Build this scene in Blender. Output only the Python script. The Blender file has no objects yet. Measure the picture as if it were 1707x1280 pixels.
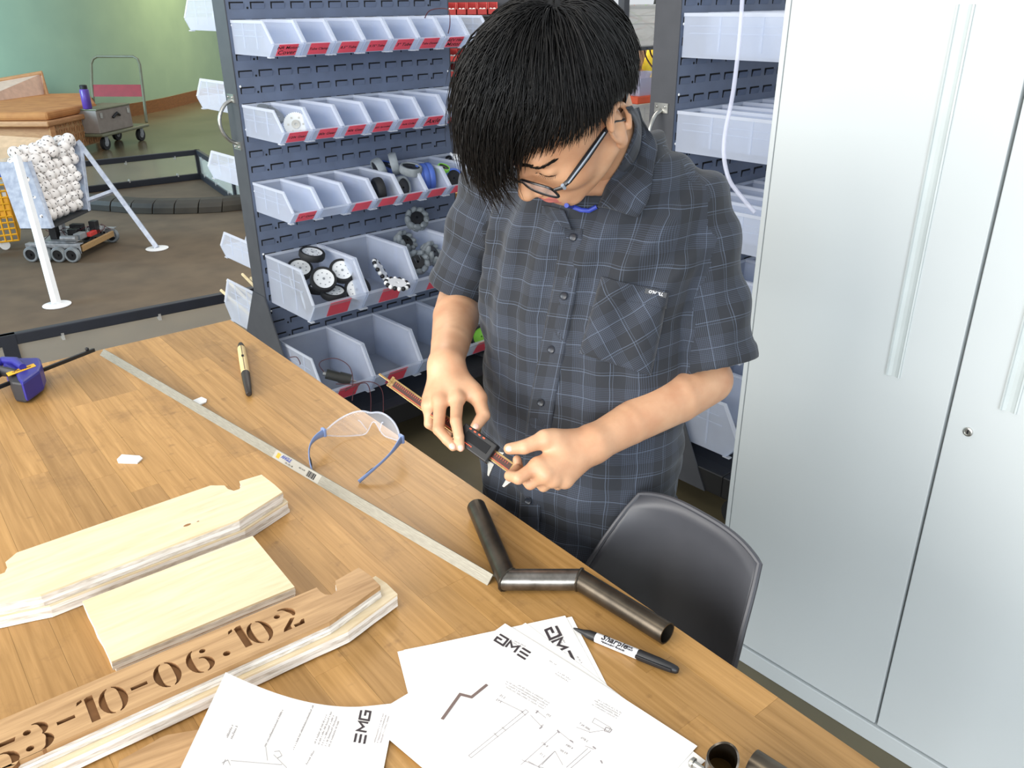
import bpy, bmesh, math, random
import numpy as np
from mathutils import Vector, Matrix
from mathutils.bvhtree import BVHTree

random.seed(7)
RNG = np.random.default_rng(7)
SC = bpy.context.scene
COL = SC.collection
PI = math.pi

# ------------------------------------------------------------------ camera
CAM_H = 1.6165
FPX = 1392.0
TH = math.atan(640 / FPX)
YAW = math.radians(48.5)
ROLL = math.radians(-0.59)
_fw = np.array([math.cos(YAW) * math.cos(TH), math.sin(YAW) * math.cos(TH), -math.sin(TH)])
_r0 = np.array([math.sin(YAW), -math.cos(YAW), 0.0])
_u0 = np.cross(_r0, _fw)
_R = math.cos(ROLL) * _r0 + math.sin(ROLL) * _u0
_U = -math.sin(ROLL) * _r0 + math.cos(ROLL) * _u0
EYE = np.array([0, 0, CAM_H])
cam_d = bpy.data.cameras.new('camera')
cam_d.sensor_width = 36.0
cam_d.lens = 36.0 * FPX / 1707.0
cam_d.clip_start = 0.02
cam = bpy.data.objects.new('camera', cam_d)
COL.objects.link(cam)
cam.matrix_world = Matrix(((_R[0], _U[0], -_fw[0], 0), (_R[1], _U[1], -_fw[1], 0),
                           (_R[2], _U[2], -_fw[2], CAM_H), (0, 0, 0, 1)))
SC.camera = cam

# ------------------------------------------------------------------ world, lights, exposure
SC.view_settings.view_transform = 'Standard'
SC.view_settings.look = 'None'
SC.view_settings.gamma = 1.0
SC.view_settings.use_curve_mapping = False
SC.view_settings.exposure = 0.0
SC.cycles.transparent_max_bounces = 24
SC.cycles.max_bounces = 8
SC.cycles.use_denoising = True
wd = bpy.data.worlds.new('room_light')
SC.world = wd
wd.use_nodes = True
wd.node_tree.nodes['Background'].inputs['Color'].default_value = (0.90, 0.95, 1.0, 1)
wd.node_tree.nodes['Background'].inputs['Strength'].default_value = 0.80


def area(name, loc, target, size, power, color, spread=180):
    d = bpy.data.lights.new(name, 'AREA')
    d.shape = 'RECTANGLE'
    d.size, d.size_y = size
    d.energy = power
    d.color = color
    d.spread = math.radians(spread)
    o = bpy.data.objects.new(name, d)
    COL.objects.link(o)
    o.location = loc
    o.rotation_euler = (Vector(target) - Vector(loc)).to_track_quat('-Z', 'Y').to_euler()
    return o


# daylight from the window wall on the left, a warm downlight in the far corner, added fills over bench and racks
area('window_light', (-3.4, 1.7, 2.3), (0.3, 0.9, 0.9), (3.6, 2.2), 235, (1.0, 0.96, 0.90))
area('side_window_light', (-3.2, -2.4, 1.9), (1.4, 0.6, 0.8), (4.0, 2.4), 300, (0.86, 0.93, 1.0))
area('bench_fill', (-0.35, 1.0, 2.9), (-0.1, 1.0, 0.9), (1.2, 0.5), 14, (1.0, 0.90, 0.74))  # added fill brightening the left end of the bench, no fixture there
area('far_window_light', (-3.2, 10.4, 2.6), (4.0, 13.5, 1.0), (3.0, 2.0), 720, (0.50, 0.78, 1.0))
area('far_downlight', (6.6, 14.2, 3.3), (6.9, 14.9, 0.0), (0.6, 0.6), 90, (1.0, 0.86, 0.45))
area('back_room_fill', (3.2, 4.4, 3.0), (2.6, 3.4, 0.8), (1.8, 1.8), 75, (1.0, 0.92, 0.8))  # added fill that lifts the dark bin racks, no fixture behind it


# ------------------------------------------------------------------ picture ray helpers (real points at real heights / depths)
def ray(px, py):
    d = _fw * FPX + _R * (px - 853.5) - _U * (py - 640.0)
    return d / np.linalg.norm(d)


def P(px, py, z):
    d = ray(px, py)
    return Vector(EYE + d * ((z - CAM_H) / d[2]))


def PX(px, py, x):
    d = ray(px, py)
    return Vector(EYE + d * (x / d[0]))


def PY(px, py, y):
    d = ray(px, py)
    return Vector(EYE + d * (y / d[1]))


def PD(px, py, D):
    d = ray(px, py)
    return Vector(EYE + d * (D / float(np.dot(d, _fw))))


# ------------------------------------------------------------------ materials
def new_mat(name):
    m = bpy.data.materials.new(name)
    m.use_nodes = True
    nt = m.node_tree
    b = nt.nodes['Principled BSDF']
    return m, nt, b


def N(nt, typ, **kw):
    n = nt.nodes.new(typ)
    for k, v in kw.items():
        if k.startswith('in_'):
            key = k[3:]
            n.inputs[int(key) if key.isdigit() else key.replace('_', ' ')].default_value = v
        else:
            setattr(n, k, v)
    return n


def lk(nt, a, b):
    nt.links.new(a, b)


def srgb(h):
    h = h.lstrip('#')
    c = [int(h[i:i + 2], 16) / 255 for i in (0, 2, 4)]
    return tuple((x / 12.92 if x <= .04045 else ((x + .055) / 1.055) ** 2.4) for x in c) + (1,)


def noise_mat(name, c1, c2, rough=0.5, metal=0.0, scale=8.0, stretch=(1, 1, 1), bump=0.0, detail=4.0,
              coords='Object', spec=0.5, coat=0.0, contrast=(0.3, 0.7)):
    m, nt, b = new_mat(name)
    tc = N(nt, 'ShaderNodeTexCoord')
    mp = N(nt, 'ShaderNodeMapping')
    mp.inputs['Scale'].default_value = stretch
    lk(nt, tc.outputs[coords], mp.inputs['Vector'])
    no = N(nt, 'ShaderNodeTexNoise')
    no.inputs['Scale'].default_value = scale
    no.inputs['Detail'].default_value = detail
    lk(nt, mp.outputs[0], no.inputs['Vector'])
    cr = N(nt, 'ShaderNodeValToRGB')
    cr.color_ramp.elements[0].position, cr.color_ramp.elements[1].position = contrast
    cr.color_ramp.elements[0].color = srgb(c1) if isinstance(c1, str) else c1
    cr.color_ramp.elements[1].color = srgb(c2) if isinstance(c2, str) else c2
    lk(nt, no.outputs['Fac'], cr.inputs[0])
    lk(nt, cr.outputs[0], b.inputs['Base Color'])
    b.inputs['Roughness'].default_value = rough
    b.inputs['Metallic'].default_value = metal
    b.inputs['Specular IOR Level'].default_value = spec
    b.inputs['Coat Weight'].default_value = coat
    if bump:
        bp = N(nt, 'ShaderNodeBump')
        bp.inputs['Strength'].default_value = bump
        bp.inputs['Distance'].default_value = 0.002
        lk(nt, no.outputs['Fac'], bp.inputs['Height'])
        lk(nt, bp.outputs[0], b.inputs['Normal'])
    return m


def vary(h, k):
    h = h.lstrip('#')
    c = [max(0, min(255, int(int(h[i:i + 2], 16) * k))) for i in (0, 2, 4)]
    return '#%02x%02x%02x' % tuple(c)


def plain(name, h, rough=0.5, metal=0.0, v=0.05, scale=14, **kw):
    """near-uniform colour with slight procedural mottling"""
    return noise_mat(name, vary(h, 1 - v), vary(h, 1 + v), rough, metal, scale, **kw)


def translucent_mat(name, h, alpha=0.55, rough=0.35, gloss=0.12):
    m, nt, b = new_mat(name)
    out = nt.nodes['Material Output']
    nt.nodes.remove(b)
    c = srgb(h)
    tc = N(nt, 'ShaderNodeTexCoord')
    no = N(nt, 'ShaderNodeTexNoise')
    no.inputs['Scale'].default_value = 9
    lk(nt, tc.outputs['Object'], no.inputs['Vector'])
    mr = N(nt, 'ShaderNodeMapRange')
    mr.inputs['To Min'].default_value = alpha - 0.05
    mr.inputs['To Max'].default_value = alpha + 0.05
    lk(nt, no.outputs['Fac'], mr.inputs['Value'])
    df = N(nt, 'ShaderNodeBsdfDiffuse'); df.inputs['Color'].default_value = c
    tl = N(nt, 'ShaderNodeBsdfTranslucent'); tl.inputs['Color'].default_value = c
    mx = N(nt, 'ShaderNodeMixShader'); mx.inputs[0].default_value = 0.45
    lk(nt, df.outputs[0], mx.inputs[1]); lk(nt, tl.outputs[0], mx.inputs[2])
    gl = N(nt, 'ShaderNodeBsdfGlossy'); gl.inputs['Roughness'].default_value = rough
    mg = N(nt, 'ShaderNodeMixShader'); mg.inputs[0].default_value = gloss
    lk(nt, mx.outputs[0], mg.inputs[1]); lk(nt, gl.outputs[0], mg.inputs[2])
    tr = N(nt, 'ShaderNodeBsdfTransparent'); tr.inputs['Color'].default_value = (0.93, 0.96, 1, 1)
    ma = N(nt, 'ShaderNodeMixShader')
    lk(nt, mr.outputs[0], ma.inputs[0])
    lk(nt, tr.outputs[0], ma.inputs[1]); lk(nt, mg.outputs[0], ma.inputs[2])
    lk(nt, ma.outputs[0], out.inputs['Surface'])
    return m


def wood_mat(name, c1, c2, scale=30, stretch=(1, 12, 1), rough=0.6, random_tint=0.0, stain=0.0, bump=0.08, axis='X'):
    """grain runs along the local axis; optional per-object tint and world-space stains"""
    m, nt, b = new_mat(name)
    tc = N(nt, 'ShaderNodeTexCoord')
    oi = N(nt, 'ShaderNodeObjectInfo')
    mp = N(nt, 'ShaderNodeMapping')
    mp.inputs['Scale'].default_value = stretch
    add = N(nt, 'ShaderNodeVectorMath', operation='ADD')
    mul = N(nt, 'ShaderNodeMath', operation='MULTIPLY'); mul.inputs[1].default_value = 37.0
    lk(nt, oi.outputs['Random'], mul.inputs[0])
    cb = N(nt, 'ShaderNodeCombineXYZ')
    lk(nt, mul.outputs[0], cb.inputs[0]); lk(nt, mul.outputs[0], cb.inputs[1]); lk(nt, mul.outputs[0], cb.inputs[2])
    lk(nt, tc.outputs['Object'], add.inputs[0]); lk(nt, cb.outputs[0], add.inputs[1])
    lk(nt, add.outputs[0], mp.inputs['Vector'])
    no = N(nt, 'ShaderNodeTexNoise'); no.inputs['Scale'].default_value = scale
    no.inputs['Detail'].default_value = 5; no.inputs['Roughness'].default_value = 0.6
    no.inputs['Distortion'].default_value = 0.6
    lk(nt, mp.outputs[0], no.inputs['Vector'])
    cr = N(nt, 'ShaderNodeValToRGB')
    cr.color_ramp.elements[0].position = 0.3; cr.color_ramp.elements[1].position = 0.72
    cr.color_ramp.elements[0].color = srgb(c1); cr.color_ramp.elements[1].color = srgb(c2)
    lk(nt, no.outputs['Fac'], cr.inputs[0])
    col = cr.outputs[0]
    if random_tint:
        mr = N(nt, 'ShaderNodeMapRange')
        mr.inputs['To Min'].default_value = 1 - random_tint; mr.inputs['To Max'].default_value = 1 + random_tint * 0.6
        lk(nt, oi.outputs['Random'], mr.inputs['Value'])
        hs = N(nt, 'ShaderNodeHueSaturation')
        lk(nt, mr.outputs[0], hs.inputs['Value']); lk(nt, col, hs.inputs['Color'])
        col = hs.outputs[0]
    if stain:
        ge = N(nt, 'ShaderNodeNewGeometry')
        n2 = N(nt, 'ShaderNodeTexNoise'); n2.inputs['Scale'].default_value = 5.5; n2.inputs['Detail'].default_value = 6
        n2.inputs['Roughness'].default_value = 0.80
        lk(nt, ge.outputs['Position'], n2.inputs['Vector'])
        r2 = N(nt, 'ShaderNodeValToRGB')
        r2.color_ramp.elements[0].position = 0.55; r2.color_ramp.elements[1].position = 0.80
        r2.color_ramp.elements[0].color = (0, 0, 0, 1); r2.color_ramp.elements[1].color = (1, 1, 1, 1)
        lk(nt, n2.outputs['Fac'], r2.inputs[0])
        n3 = N(nt, 'ShaderNodeTexNoise'); n3.inputs['Scale'].default_value = 38; n3.inputs['Detail'].default_value = 4
        lk(nt, ge.outputs['Position'], n3.inputs['Vector'])
        r3 = N(nt, 'ShaderNodeValToRGB')
        r3.color_ramp.elements[0].position = 0.66; r3.color_ramp.elements[1].position = 0.75
        r3.color_ramp.elements[0].color = (0, 0, 0, 1); r3.color_ramp.elements[1].color = (.6, .6, .6, 1)
        lk(nt, n3.outputs['Fac'], r3.inputs[0])
        ad = N(nt, 'ShaderNodeMix', data_type='RGBA', blend_type='ADD'); ad.inputs[0].default_value = 1
        lk(nt, r2.outputs[0], ad.inputs[6]); lk(nt, r3.outputs[0], ad.inputs[7])
        ms = N(nt, 'ShaderNodeMath', operation='MULTIPLY'); ms.inputs[1].default_value = stain
        lk(nt, ad.outputs[2], ms.inputs[0])
        mx = N(nt, 'ShaderNodeMix', data_type='RGBA', blend_type='MIX')
        mx.inputs[7].default_value = srgb('#6b4a26')
        lk(nt, ms.outputs[0], mx.inputs[0]); lk(nt, col, mx.inputs[6])
        col = mx.outputs[2]
    lk(nt, col, b.inputs['Base Color'])
    b.inputs['Roughness'].default_value = rough
    if bump:
        bp = N(nt, 'ShaderNodeBump'); bp.inputs['Strength'].default_value = bump; bp.inputs['Distance'].default_value = 0.001
        lk(nt, no.outputs['Fac'], bp.inputs['Height']); lk(nt, bp.outputs[0], b.inputs['Normal'])
    return m


def clear_mat(name, h='#eef6ff', alpha=0.16, rough=0.03, edge=0.85):
    m, nt, b = new_mat(name)
    out = nt.nodes['Material Output']
    b.inputs['Base Color'].default_value = srgb(h)
    b.inputs['Roughness'].default_value = rough
    b.inputs['Specular IOR Level'].default_value = 0.8
    lw = N(nt, 'ShaderNodeLayerWeight'); lw.inputs['Blend'].default_value = 0.25
    mr = N(nt, 'ShaderNodeMapRange')
    mr.inputs['To Min'].default_value = alpha; mr.inputs['To Max'].default_value = edge
    lk(nt, lw.outputs['Facing'], mr.inputs['Value'])
    tr = N(nt, 'ShaderNodeBsdfTransparent')
    mx = N(nt, 'ShaderNodeMixShader')
    lk(nt, mr.outputs[0], mx.inputs[0])
    lk(nt, tr.outputs[0], mx.inputs[1]); lk(nt, b.outputs[0], mx.inputs[2])
    lk(nt, mx.outputs[0], out.inputs['Surface'])
    return m


M = {}
M['rack'] = plain('rack_blue_grey_steel', '#626c80', 0.42, 0.0, spec=0.5)
M['rack_dark'] = plain('rack_side_charcoal', '#45474c', 0.5)
M['black'] = plain('black_plastic', '#17181b', 0.45)
M['void'] = plain('slot_dark', '#0c0d10', 0.9)
M['rubber'] = plain('black_rubber', '#1d1e20', 0.7)
M['bin'] = translucent_mat('bin_frosted_plastic', '#eff3fc', 0.38)
M['bin_rim'] = translucent_mat('bin_rim_plastic', '#f2f5fb', 0.66)
M['tote'] = translucent_mat('tote_frosted_plastic', '#e4e2dd', 0.62)
M['card'] = plain('red_card', '#f0566a', 0.6, v=0.04)
M['ink'] = plain('black_ink', '#1a1518', 0.7)
M['steel'] = noise_mat('zinc_steel', '#9c9c98', '#c9c8c2', 0.32, 0.9, 20)
M['alu'] = noise_mat('brushed_aluminium', '#8f8a7e', '#aaa596', 0.5, 0.55, 60, (1, 14, 14))
M['white_plastic'] = plain('white_plastic', '#eef0f0', 0.45, v=0.03)
M['white_paint'] = plain('white_powder_coat', '#c2c7c7', 0.6, v=0.008, scale=3)
M['off_white'] = plain('pale_grey_paint', '#d3d7d6', 0.45, v=0.02)
M['grey_plastic'] = plain('grey_plastic', '#8d9296', 0.5)
M['blue'] = plain('blue_rubber', '#3b58a8', 0.5)
M['green'] = plain('green_plastic', '#7ec843', 0.5)
M['red'] = plain('red_plastic', '#c33a35', 0.5)
M['yellow'] = plain('yellow_plastic', '#f0b52a', 0.5)


# ------------------------------------------------------------------ mesh builder
def orient(a, b):
    a, b = Vector(a), Vector(b)
    q = (b - a).to_track_quat('Z', 'Y')
    return Matrix.Translation(a) @ q.to_matrix().to_4x4()


class MB:
    def __init__(s):
        s.v, s.f, s.mi, s.m = [], [], [], 0

    def add(s, verts, faces, X=None):
        o = len(s.v)
        if X is not None:
            verts = [X @ Vector(v) for v in verts]
        s.v += [tuple(v) for v in verts]
        s.f += [tuple(i + o for i in f) for f in faces]
        s.mi += [s.m] * len(faces)
        return s

    def mat(s, i):
        s.m = i
        return s

    def box(s, c, sz, X=None):
        x, y, z = (k / 2 for k in sz)
        vs = [(c[0] + i * x, c[1] + j * y, c[2] + k * z) for i in (-1, 1) for j in (-1, 1) for k in (-1, 1)]
        return s.add(vs, [(0, 1, 3, 2), (4, 6, 7, 5), (0, 4, 5, 1), (2, 3, 7, 6), (0, 2, 6, 4), (1, 5, 7, 3)], X)

    def span(s, a, b, X=None):
        return s.box([(a[i] + b[i]) / 2 for i in range(3)], [abs(b[i] - a[i]) for i in range(3)], X)

    def prism(s, pts, z0, z1, X=None):
        n = len(pts)
        vs = [(p[0], p[1], z0) for p in pts] + [(p[0], p[1], z1) for p in pts]
        fs = [tuple(range(n))[::-1], tuple(range(n, 2 * n))] + [(i, (i + 1) % n, n + (i + 1) % n, n + i) for i in range(n)]
        return s.add(vs, fs, X)

    def loft(s, rings, cap=True, closed=True, X=None):
        n = len(rings[0])
        vs = [v for r in rings for v in r]
        fs = []
        for i in range(len(rings) - 1):
            for j in range(n if closed else n - 1):
                k = (j + 1) % n
                fs.append((i * n + j, i * n + k, (i + 1) * n + k, (i + 1) * n + j))
        if cap and closed:
            fs.append(tuple(range(n))[::-1])
            fs.append(tuple(range((len(rings) - 1) * n, len(rings) * n)))
        return s.add(vs, fs, X)

    def tube(s, path, r, n=8, cap=True, loop=False, flat=None, X=None):
        pts = [Vector(p) for p in path]
        m = len(pts)
        rr = r if isinstance(r, (list, tuple)) else [r] * m
        rings, prev = [], None
        for i, p in enumerate(pts):
            if loop:
                t = pts[(i + 1) % m] - pts[i - 1]
            else:
                t = pts[min(i + 1, m - 1)] - pts[max(i - 1, 0)]
            t.normalize()
            if prev is None:
                up = Vector((0, 0, 1)) if abs(t.z) < 0.9 else Vector((1, 0, 0))
                a = t.cross(up).normalized()
            else:
                a = (prev - t * prev.dot(t)).normalized()
            prev = a
            b = t.cross(a)
            fx, fy = flat if flat else (1, 1)
            rings.append([p + (a * math.cos(2 * PI * k / n) * fx + b * math.sin(2 * PI * k / n) * fy) * rr[i] for k in range(n)])
        if loop:
            rings.append(rings[0])
            return s.loft(rings, cap=False, X=X)
        return s.loft(rings, cap=cap, X=X)

    def cyl(s, a, b, r, r2=None, n=16, cap=True):
        return s.tube([a, b], [r, r if r2 is None else r2], n, cap)

    def lathe(s, prof, n=20, X=None, cap=True):
        rings = [[(r * math.cos(2 * PI * k / n), r * math.sin(2 * PI * k / n), z) for k in range(n)] for r, z in prof]
        return s.loft(rings, cap=cap, X=X)

    def ball(s, c, r, nu=12, nv=8, sc=(1, 1, 1), X=None):
        rings = []
        for i in range(1, nv):
            a = PI * i / nv
            rings.append([(c[0] + r * sc[0] * math.sin(a) * math.cos(2 * PI * k / nu), c[1] + r * sc[1] * math.sin(a) * math.sin(2 * PI * k / nu),
                           c[2] - r * sc[2] * math.cos(a)) for k in range(nu)])
        o = [v for rg in rings for v in rg]
        n = nu
        vs = o + [(c[0], c[1], c[2] - r * sc[2]), (c[0], c[1], c[2] + r * sc[2])]
        fs = [(i * n + j, i * n + (j + 1) % n, (i + 1) * n + (j + 1) % n, (i + 1) * n + j) for i in range(len(rings) - 1) for j in range(n)]
        b, t = len(o), len(o) + 1
        fs += [(b, (j + 1) % n, j) for j in range(n)]
        L = (len(rings) - 1) * n
        fs += [(t, L + j, L + (j + 1) % n) for j in range(n)]
        return s.add(vs, fs, X)

    def mesh(s, name, mats, smooth=False, angle=40, fix=True):
        me = bpy.data.meshes.new(name)
        me.from_pydata(s.v, [], s.f)
        for m in (mats if isinstance(mats, (list, tuple)) else [mats]):
            me.materials.append(m)
        if max(s.mi or [0]) > 0:
            me.polygons.foreach_set('material_index', s.mi)
        if fix:
            bm = bmesh.new(); bm.from_mesh(me)
            bmesh.ops.recalc_face_normals(bm, faces=bm.faces)
            bm.to_mesh(me); bm.free()
        if smooth:
            me.polygons.foreach_set('use_smooth', [True] * len(me.polygons))
            if angle < 179:
                me.set_sharp_from_angle(angle=math.radians(angle))
        me.update()
        return me

    def build(s, name, mats, parent=None, smooth=False, angle=40, world=False, bevel=0.0, solid=0.0, fix=True, seg=2):
        """world=True: coordinates are world; they are moved into the parent's frame, or the origin to the base."""
        if world:
            if parent is not None:
                Mi = wmat(parent).inverted()
                s.v = [tuple(Mi @ Vector(v)) for v in s.v]
                o_loc = None
            else:
                xs = np.array(s.v)
                o_loc = ((xs[:, 0].min() + xs[:, 0].max()) / 2, (xs[:, 1].min() + xs[:, 1].max()) / 2, xs[:, 2].min())
                s.v = [(v[0] - o_loc[0], v[1] - o_loc[1], v[2] - o_loc[2]) for v in s.v]
        me = s.mesh(name, mats, smooth, angle, fix)
        o = bpy.data.objects.new(name, me)
        COL.objects.link(o)
        if parent is not None:
            o.parent = parent
        elif world:
            o.location = o_loc
        if solid:
            md = o.modifiers.new('thick', 'SOLIDIFY'); md.thickness = solid; md.offset = 0
        if bevel:
            md = o.modifiers.new('bevel', 'BEVEL'); md.width = bevel; md.segments = seg; md.limit_method = 'ANGLE'
            md.angle_limit = math.radians(35)
        return o


def wmat(o):
    Mx = o.matrix_basis.copy()
    while o.parent is not None:
        o = o.parent
        Mx = o.matrix_basis @ Mx
    return Mx


def tag(o, label, cat, group=None, kind=None):
    o['label'] = label
    o['category'] = cat
    if group: o['group'] = group
    if kind: o['kind'] = kind
    return o


def thing(name, label, cat, loc=(0, 0, 0), rz=0.0, group=None, rot=None):
    o = bpy.data.objects.new(name, None)
    o.empty_display_size = 0.05
    COL.objects.link(o)
    o.location = loc
    o.rotation_euler = rot if rot is not None else (0, 0, rz)
    return tag(o, label, cat, group)


KIDS = {}


def copy_tree(src, loc=None, rz=None, label=None, group=None, parent=None):
    c = src.copy()
    COL.objects.link(c)
    if parent is not None:
        c.parent = parent
    else:
        if loc is not None: c.location = loc
        if rz is not None: c.rotation_euler = (0, 0, rz)
        if label: c['label'] = label
        if group: c['group'] = group
    for ch in [k for k in src.children]:
        copy_tree(ch, parent=c)
    return c


def structure(o):
    o['kind'] = 'structure'
    return o


def text_strokes(s, body, size, X, mat_i=0, depth=0.0002, shear=0.0, align='CENTER', bold=0.0):
    """lettering as flat raised geometry; X maps the text plane into the builder's frame"""
    cu = bpy.data.curves.new('lettering', 'FONT')
    cu.body = body; cu.size = size; cu.extrude = depth; cu.align_x = align; cu.align_y = 'CENTER'
    cu.shear = shear; cu.offset = bold; cu.resolution_u = 2
    o = bpy.data.objects.new('lettering', cu)
    COL.objects.link(o)
    dg = bpy.context.evaluated_depsgraph_get()
    dg.update()
    me = bpy.data.meshes.new_from_object(o.evaluated_get(dg))
    vs = [v.co.copy() for v in me.vertices]
    fs = [tuple(p.vertices) for p in me.polygons]
    bpy.data.objects.remove(o); bpy.data.curves.remove(cu); bpy.data.meshes.remove(me)
    k = s.m; s.m = mat_i
    s.add(vs, fs, X)
    s.m = k


def ribbon(s, pts, w, X, h=0.0002, loop=False):
    """flat pen stroke of width w along 2-D points"""
    pts = [Vector((p[0], p[1])) for p in pts]
    n = len(pts)
    L, R_ = [], []
    for i, p in enumerate(pts):
        a = pts[i - 1] if (i > 0 or loop) else None
        b = pts[(i + 1) % n] if (i < n - 1 or loop) else None
        d1 = (p - a).normalized() if a is not None else None
        d2 = (b - p).normalized() if b is not None else None
        d = d1 if d2 is None else d2 if d1 is None else d1 + d2
        if d.length < 1e-6: d = d2
        d = d.normalized()
        nrm = Vector((-d.y, d.x))
        k = 1.0
        if d1 is not None and d2 is not None:
            k = 1 / max(0.5, nrm.dot(Vector((-d1.y, d1.x))))
        L.append(p + nrm * w / 2 * k); R_.append(p - nrm * w / 2 * k)
    rings = [[(l.x, l.y, h), (r.x, r.y, h), (r.x, r.y, 0), (l.x, l.y, 0)] for l, r in zip(L, R_)]
    if loop:
        rings.append(rings[0])
        return s.loft(rings, cap=False, X=X)
    return s.loft(rings, X=X)
# ------------------------------------------------------------------ the setting
M['floor'] = noise_mat('polished_concrete', '#5a5240', '#726a52', 0.22, 0.0, 1.6, bump=0.0, detail=8, coords='Object', spec=0.45)
b = MB(); b.span((-6, -5, -0.06), (16, 19, 0))
structure(b.build('floor', M['floor']))

WD = Vector((0.718, 0.696, 0)); WN = Vector((0.696, -0.718, 0)); WO = Vector((4.993, 14.391, 0))


def wl(t, n, z):
    return WO + WD * t + WN * n + Vector((0, 0, z))


M['wall'] = noise_mat('sage_green_paint', '#90ab93', '#99b499', 0.7, 0, 2.0, bump=0.02)
M['baseboard'] = wood_mat('stained_baseboard', '#6d4520', '#8a5a2c', 14, (1, 1, 6))
# the green wall curves round to the left
arc_n, arc_l, t_0 = 14, 3.2, 0.75
pt = wl(t_0, 0, 0); az_ = math.atan2(-WD.y, -WD.x)
curve = [wl(9, 0, 0), pt.copy()]
for k in range(arc_n):
    az_ += (PI - (math.atan2(-WD.y, -WD.x) % (2 * PI))) / arc_n
    pt = pt + Vector((math.cos(az_), math.sin(az_), 0)) * (arc_l / arc_n)
    curve.append(pt.copy())
curve.append(pt + Vector((-12, 0, 0)))


def wall_strip(th, z0, z1, off=0.0):
    nr = []
    for i, q in enumerate(curve):
        d_ = (curve[min(i + 1, len(curve) - 1)] - curve[max(i - 1, 0)]).normalized()
        nr.append(Vector((-d_.y, d_.x, 0)))
    q = MB()
    q.loft([[p + n_ * off + Vector((0, 0, z0)), p + n_ * (off - th) + Vector((0, 0, z0)), p + n_ * (off - th) + Vector((0, 0, z1)), p + n_ * off + Vector((0, 0, z1))] for p, n_ in zip(curve, nr)])
    return q



structure(wall_strip(.12, 0, 3.4).build('wall_back', M['wall'], smooth=True, angle=30))
structure(wall_strip(.02, 0, .19, .02).build('baseboard_back', M['baseboard'], smooth=True, angle=30))

# ------------------------------------------------------------------ white cabinet
cab = thing('storage_cabinet', 'tall white metal storage cabinet with two doors and long recessed pulls', 'cabinet', (1.6, 0.525, 0))
b = MB()
b.span((0.022, -0.46, 0.05), (0.47, 0.462, 1.86))
b.span((0.0, 0.4505, 0.05), (0.022, 0.462, 1.86)); b.span((0.0, -0.46, 0.05), (0.022, -0.4505, 1.86))
b.build('body', M['white_paint'], cab, bevel=0.0015)
b = MB(); b.span((-0.006, -0.462, 0.0), (0.47, 0.464, 0.05))
b.build('plinth', M['white_paint'], cab, bevel=0.002)
M['handle_grey'] = plain('pale_sage_pull', '#bcc3c2', 0.5, v=0.02)
for side in (1, -1):
    b = MB()
    y0, y1 = (0.003, 0.4485) if side > 0 else (-0.4485, -0.003)
    b.span((0.0, y0, 0.054), (0.02, y1, 1.845))
    d = b.build('door', M['white_paint'], cab, bevel=0.002)
    hy0, hy1 = (0.103, 0.131) if side > 0 else (-0.115, -0.087)
    rings = []
    prof = [(0, 0), (0.0, -0.007), (0.10, -0.0075), (0.14, -0.004), (0.35, -0.0005), (0.6, -0.0005), (0.82, -0.003), (0.9, -0.005), (1, -0.004), (1, 0)]
    for z in (0.917, 0.9185, 1.6015, 1.603):
        k = 1 if 0.918 < z < 1.602 else 0.97
        rings.append([(x * 1.0, hy1 + (hy0 - hy1) * t, z) for t, x in prof])
    b = MB(); b.loft(rings)
    b.build('pull', M['handle_grey'], d)
    if side < 0:
        b = MB()
        X = orient((0, 0.482 - 0.525, 0.852), (-0.01, 0.482 - 0.525, 0.852))
        b.lathe([(0.0, -0.001), (0.009, -0.001), (0.009, 0.003), (0.0065, 0.0042), (0.0065, 0.002), (0.0, 0.002)], 18, X, cap=False)
        b.mat(1).box((0.0, 0.0, 0.0035), (0.002, 0.007, 0.002), X)
        b.build('lock', [M['steel'], M['void']], d, smooth=True)

# ------------------------------------------------------------------ butcher block bench
TC = Vector((0.7735, 1.93, 0)); TA = math.radians(-3.0)     # far right corner
TU = Vector((math.cos(TA), math.sin(TA), 0)); TV = Vector((-math.sin(TA), math.cos(TA), 0))
TZ = 0.9
TL, TW = 1.84, 1.22
bench = thing('workbench', 'maple butcher block workbench spread with drawings, boards and tools', 'workbench', tuple(TC), TA)
M['stave'] = wood_mat('oiled_maple', '#9f763e', '#c0945a', 5, (26, 1.0, 26), 0.42, random_tint=0.19, stain=0.7, bump=0.05)
M['glue'] = plain('bench_glue_line', '#8f6d3e', 0.6)
b = MB(); b.span((-TW, -TL, TZ - 0.044), (0, 0, TZ - 0.0016))
b.build('block_core', M['glue'], bench, bevel=0.003)
SW = 0.0436
meshes = {}
nrow = 28
for r in range(nrow):
    x1 = -r * SW
    y = 0.0
    first = random.choice([0.12, 0.2, 0.28, 0.36])
    while y > -TL + 1e-6:
        ln = first if y == 0 else random.choice([0.24, 0.32, 0.40, 0.48, 0.60])
        if TL + y - ln < 0.10: ln = round(TL + y, 2)
        key = round(ln, 2)
        if key not in meshes:
            q = MB(); q.span((-SW + 0.00012, -ln + 0.0001, -0.0016), (-0.00012, -0.0001, 0))
            meshes[key] = q.mesh('plank', M['stave'])
        o = bpy.data.objects.new('plank', meshes[key])
        COL.objects.link(o); o.parent = bench
        o.location = (x1, y, TZ - random.choice([0, 0, 0.00008]))
        y -= ln
for sx in (-0.08, -TW + 0.08):
    for sy in (-0.08, -TL + 0.08):
        b = MB(); b.span((sx - 0.035, sy - 0.035, 0), (sx + 0.035, sy + 0.035, TZ - 0.044))
        b.build('leg', M['stave'], bench, bevel=0.004)
b = MB()
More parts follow.
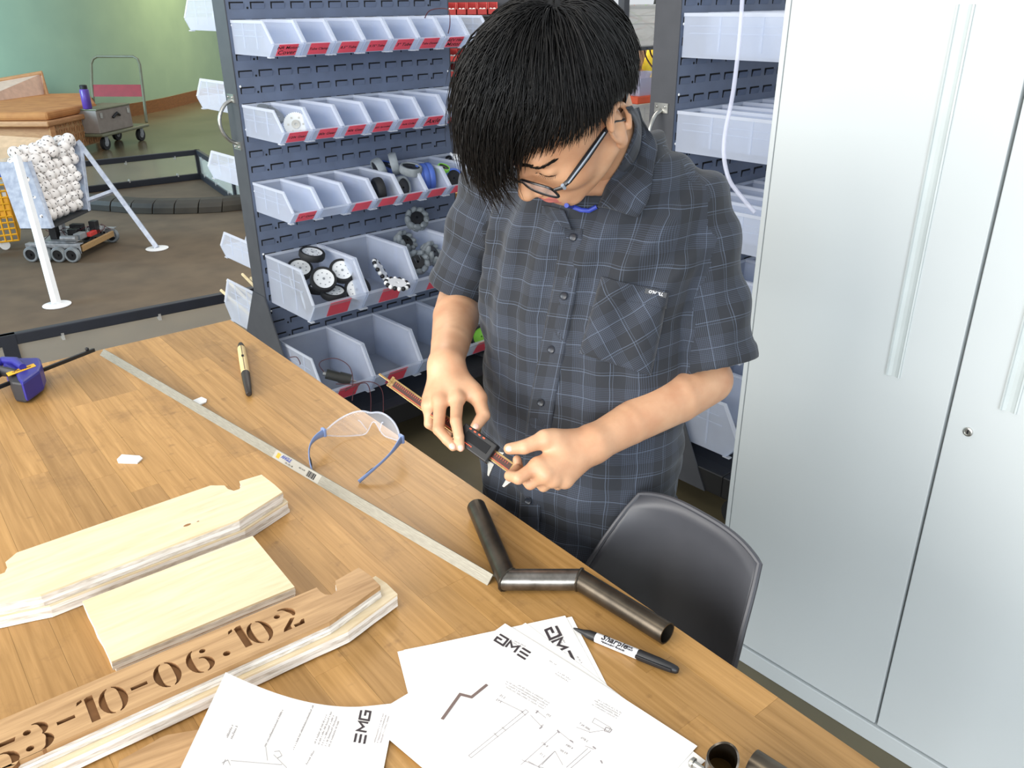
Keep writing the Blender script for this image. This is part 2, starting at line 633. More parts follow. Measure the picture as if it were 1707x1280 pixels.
b.span((-TW + 0.06, -TL + 0.06, TZ - 0.14), (-0.06, -TL + 0.085, TZ - 0.044)); b.span((-TW + 0.06, -0.085, TZ - 0.14), (-0.06, -0.06, TZ - 0.044))
b.span((-0.085, -TL + 0.085, TZ - 0.14), (-0.06, -0.085, TZ - 0.044)); b.span((-TW + 0.06, -TL + 0.085, TZ - 0.14), (-TW + 0.085, -0.085, TZ - 0.044))
b.build('apron', M['glue'], bench)

# ------------------------------------------------------------------ bin racks
RW = 0.914


def make_rack(x0, y0, label):
    t = thing('bin_rack', label, 'rack', (x0, y0, 0))
    b = MB()
    b.span((0.002, 0, 0.2), (RW - 0.002, 0.0025, 1.9)); b.span((0.002, 0.0875, 0.2), (RW - 0.002, 0.09, 1.9))
    b.build('louver_panel', M['rack'], t)
    for s in (0, 1):
        b = MB(); x = 0 if s == 0 else RW - 0.004
        b.span((x, -0.001, 0.2), (x + 0.004, 0.091, 1.9))
        b.build('side_plate', M['rack_dark'], t)
        b = MB()
        prof = [(-0.0, 0.62), (0.09, 0.62), (0.30, 0.26), (0.34, 0.12), (-0.24, 0.12), (-0.2, 0.2)]
        xa = -0.005 if s == 0 else RW
        b.loft([[(xa + dx, p[0], p[1]) for p in prof] for dx in (0, 0.005)])
        b.build('gusset', M['rack_dark'], t)
    # base frame and castors
    for ys in ((-0.37, -0.30), (0.36, 0.43)):
        b = MB(); b.span((0.0, ys[0], 0.12), (RW, ys[1], 0.2)); b.build('base_beam', M['black'], t, bevel=0.004)
    for xs in ((0, 0.06), (RW - 0.06, RW)):
        b = MB(); b.span((xs[0], -0.30, 0.12), (xs[1], 0.36, 0.2)); b.build('base_rail', M['black'], t, bevel=0.004)
    b = MB(); b.span((0.06, -0.30, 0.185), (RW - 0.06, 0.36, 0.195)); b.build('base_shelf', M['black'], t)
    for cx in (0.06, RW - 0.06):
        for cy in (-0.33, 0.39):
            b = MB()
            b.tube([(cx - 0.016, cy, 0.05), (cx + 0.016, cy, 0.05)], 0.05, 20)
            w = b.build('caster', M['rubber'], t, smooth=True)
            b = MB(); b.span((cx - 0.024, cy - 0.02, 0.04), (cx - 0.019, cy + 0.02, 0.115)); b.span((cx + 0.019, cy - 0.02, 0.04), (cx + 0.024, cy + 0.02, 0.115))
            b.span((cx - 0.03, cy - 0.03, 0.113), (cx + 0.03, cy + 0.03, 0.12)); b.tube([(cx - 0.026, cy, 0.05), (cx + 0.026, cy, 0.05)], 0.008, 8)
            b.build('caster_fork', M['steel'], w)
    # louvers: a tab pushed out of the sheet over a dark slot
    q = MB()
    q.add([(-0.0225, -0.001, -0.009), (0.0225, -0.001, -0.009), (0.0225, -0.0055, 0.0075), (-0.0225, -0.0055, 0.0075),
           (-0.0225, 0.001, -0.009), (0.0225, 0.001, -0.009), (0.0225, -0.0035, 0.0085), (-0.0225, -0.0035, 0.0085)],
          [(0, 1, 2, 3), (4, 7, 6, 5), (0, 4, 5, 1), (3, 2, 6, 7), (0, 3, 7, 4), (1, 5, 6, 2)])
    q.mat(1).span((-0.0235, -0.0006, 0.0062), (0.0235, 0.0005, 0.0128)); q.span((-0.0268, -0.0006, -0.009), (-0.0222, 0.0005, 0.0128))
    lm = q.mesh('louver', [M['rack'], M['void']])
    for k in range(25):
        z = 1.607 + 0.0525 * 1 - 0.0525 * k
        for i in range(12):
            o = bpy.data.objects.new('louver', lm); COL.objects.link(o); o.parent = t
            o.location = (0.042 + 0.0735 * i, 0, z)
    b = MB()
    for k in range(25):
        z = 1.607 + 0.0525 - 0.0525 * k - 0.006
        for x in (0.0785, 0.042 + 0.0735 * 10.55):
            b.tube([(x, 0.001, z), (x, -0.0006, z)], 0.0038, 8)
    o = b.build('peg_hole', M['void'], t); o['kind'] = 'stuff'
    b = MB()
    for z in (0.56, 0.78, 1.01, 1.22, 1.36, 1.55, 1.75):
        for x in (0.016, RW - 0.016):
            b.ball((x, -0.002, z), 0.004, 8, 5, (1, .6, 1))
    b.build('rivet', M['white_plastic'], t, smooth=True)['kind'] = 'stuff'
    # chrome pull on the side plate
    b = MB()
    zs = (1.17, 1.315)
    b.tube([(-0.003, 0.045, zs[1])] + [(-0.052 * math.sin(PI * u) ** 0.6 - 0.003, 0.045, zs[1] + (zs[0] - zs[1]) * u) for u in [i / 12 for i in range(1, 12)]] + [(-0.003, 0.045, zs[0])], 0.0062, 10)
    for z, s in ((zs[1], 1), (zs[0], -1)):
        b.box((-0.002, 0.045, z + 0.006 * s), (0.005, 0.05, 0.028))
        b.ball((-0.005, 0.03, z + 0.01 * s), 0.004, 8, 5); b.ball((-0.005, 0.06, z + 0.01 * s), 0.004, 8, 5)
    b.build('handle', M['steel'], t, smooth=True)
    return t


RX, RY = 1.28, 2.832
rack1 = make_rack(RX, RY, 'blue grey louvered bin rack standing left behind the person at the bench')
R2X, R2Y = 2.062, 1.60
rack2 = make_rack(R2X, R2Y, 'blue grey louvered bin rack half hidden by the white cabinet')


# hopper-front bins --------------------------------------------------------------
def bin_meshes(w, d, h):
    th = 0.0028
    prof = [(0, 0), (-0.86 * d, 0), (-d, 0.34 * h), (-0.985 * d, 0.39 * h), (-0.80 * d, h), (0, h)]
    b = MB()
    for x in (0.0015, w - 0.0015 - th):
        b.loft([[(x + dx, p[0], p[1]) for p in prof] for dx in (0, th)])
    b.span((th, -0.86 * d, 0), (w - th, 0, th))
    b.span((th, -th, 0), (w - th, 0, h))
    # front lip
    b.loft([[(x, -0.86 * d, 0), (x, -d, 0.34 * h), (x, -0.985 * d, 0.39 * h), (x, -0.975 * d, 0.37 * h), (x, -0.85 * d, 0.004)] for x in (th, w - th)])
    sb, b = b, MB()
    rb = b
    # rolled rim and ribs
    e = 0.0045
    for x in (0.0, w - e):
        b.span((x, -0.80 * d, h - 0.007), (x + e, 0, h + 0.002))
        b.loft([[(xx, -0.80 * d, h + 0.002), (xx, -0.775 * d, h - 0.007), (xx, -0.955 * d, 0.37 * h), (xx, -1.0 * d, 0.39 * h)] for xx in (x, x + e)])
    b.span((0, -0.005, h - 0.007), (w, 0.001, h + 0.002))
    for x in (0.0002, w - 0.0017):
        b = sb
        b.span((x, -0.78 * d, 0.55 * h), (x + 0.0015, -0.05 * d, 0.57 * h)); b.span((x, -0.74 * d, 0.72 * h), (x + 0.0015, -0.05 * d, 0.735 * h))
        b.span((x, -0.62 * d, 0.02), (x + 0.0015, -0.60 * d, h)); b.span((x, -0.30 * d, 0.02), (x + 0.0015, -0.285 * d, h))
    b = rb
    # stacking lip below the front corners
    for x in (0.0, w - 0.014):
        b.span((x, -0.90 * d, -0.004), (x + 0.014, -0.82 * d, 0.0))
    return sb.mesh('shell', M['bin']), rb.mesh('rim', M['bin_rim'])


def card_mesh(w, d, h, text):
    b = MB()
    v0, v1 = Vector((0, -0.875 * d, 0.03 * h)), Vector((0, -1.0 * d, 0.36 * h))
    cw = min(0.62 * w, 0.085) if w < 0.15 else 0.085
    up = (v1 - v0).normalized(); nrm = Vector((0, -up.z, up.y))
    if nrm.y > 0: nrm = -nrm
    hgt = (v1 - v0).length
    c = (v0 + v1) / 2 + Vector((w / 2, 0, 0)) + nrm * 0.0012
    X = Matrix(((1, up.x, nrm.x, c.x), (0, up.y, nrm.y, c.y), (0, up.z, nrm.z, c.z), (0, 0, 0, 1)))
    b.box((0, 0, 0), (cw, hgt, 0.0008), X)
    if text:
        rows = text.split('\n')
        for i, r in enumerate(rows):
            sz = min(hgt * 0.74 if len(rows) == 1 else hgt * 0.50, cw * 2.05 / max(4, len(r)))
            text_strokes(b, r, sz, X @ Matrix.Translation((0, (0.5 * (len(rows) - 1) - i) * hgt * 0.42, 0.0005)), 1, 0.0001, 0.12, bold=0.00022)
    else:
        s = 0.3
    return b.mesh('card', [M['card'], M['ink']], fix=False)


BS = (0.1085, 0.28, 0.102)   # small
BL = (0.216, 0.33, 0.182)    # large
MS, ML = bin_meshes(*BS), bin_meshes(*BL)
MR = bin_meshes(0.1085, 0.42, 0.115)    # the deeper bins of the right rack
CARDS = {}


def put_bin(loc, big, label, group, card=None, rz=0.0, deep=False):
    t = thing('storage_bin', label, 'bin', loc, rz, group)
    for nm, me in zip(('shell', 'rim'), MR if deep else ML if big else MS):
        o = bpy.data.objects.new(nm, me); COL.objects.link(o); o.parent = t
    if card is not None:
        k = (big, card)
        if k not in CARDS: CARDS[k] = card_mesh(*(BL if big else BS), card)
        o = bpy.data.objects.new('card', CARDS[k]); COL.objects.link(o); o.parent = t
    return t


ROWZ = {1: 1.462, 2: 1.199, 3: 0.938, 4: 0.594, 5: 0.262}
NTH = ['first', 'second', 'third', 'fourth', 'fifth', 'sixth', 'seventh', 'eighth']
g1 = ['NR Motor\nCover', 'Tube Clamp', '8.5" Tube', '5.75" Tube', '3" Tube', 'Tube Dowel', 'REV Hex\nMotor', None]
g2 = ['120t Gear', '80t Gear', '40t Gear', '#25 Sprocket', 'Axle Collar', 'Axle', '', None]
g3 = ['1.5" Omni', None, '', '', '', '', '', '']
lab1 = ['clear bin at the left end of the top row, red card about a motor cover', 'clear top-row bin whose red card reads Tube Clamp', 'clear top-row bin third from the left, card about the longest tube size',
        'clear top-row bin fourth from the left, card about the middle tube size', 'clear top-row bin fifth from the left, card about the shortest tube size', 'clear top-row bin whose red card reads Tube Dowel',
        'clear top-row bin with a small black motor peeking out', 'clear bin at the right end of the top row, without a card']
lab2 = ['clear second-row bin whose red card reads 120t Gear, grey gears inside', 'clear second-row bin whose red card reads 80t Gear', 'clear second-row bin whose red card reads 40t Gear',
        'clear second-row bin whose red card reads #25 Sprocket', 'clear second-row bin whose red card reads Axle Collar', 'clear second-row bin whose red card reads Axle',
        'clear second-row bin seventh from the left, just right of the Axle bin', 'clear bin at the right end of the second row, behind the dark hair']
lab3 = ['clear third-row bin whose red card reads 1.5 inch Omni, at the left end', 'clear third-row bin second from the left, the one without a card', 'clear empty third-row bin third from the left with a blank red card',
        'clear third-row bin fourth from the left, dark wheel standing in its neighbour', 'clear third-row bin holding grey roller wheels', 'clear third-row bin holding thick blue wheels',
        'clear third-row bin holding a lime green and a blue wheel', 'clear bin at the right end of the third row, half behind the sleeve']
lab4 = ['large clear bin heaped with white-hubbed black wheels', 'large clear bin with black and white beaded omni wheels', 'large clear bin heaped with grey mecanum rollers', 'large clear fourth-row bin at the right end behind the sleeve']
lab5 = ['large clear bottom-row bin holding a motor with dark red wires', 'large clear empty bottom-row bin with a red card, right of the motor bin', 'large clear bottom-row bin without a card, behind the forearm', 'large clear bottom-row bin holding a lime green wheel']
grp = 'clear bins hung on the left rack'
for row, cards, labs in ((1, g1, lab1), (2, g2, lab2), (3, g3, lab3)):
    for i in range(8):
        x = RX + 0.010 + i * 0.1105
        put_bin((x, RY - 0.006, ROWZ[row]), False, labs[i], grp, cards[i])
for row, labs, cards in ((4, lab4, ['', '', '', None]), (5, lab5, ['', '', None, ''])):
    for i in range(4):
        put_bin((RX + 0.02 + i * 0.2195, RY - 0.006, ROWZ[row]), True, labs[i], grp, cards[i])

# bins on the rear of the left rack, seen past its left edge
for k, (z, big) in enumerate(((1.53, False), (1.265, False), (1.01, False), (0.70, False), (0.42, True))):
    w = BL[0] if big else BS[0]
    put_bin((RX + 0.012 + w, RY + 0.096, z), big,
            ['clear bin sticking out behind the left rack, topmost of that column', 'clear bin sticking out behind the left rack just above its chrome pull', 'clear bin behind the left rack in front of the dark field panel corner',
             'clear small bin behind the left rack above the lower dark field rail', 'large clear bin behind the left rack holding wooden sticks, beside the bench corner'][k], 'clear bins on the rear of the left rack', None, PI)
M['stick'] = wood_mat('pale_dowel', '#cdb98d', '#e2d2aa', 20, (1, 1, 5))
for k in range(5):
    b = MB()
    b.cyl((RX + 0.05 + 0.03 * k, RY + 0.12 + 0.02 * (k % 2), 0.435 + 0.008 * k), (RX + 0.02 + 0.034 * k, RY + 0.46, 0.53 + 0.012 * ((k * 3) % 5)), 0.006, n=8)
    tag(b.build('wooden_dowel', M['stick'], world=True), ('pale wooden stick in the rear bin, ' + ['nearest the rack post', 'second from the rack post', 'middle one of five', 'fourth from the rack post', 'farthest from the rack post'][k]), 'stick', 'sticks in the rear bin')

# right rack bins
o2 = ['top', 'second', 'third']
grp2 = 'clear bins hung on the right rack'
for row in (1, 2, 3):
    for i in range(8):
        put_bin((R2X + 0.010 + i * 0.1105, R2Y - 0.006, ROWZ[row]), False,
                'clear bin in the %s row of the right rack, %s from its left post' % (o2[row - 1], NTH[i]), grp2, deep=True)
for row in (4, 5):
    for i in range(4):
        put_bin((R2X + 0.02 + i * 0.2195, R2Y - 0.006, ROWZ[row]), True,
                'large clear bin low on the right rack, %s row, %s from its left post' % ({4: 'fourth', 5: 'bottom'}[row], NTH[i]), grp2)
# ------------------------------------------------------------------ boards and papers on the bench
from mathutils.geometry import tessellate_polygon
M['ply_face'] = wood_mat('poplar_veneer', '#d8c39c', '#eadabb', 9, (1.0, 9, 9), 0.55, random_tint=0.03, bump=0.03)
M['ply_face_tan'] = wood_mat('tan_poplar_veneer', '#94714a', '#c49f72', 7, (1.0, 13, 13), 0.5, random_tint=0.03, bump=0.05)
M['ply_edge'] = noise_mat('chalky_ply_edge', '#d6cec2', '#f4f1ea', 0.8, 0, 30, (1, 1, 14), contrast=(0.25, 0.6))
M['ply_edge_dark'] = noise_mat('grey_ply_edge', '#b3a797', '#e2dbd0', 0.8, 0, 30, (2, 2, 10), contrast=(0.25, 0.65))
M['carved'] = wood_mat('routed_wood', '#7c5733', '#9a7047', 20, (1, 1, 1), 0.8)


def board_frame(a, b, z):
    """e along a->b, n towards the viewer, origin at a"""
    a, b = P(*a, z), P(*b, z)
    e = (b - a); L = e.length; e.normalize()
    n = Vector((e.y, -e.x, 0))
    if n.dot(Vector((0, 0, 0)) - a) < 0: n = -n
    return a, e, n, L


def to_fr(fr, p, z):
    q = P(*p, z) - fr[0]
    return (q.dot(fr[1]), q.dot(fr[2]))


def ply_board(name, label, out2d, fr, ztop, th, face, group=None, holes=None, nply=3, seed=0):
    """a plywood board: origin at the frame origin, local x along the grain; veneer, core plies and back as parts"""
    rg = random.Random(seed)
    t = thing(name, label, 'board', (fr[0].x, fr[0].y, ztop - th), math.atan2(fr[1].y, fr[1].x), group)
    flip = fr[1].cross(fr[2]).z < 0
    pts = [(x, -y if flip else y) for x, y in out2d]
    vt = 0.0065 if holes else 0.0028
    # top veneer, with routed recesses if any
    b = MB()
    if holes:
        hs = [[(x, -y if flip else y) for x, y in h] for h in holes]
        loops = [[Vector((p[0], p[1], 0)) for p in pts]] + [[Vector((p[0], p[1], 0)) for p in h] for h in hs]
        flat = [v for l in loops for v in l]
        tris = tessellate_polygon(loops)
        b.add([(v.x, v.y, th) for v in flat], tris)
        n = len(pts)
        b.add([(p[0], p[1], th) for p in pts] + [(p[0], p[1], th - vt) for p in pts], [(i, (i + 1) % n, n + (i + 1) % n, n + i) for i in range(n)])
        b.m = 1
        for h in hs:
            k = len(h)
            b.add([(p[0], p[1], th) for p in h] + [(p[0], p[1], th - vt + 0.0003) for p in h], [(i, (i + 1) % k, k + (i + 1) % k, k + i) for i in range(k)])
            b.add([(p[0], p[1], th - vt + 0.0004) for p in h], [tuple(range(k))])
        b.build('veneer', [face, M['carved']], t, fix=False)
    else:
        b.prism(pts, th - vt, th)
        b.build('veneer', face, t)
    cx = sum(p[0] for p in pts) / len(pts); cy = sum(p[1] for p in pts) / len(pts)
    hcore = (th - vt) / nply
    for k in range(nply):
        ins = rg.choice([0.0006, -0.0004, 0.0012, 0.0003])
        q = []
        n = len(pts)
        for i in range(n):
            # rough saw-torn edge: subdivide and jitter
            a, c = Vector(pts[i]), Vector(pts[(i + 1) % n])
            m = max(1, int((c - a).length / 0.02))
            for j in range(m):
                p = a.lerp(c, j / m)
                d = Vector((cx - p.x, cy - p.y)).normalized()
                q.append(tuple(p + d * (ins + rg.uniform(-0.0006, 0.0008))))
        z1 = th - vt - hcore * k
        b = MB(); b.prism(q, z1 - hcore + 0.0002, z1)
        b.build('ply', M['ply_edge'] if (k + seed) % 2 == 0 else M['ply_edge_dark'], t)
    return t


# notched board stack ------------------------------------------------------
zt = TZ + 0.039
fr = board_frame((28, 921), (351, 809), zt)
rt = [(351, 809), (374, 809), (380, 815), (390, 818), (399, 815), (403, 809), (399, 802), (436, 791), (458, 808), (471, 820), (398, 866)]
r2 = [to_fr(fr, p, zt) for p in rt]
lf = [(fr[3] - x, y) for x, y in r2][::-1]
out = r2 + lf
NB1 = ply_board('notched_board', 'pale plywood board with notched ends, upper of the pair at the far left', out, fr, zt, 0.019, M['ply_face'], 'notched board pair', None, 3, 1)
fr2 = (fr[0] + fr[1] * 0.006 + fr[2] * 0.001,) + fr[1:]
ply_board('notched_board', 'pale plywood board with notched ends, lower of the pair at the far left', out, fr2, zt - 0.0192, 0.0193, M['ply_face'], 'notched board pair', None, 3, 2)

for px, rr_ in (((312, 875), .0035), ((330, 869), .0012)):
    b = MB(); b.lathe([(0, 0), (rr_, 0), (rr_ * .8, .0003), (0, .0003)], 10, Matrix.Translation(P(*px, zt - .0192 + .0193)) @ Matrix.Diagonal((1.6, .8, 1, 1)), cap=False)
    b.build('knot', M['carved'], NB1, world=True)
# plain board between the two stacks
zt = TZ + 0.0245
fr = board_frame((137, 1002), (421, 893), zt)
out = [to_fr(fr, p, zt) for p in ((137, 1002), (421, 893), (491, 978), (186, 1103))]
ply_board('plain_board', 'plain rectangular pale plywood board lying between the notched and the numbered boards', out, fr, zt, 0.012, M['ply_face'], None, None, 2, 3)
fr2 = (fr[0] + fr[1] * 0.003 - fr[2] * 0.001,) + fr[1:]
ply_board('plain_board', 'plain plywood board hidden under the other rectangular board, brown edge showing', [(x * 0.985, y * 0.985) for x, y in out], fr2, zt - 0.0122, 0.0123, M['ply_face_tan'], None, None, 2, 4)

# numbered board -----------------------------------------------------------
zt = TZ + 0.041
fr = board_frame((0, 1200), (528, 979), zt)
rt = [(528, 979), (534, 986), (542, 991), (553, 991), (562, 984), (559, 968), (598, 946), (616, 958), (634, 976), (549, 1036)]
r2 = [to_fr(fr, p, zt) for p in rt]
bt = to_fr(fr, (72, 1278), zt)
mb_ = (r2[-1][1] + bt[1]) / 2
wdt = r2[-1][1]
left = -0.16
out = r2 + [(left + 0.06, wdt), (left, wdt - 0.05), (left + 0.02, 0.02), (left + 0.05, 0)]


def arc(cx, cy, rx, ry, a0, a1, w0, wm, n=10):
    """crescent stroke: thin at both ends"""
    o, i = [], []
    for k in range(n + 1):
        t = k / n
        a = math.radians(a0 + (a1 - a0) * t)
        w = w0 + (wm - w0) * math.sin(PI * t)
        o.append((cx + (rx) * math.cos(a), cy + (ry) * math.sin(a)))
        i.append((cx + (rx - w) * math.cos(a), cy + (ry - w * 0.6) * math.sin(a)))
    return o + i[::-1]


def dot(cx, cy, r, n=10):
    return [(cx + r * math.cos(2 * PI * k / n), cy + r * math.sin(2 * PI * k / n)) for k in range(n)]


ST = {
    '0': [arc(.33, .5, .33, .5, 100, 260, .05, .17), arc(.33, .5, .33, .5, -80, 80, .05, .17)],
    '1': [[(.22, .02), (.42, .02), (.42, .98), (.30, .98), (.22, .93)], [(.02, .80), (.17, .88), (.17, .97), (.06, .93)]],
    '2': [dot(.14, .74, .09), arc(.32, .70, .33, .30, -42, 105, .07, .20), [(.04, .02), (.10, .14), (.42, .46), (.53, .42), (.30, .16), (.30, .02)], [(.38, .02), (.66, .02), (.72, .22), (.64, .22), (.56, .14), (.38, .14)]],
    '6': [arc(.33, .5, .33, .5, 100, 262, .05, .18), arc(.36, .31, .29, .31, -85, 95, .05, .16), dot(.50, .82, .085)],
    '3': [dot(.13, .78, .09), arc(.30, .74, .28, .26, -60, 100, .05, .17), arc(.30, .28, .33, .29, -85, 60, .05, .19), dot(.11, .22, .09)],
    '5': [[(.06, .55), (.16, .58), (.20, .96), (.08, .98)], [(.26, .84), (.58, .84), (.62, .98), (.26, .98)], arc(.28, .32, .33, .32, -85, 100, .05, .18), dot(.11, .20, .09)],
    '-': [[(.02, .44), (.42, .44), (.42, .56), (.02, .56)]],
    '.': [dot(.12, .08, .10)],
}
holes = []
HD = 0.043
for ch, px in (('5', (8, 1260)), ('3', (64, 1227)), ('-', (110, 1200)), ('1', (146, 1184)), ('0', (189, 1166)), ('-', (232, 1143)), ('0', (279, 1124)),
               ('6', (333, 1101)), ('.', (378, 1089)), ('1', (399, 1063)), ('0', (433, 1053)), ('2', (478, 1031))):
    cx, cy = to_fr(fr, px, zt)
    wch = {'-': .44, '.': .24, '1': .44}.get(ch, .66)
    for st in ST[ch]:
        yo = 0.08 if ch == '.' else 0.5
        holes.append([(cx + (x - wch / 2) * HD, cy - (y - yo) * HD) for x, y in st])
ply_board('numbered_board', 'tan plywood board routed with the stencil numbers 53-10-06.102', out, fr, zt, 0.019, M['ply_face_tan'], None, holes, 3, 5)
fr2 = (fr[0] + fr[1] * 0.020 + fr[2] * 0.006,) + fr[1:]
ply_board('notched_board', 'pale plywood board under the numbered one, its notched tip sticking out to the right', out, fr2, zt - 0.0192, 0.0193, M['ply_face'], None, None, 3, 6)
# scrap at the bottom edge
zt = TZ + 0.013
fr = board_frame((199, 1266), (319, 1224), zt)
out = [to_fr(fr, p, zt) for p in ((199, 1268), (268, 1229), (278, 1225), (330, 1216))] + [(0.115, 0.10), (-0.02, 0.10)]
ply_board('wood_scrap', 'honey coloured wood scrap peeking out under the left drawing sheet', out, fr, zt, 0.012, M['ply_face_tan'], None, None, 2, 7)

# papers ---------------------------------------------------------------------
M['paper'] = plain('drawing_paper', '#f4f2ee', 0.75, v=0.01)
M['print'] = plain('printer_ink', '#3a3236', 0.8)
M['print_pale'] = plain('fine_print', '#8f888a', 0.8)
M['print_brown'] = plain('printed_tube', '#77655f', 0.8)


def sheet_frame(a, b, c):
    """a: corner, b: along local x, c: rough local y side (world points)"""
    ex = (b - a).normalized()
    ez = ex.cross(c - a).normalized()
    ey = ez.cross(ex)
    if ez.z < 0: ez, ey = -ez, ey
    return Matrix(((ex.x, ey.x, ez.x, a.x), (ex.y, ey.y, ez.y, a.y), (ex.z, ey.z, ez.z, a.z), (0, 0, 0, 1)))


EMG = {'E': [[(0, 0), (.95, 0)], [(0, .5), (.95, .5)], [(0, 1), (.95, 1)]],
       'M': [[(0, 0), (0, .97), (.5, .40), (1, .97), (1, 0)]],
       'G': [[(1, 1), (0, 1), (0, 0), (1, 0), (1, .5), (.45, .5)]]}


def emg(s, X, h, gap=0.35, sl=0.22):
    x0 = 0
    for ch in 'EMG':
        for st in EMG[ch]:
            ribbon(s, [((x0 + p[0] * 1.15 * h + sl * p[1] * h), p[1] * h) for p in st], 0.23 * h, X)
        x0 += h * (1.15 + gap)


def scribble(s, X, x, y, w, h, rg, seg=5):
    """a run of tiny illegible printed characters"""
    cx = x
    while cx < x + w:
        lw = rg.uniform(0.35, 0.7) * h
        k = rg.random()
        ribbon(s, [(cx, y), (cx + lw * .5, y + h * (0.4 + .6 * k)), (cx + lw, y + h * .15)], 0.00028, X)
        cx += lw + h * (0.25 if rg.random() < .8 else 0.8)


def sheet(label, X, w, h, curl, prints):
    """curl(u,v)->height in the sheet frame; prints(layer builders) draws in sheet coordinates"""
    rootz = X.to_euler().z
    t = thing('drawing_sheet', label, 'paper', (0, 0, 0), 0)
    t.matrix_world = X
    t.matrix_basis = X
    b = MB()
    nx, ny = 16, 20
    rows = [[(w * i / nx, h * j / ny, curl(i / nx, j / ny)) for i in range(nx + 1)] for j in range(ny + 1)]
    b.loft(rows, closed=False)
    lo = len(b.v)
    b.loft([[(x, y, z - 0.00025) for x, y, z in r] for r in rows], closed=False)
    b.build('paper', M['paper'], t, smooth=True, angle=180, fix=False)
    for nm, mt, fn in prints:
        q = MB()
        fn(q)
        q.v = [(x, y, z + 0.00035 + curl(x / w, y / h)) for x, y, z in q.v]
        q.build(nm, mt, t, fix=False)
    return t


LW, LH = 0.2159, 0.2794
# sheet B: the big drawing.  local x along the long edge (top corner -> right corner), y to the left corner
A_ = P(842, 1039, TZ + .0030); Bc = P(1165, 1245, TZ + .0022); Cc = P(662, 1205, TZ + .0030)
XB = sheet_frame(A_, Bc, Cc)
kB = (Bc - A_).length / LH


def loc(X, px, z=TZ + 0.003):
    q = X.inverted() @ P(*px, z)
    return (q.x, q.y)


def pl(q, X, pxs, w, loop=False, sub=1):
    ribbon(q, [loc(X, p) for p in pxs], w, Matrix.Identity(4), loop=loop)


def draw_b1(q):
    # rendering of the bent tube
    pass


def emg_px(q, X, start, end, h):
    """EMG logo reading from start to end (pixels on the sheet)"""
    a, b_ = Vector(loc(X, start)), Vector(loc(X, end))
    d = (b_ - a).normalized(); L = (b_ - a).length
    hh = L / (3 * 1.15 + 2 * 0.35 + 0.22)
    n = Vector((-d.y, d.x))
    Xl = Matrix(((d.x, n.x, 0, a.x), (d.y, n.y, 0, a.y), (0, 0, 1, 0), (0, 0, 0, 1)))
    emg(q, Xl, hh)


def text_px(q, X, body, start, end, size, bold=0.0):
    a, b_ = Vector(loc(X, start)), Vector(loc(X, end))
    d = (b_ - a).normalized(); n = Vector((-d.y, d.x))
    Xl = Matrix(((d.x, n.x, 0, a.x), (d.y, n.y, 0, a.y), (0, 0, 1, 0), (0, 0, 0, 1)))
    text_strokes(q, body, size, Xl, 0, 0.00005, align='LEFT', bold=bold)


def scr_px(q, X, start, end, h, rg, rows=1, dn=1.6):
    a, b_ = Vector(loc(X, start)), Vector(loc(X, end))
    d = (b_ - a).normalized(); n = Vector((-d.y, d.x)); L = (b_ - a).length
    for k in range(rows):
        o = a - n * h * dn * k
        Xl = Matrix(((d.x, n.x, 0, o.x), (d.y, n.y, 0, o.y), (0, 0, 1, 0), (0, 0, 0, 1)))
        scribble(q, Xl, 0, 0, L * rg.uniform(.7, 1), h, rg)


rg = random.Random(3)


def b_logo(q):
    emg_px(q, XB, (876, 1100), (822, 1066), 0.01)


def b_tube(q):
    pl(q, XB, [(737, 1200), (767, 1158), (786, 1163), (812, 1142)], 0.0036)


def b_lines(q):
    w = 0.0004
    pl(q, XB, [(781, 1261), (785, 1265), (881, 1188), (876, 1184)], w, True)
    for p in ([(868, 1186), (876, 1194)], [(836, 1213), (843, 1219)], [(823, 1223), (830, 1230)], [(884, 1193), (904, 1214)], [(893, 1185), (910, 1198)],
              [(831, 1168), (872, 1188)], [(931, 1220), (956, 1240)], [(944, 1280), (980, 1248)], [(948, 1284), (985, 1252)], [(903, 1276), (925, 1253)], [(868, 1276), (931, 1220)],
              [(925, 1253), (938, 1276)], [(897, 1279), (925, 1253)], [(975, 1244), (990, 1250)], [(880, 1270), (900, 1281)], [(960, 1213), (985, 1222)], [(897, 1279), (870, 1268)], [(897, 1279), (940, 1290)]):
        pl(q, XB, p, w)
    pl(q, XB, [(991, 1198), (1018, 1214), (1014, 1220), (987, 1205)], w, True)
    pl(q, XB, [(1010, 1213), (1020, 1217), (1016, 1222), (1007, 1219)], 0.0007, True)
    pl(q, XB, [(982, 1222), (1006, 1218)], w)
    for a in ([(929, 1218), (932, 1223)], [(897, 1186), (893, 1190)], [(903, 1213), (899, 1216)], [(950, 1235), (955, 1238)], [(988, 1245), (993, 1249)], [(1001, 1268), (1004, 1273)]):
        pl(q, XB, a, 0.0014)


def b_text(q):
    for (a, e, t, s) in (((842, 1165), (824, 1154), '2.15', .0045), ((836, 1172), (818, 1161), '2.15', .0045), ((918, 1196), (908, 1190), '375', .004), ((906, 1212), (898, 1206), '.5', .004),
                         ((984, 1218), (962, 1204), '.000 ALT', .004), ((980, 1237), (958, 1224), '2.876', .004), ((955, 1249), (940, 1240), '4.084', .004), ((946, 1258), (930, 1249), '93.00°', .004),
                         ((913, 1246), (900, 1237), '8.471', .004), ((908, 1263), (896, 1253), '2.15', .004)):
        text_px(q, XB, t, a, e, s)
    scr_px(q, XB, (915, 1174), (846, 1134), 0.0022, rg, 4)
    scr_px(q, XB, (875, 1079), (850, 1066), 0.0022, rg, 2)
    scr_px(q, XB, (1035, 1190), (990, 1165), 0.002, rg, 4)
    scr_px(q, XB, (926, 1110), (910, 1100), 0.0025, rg, 1)
    scr_px(q, XB, (950, 1135), (926, 1120), 0.0025, rg, 2)


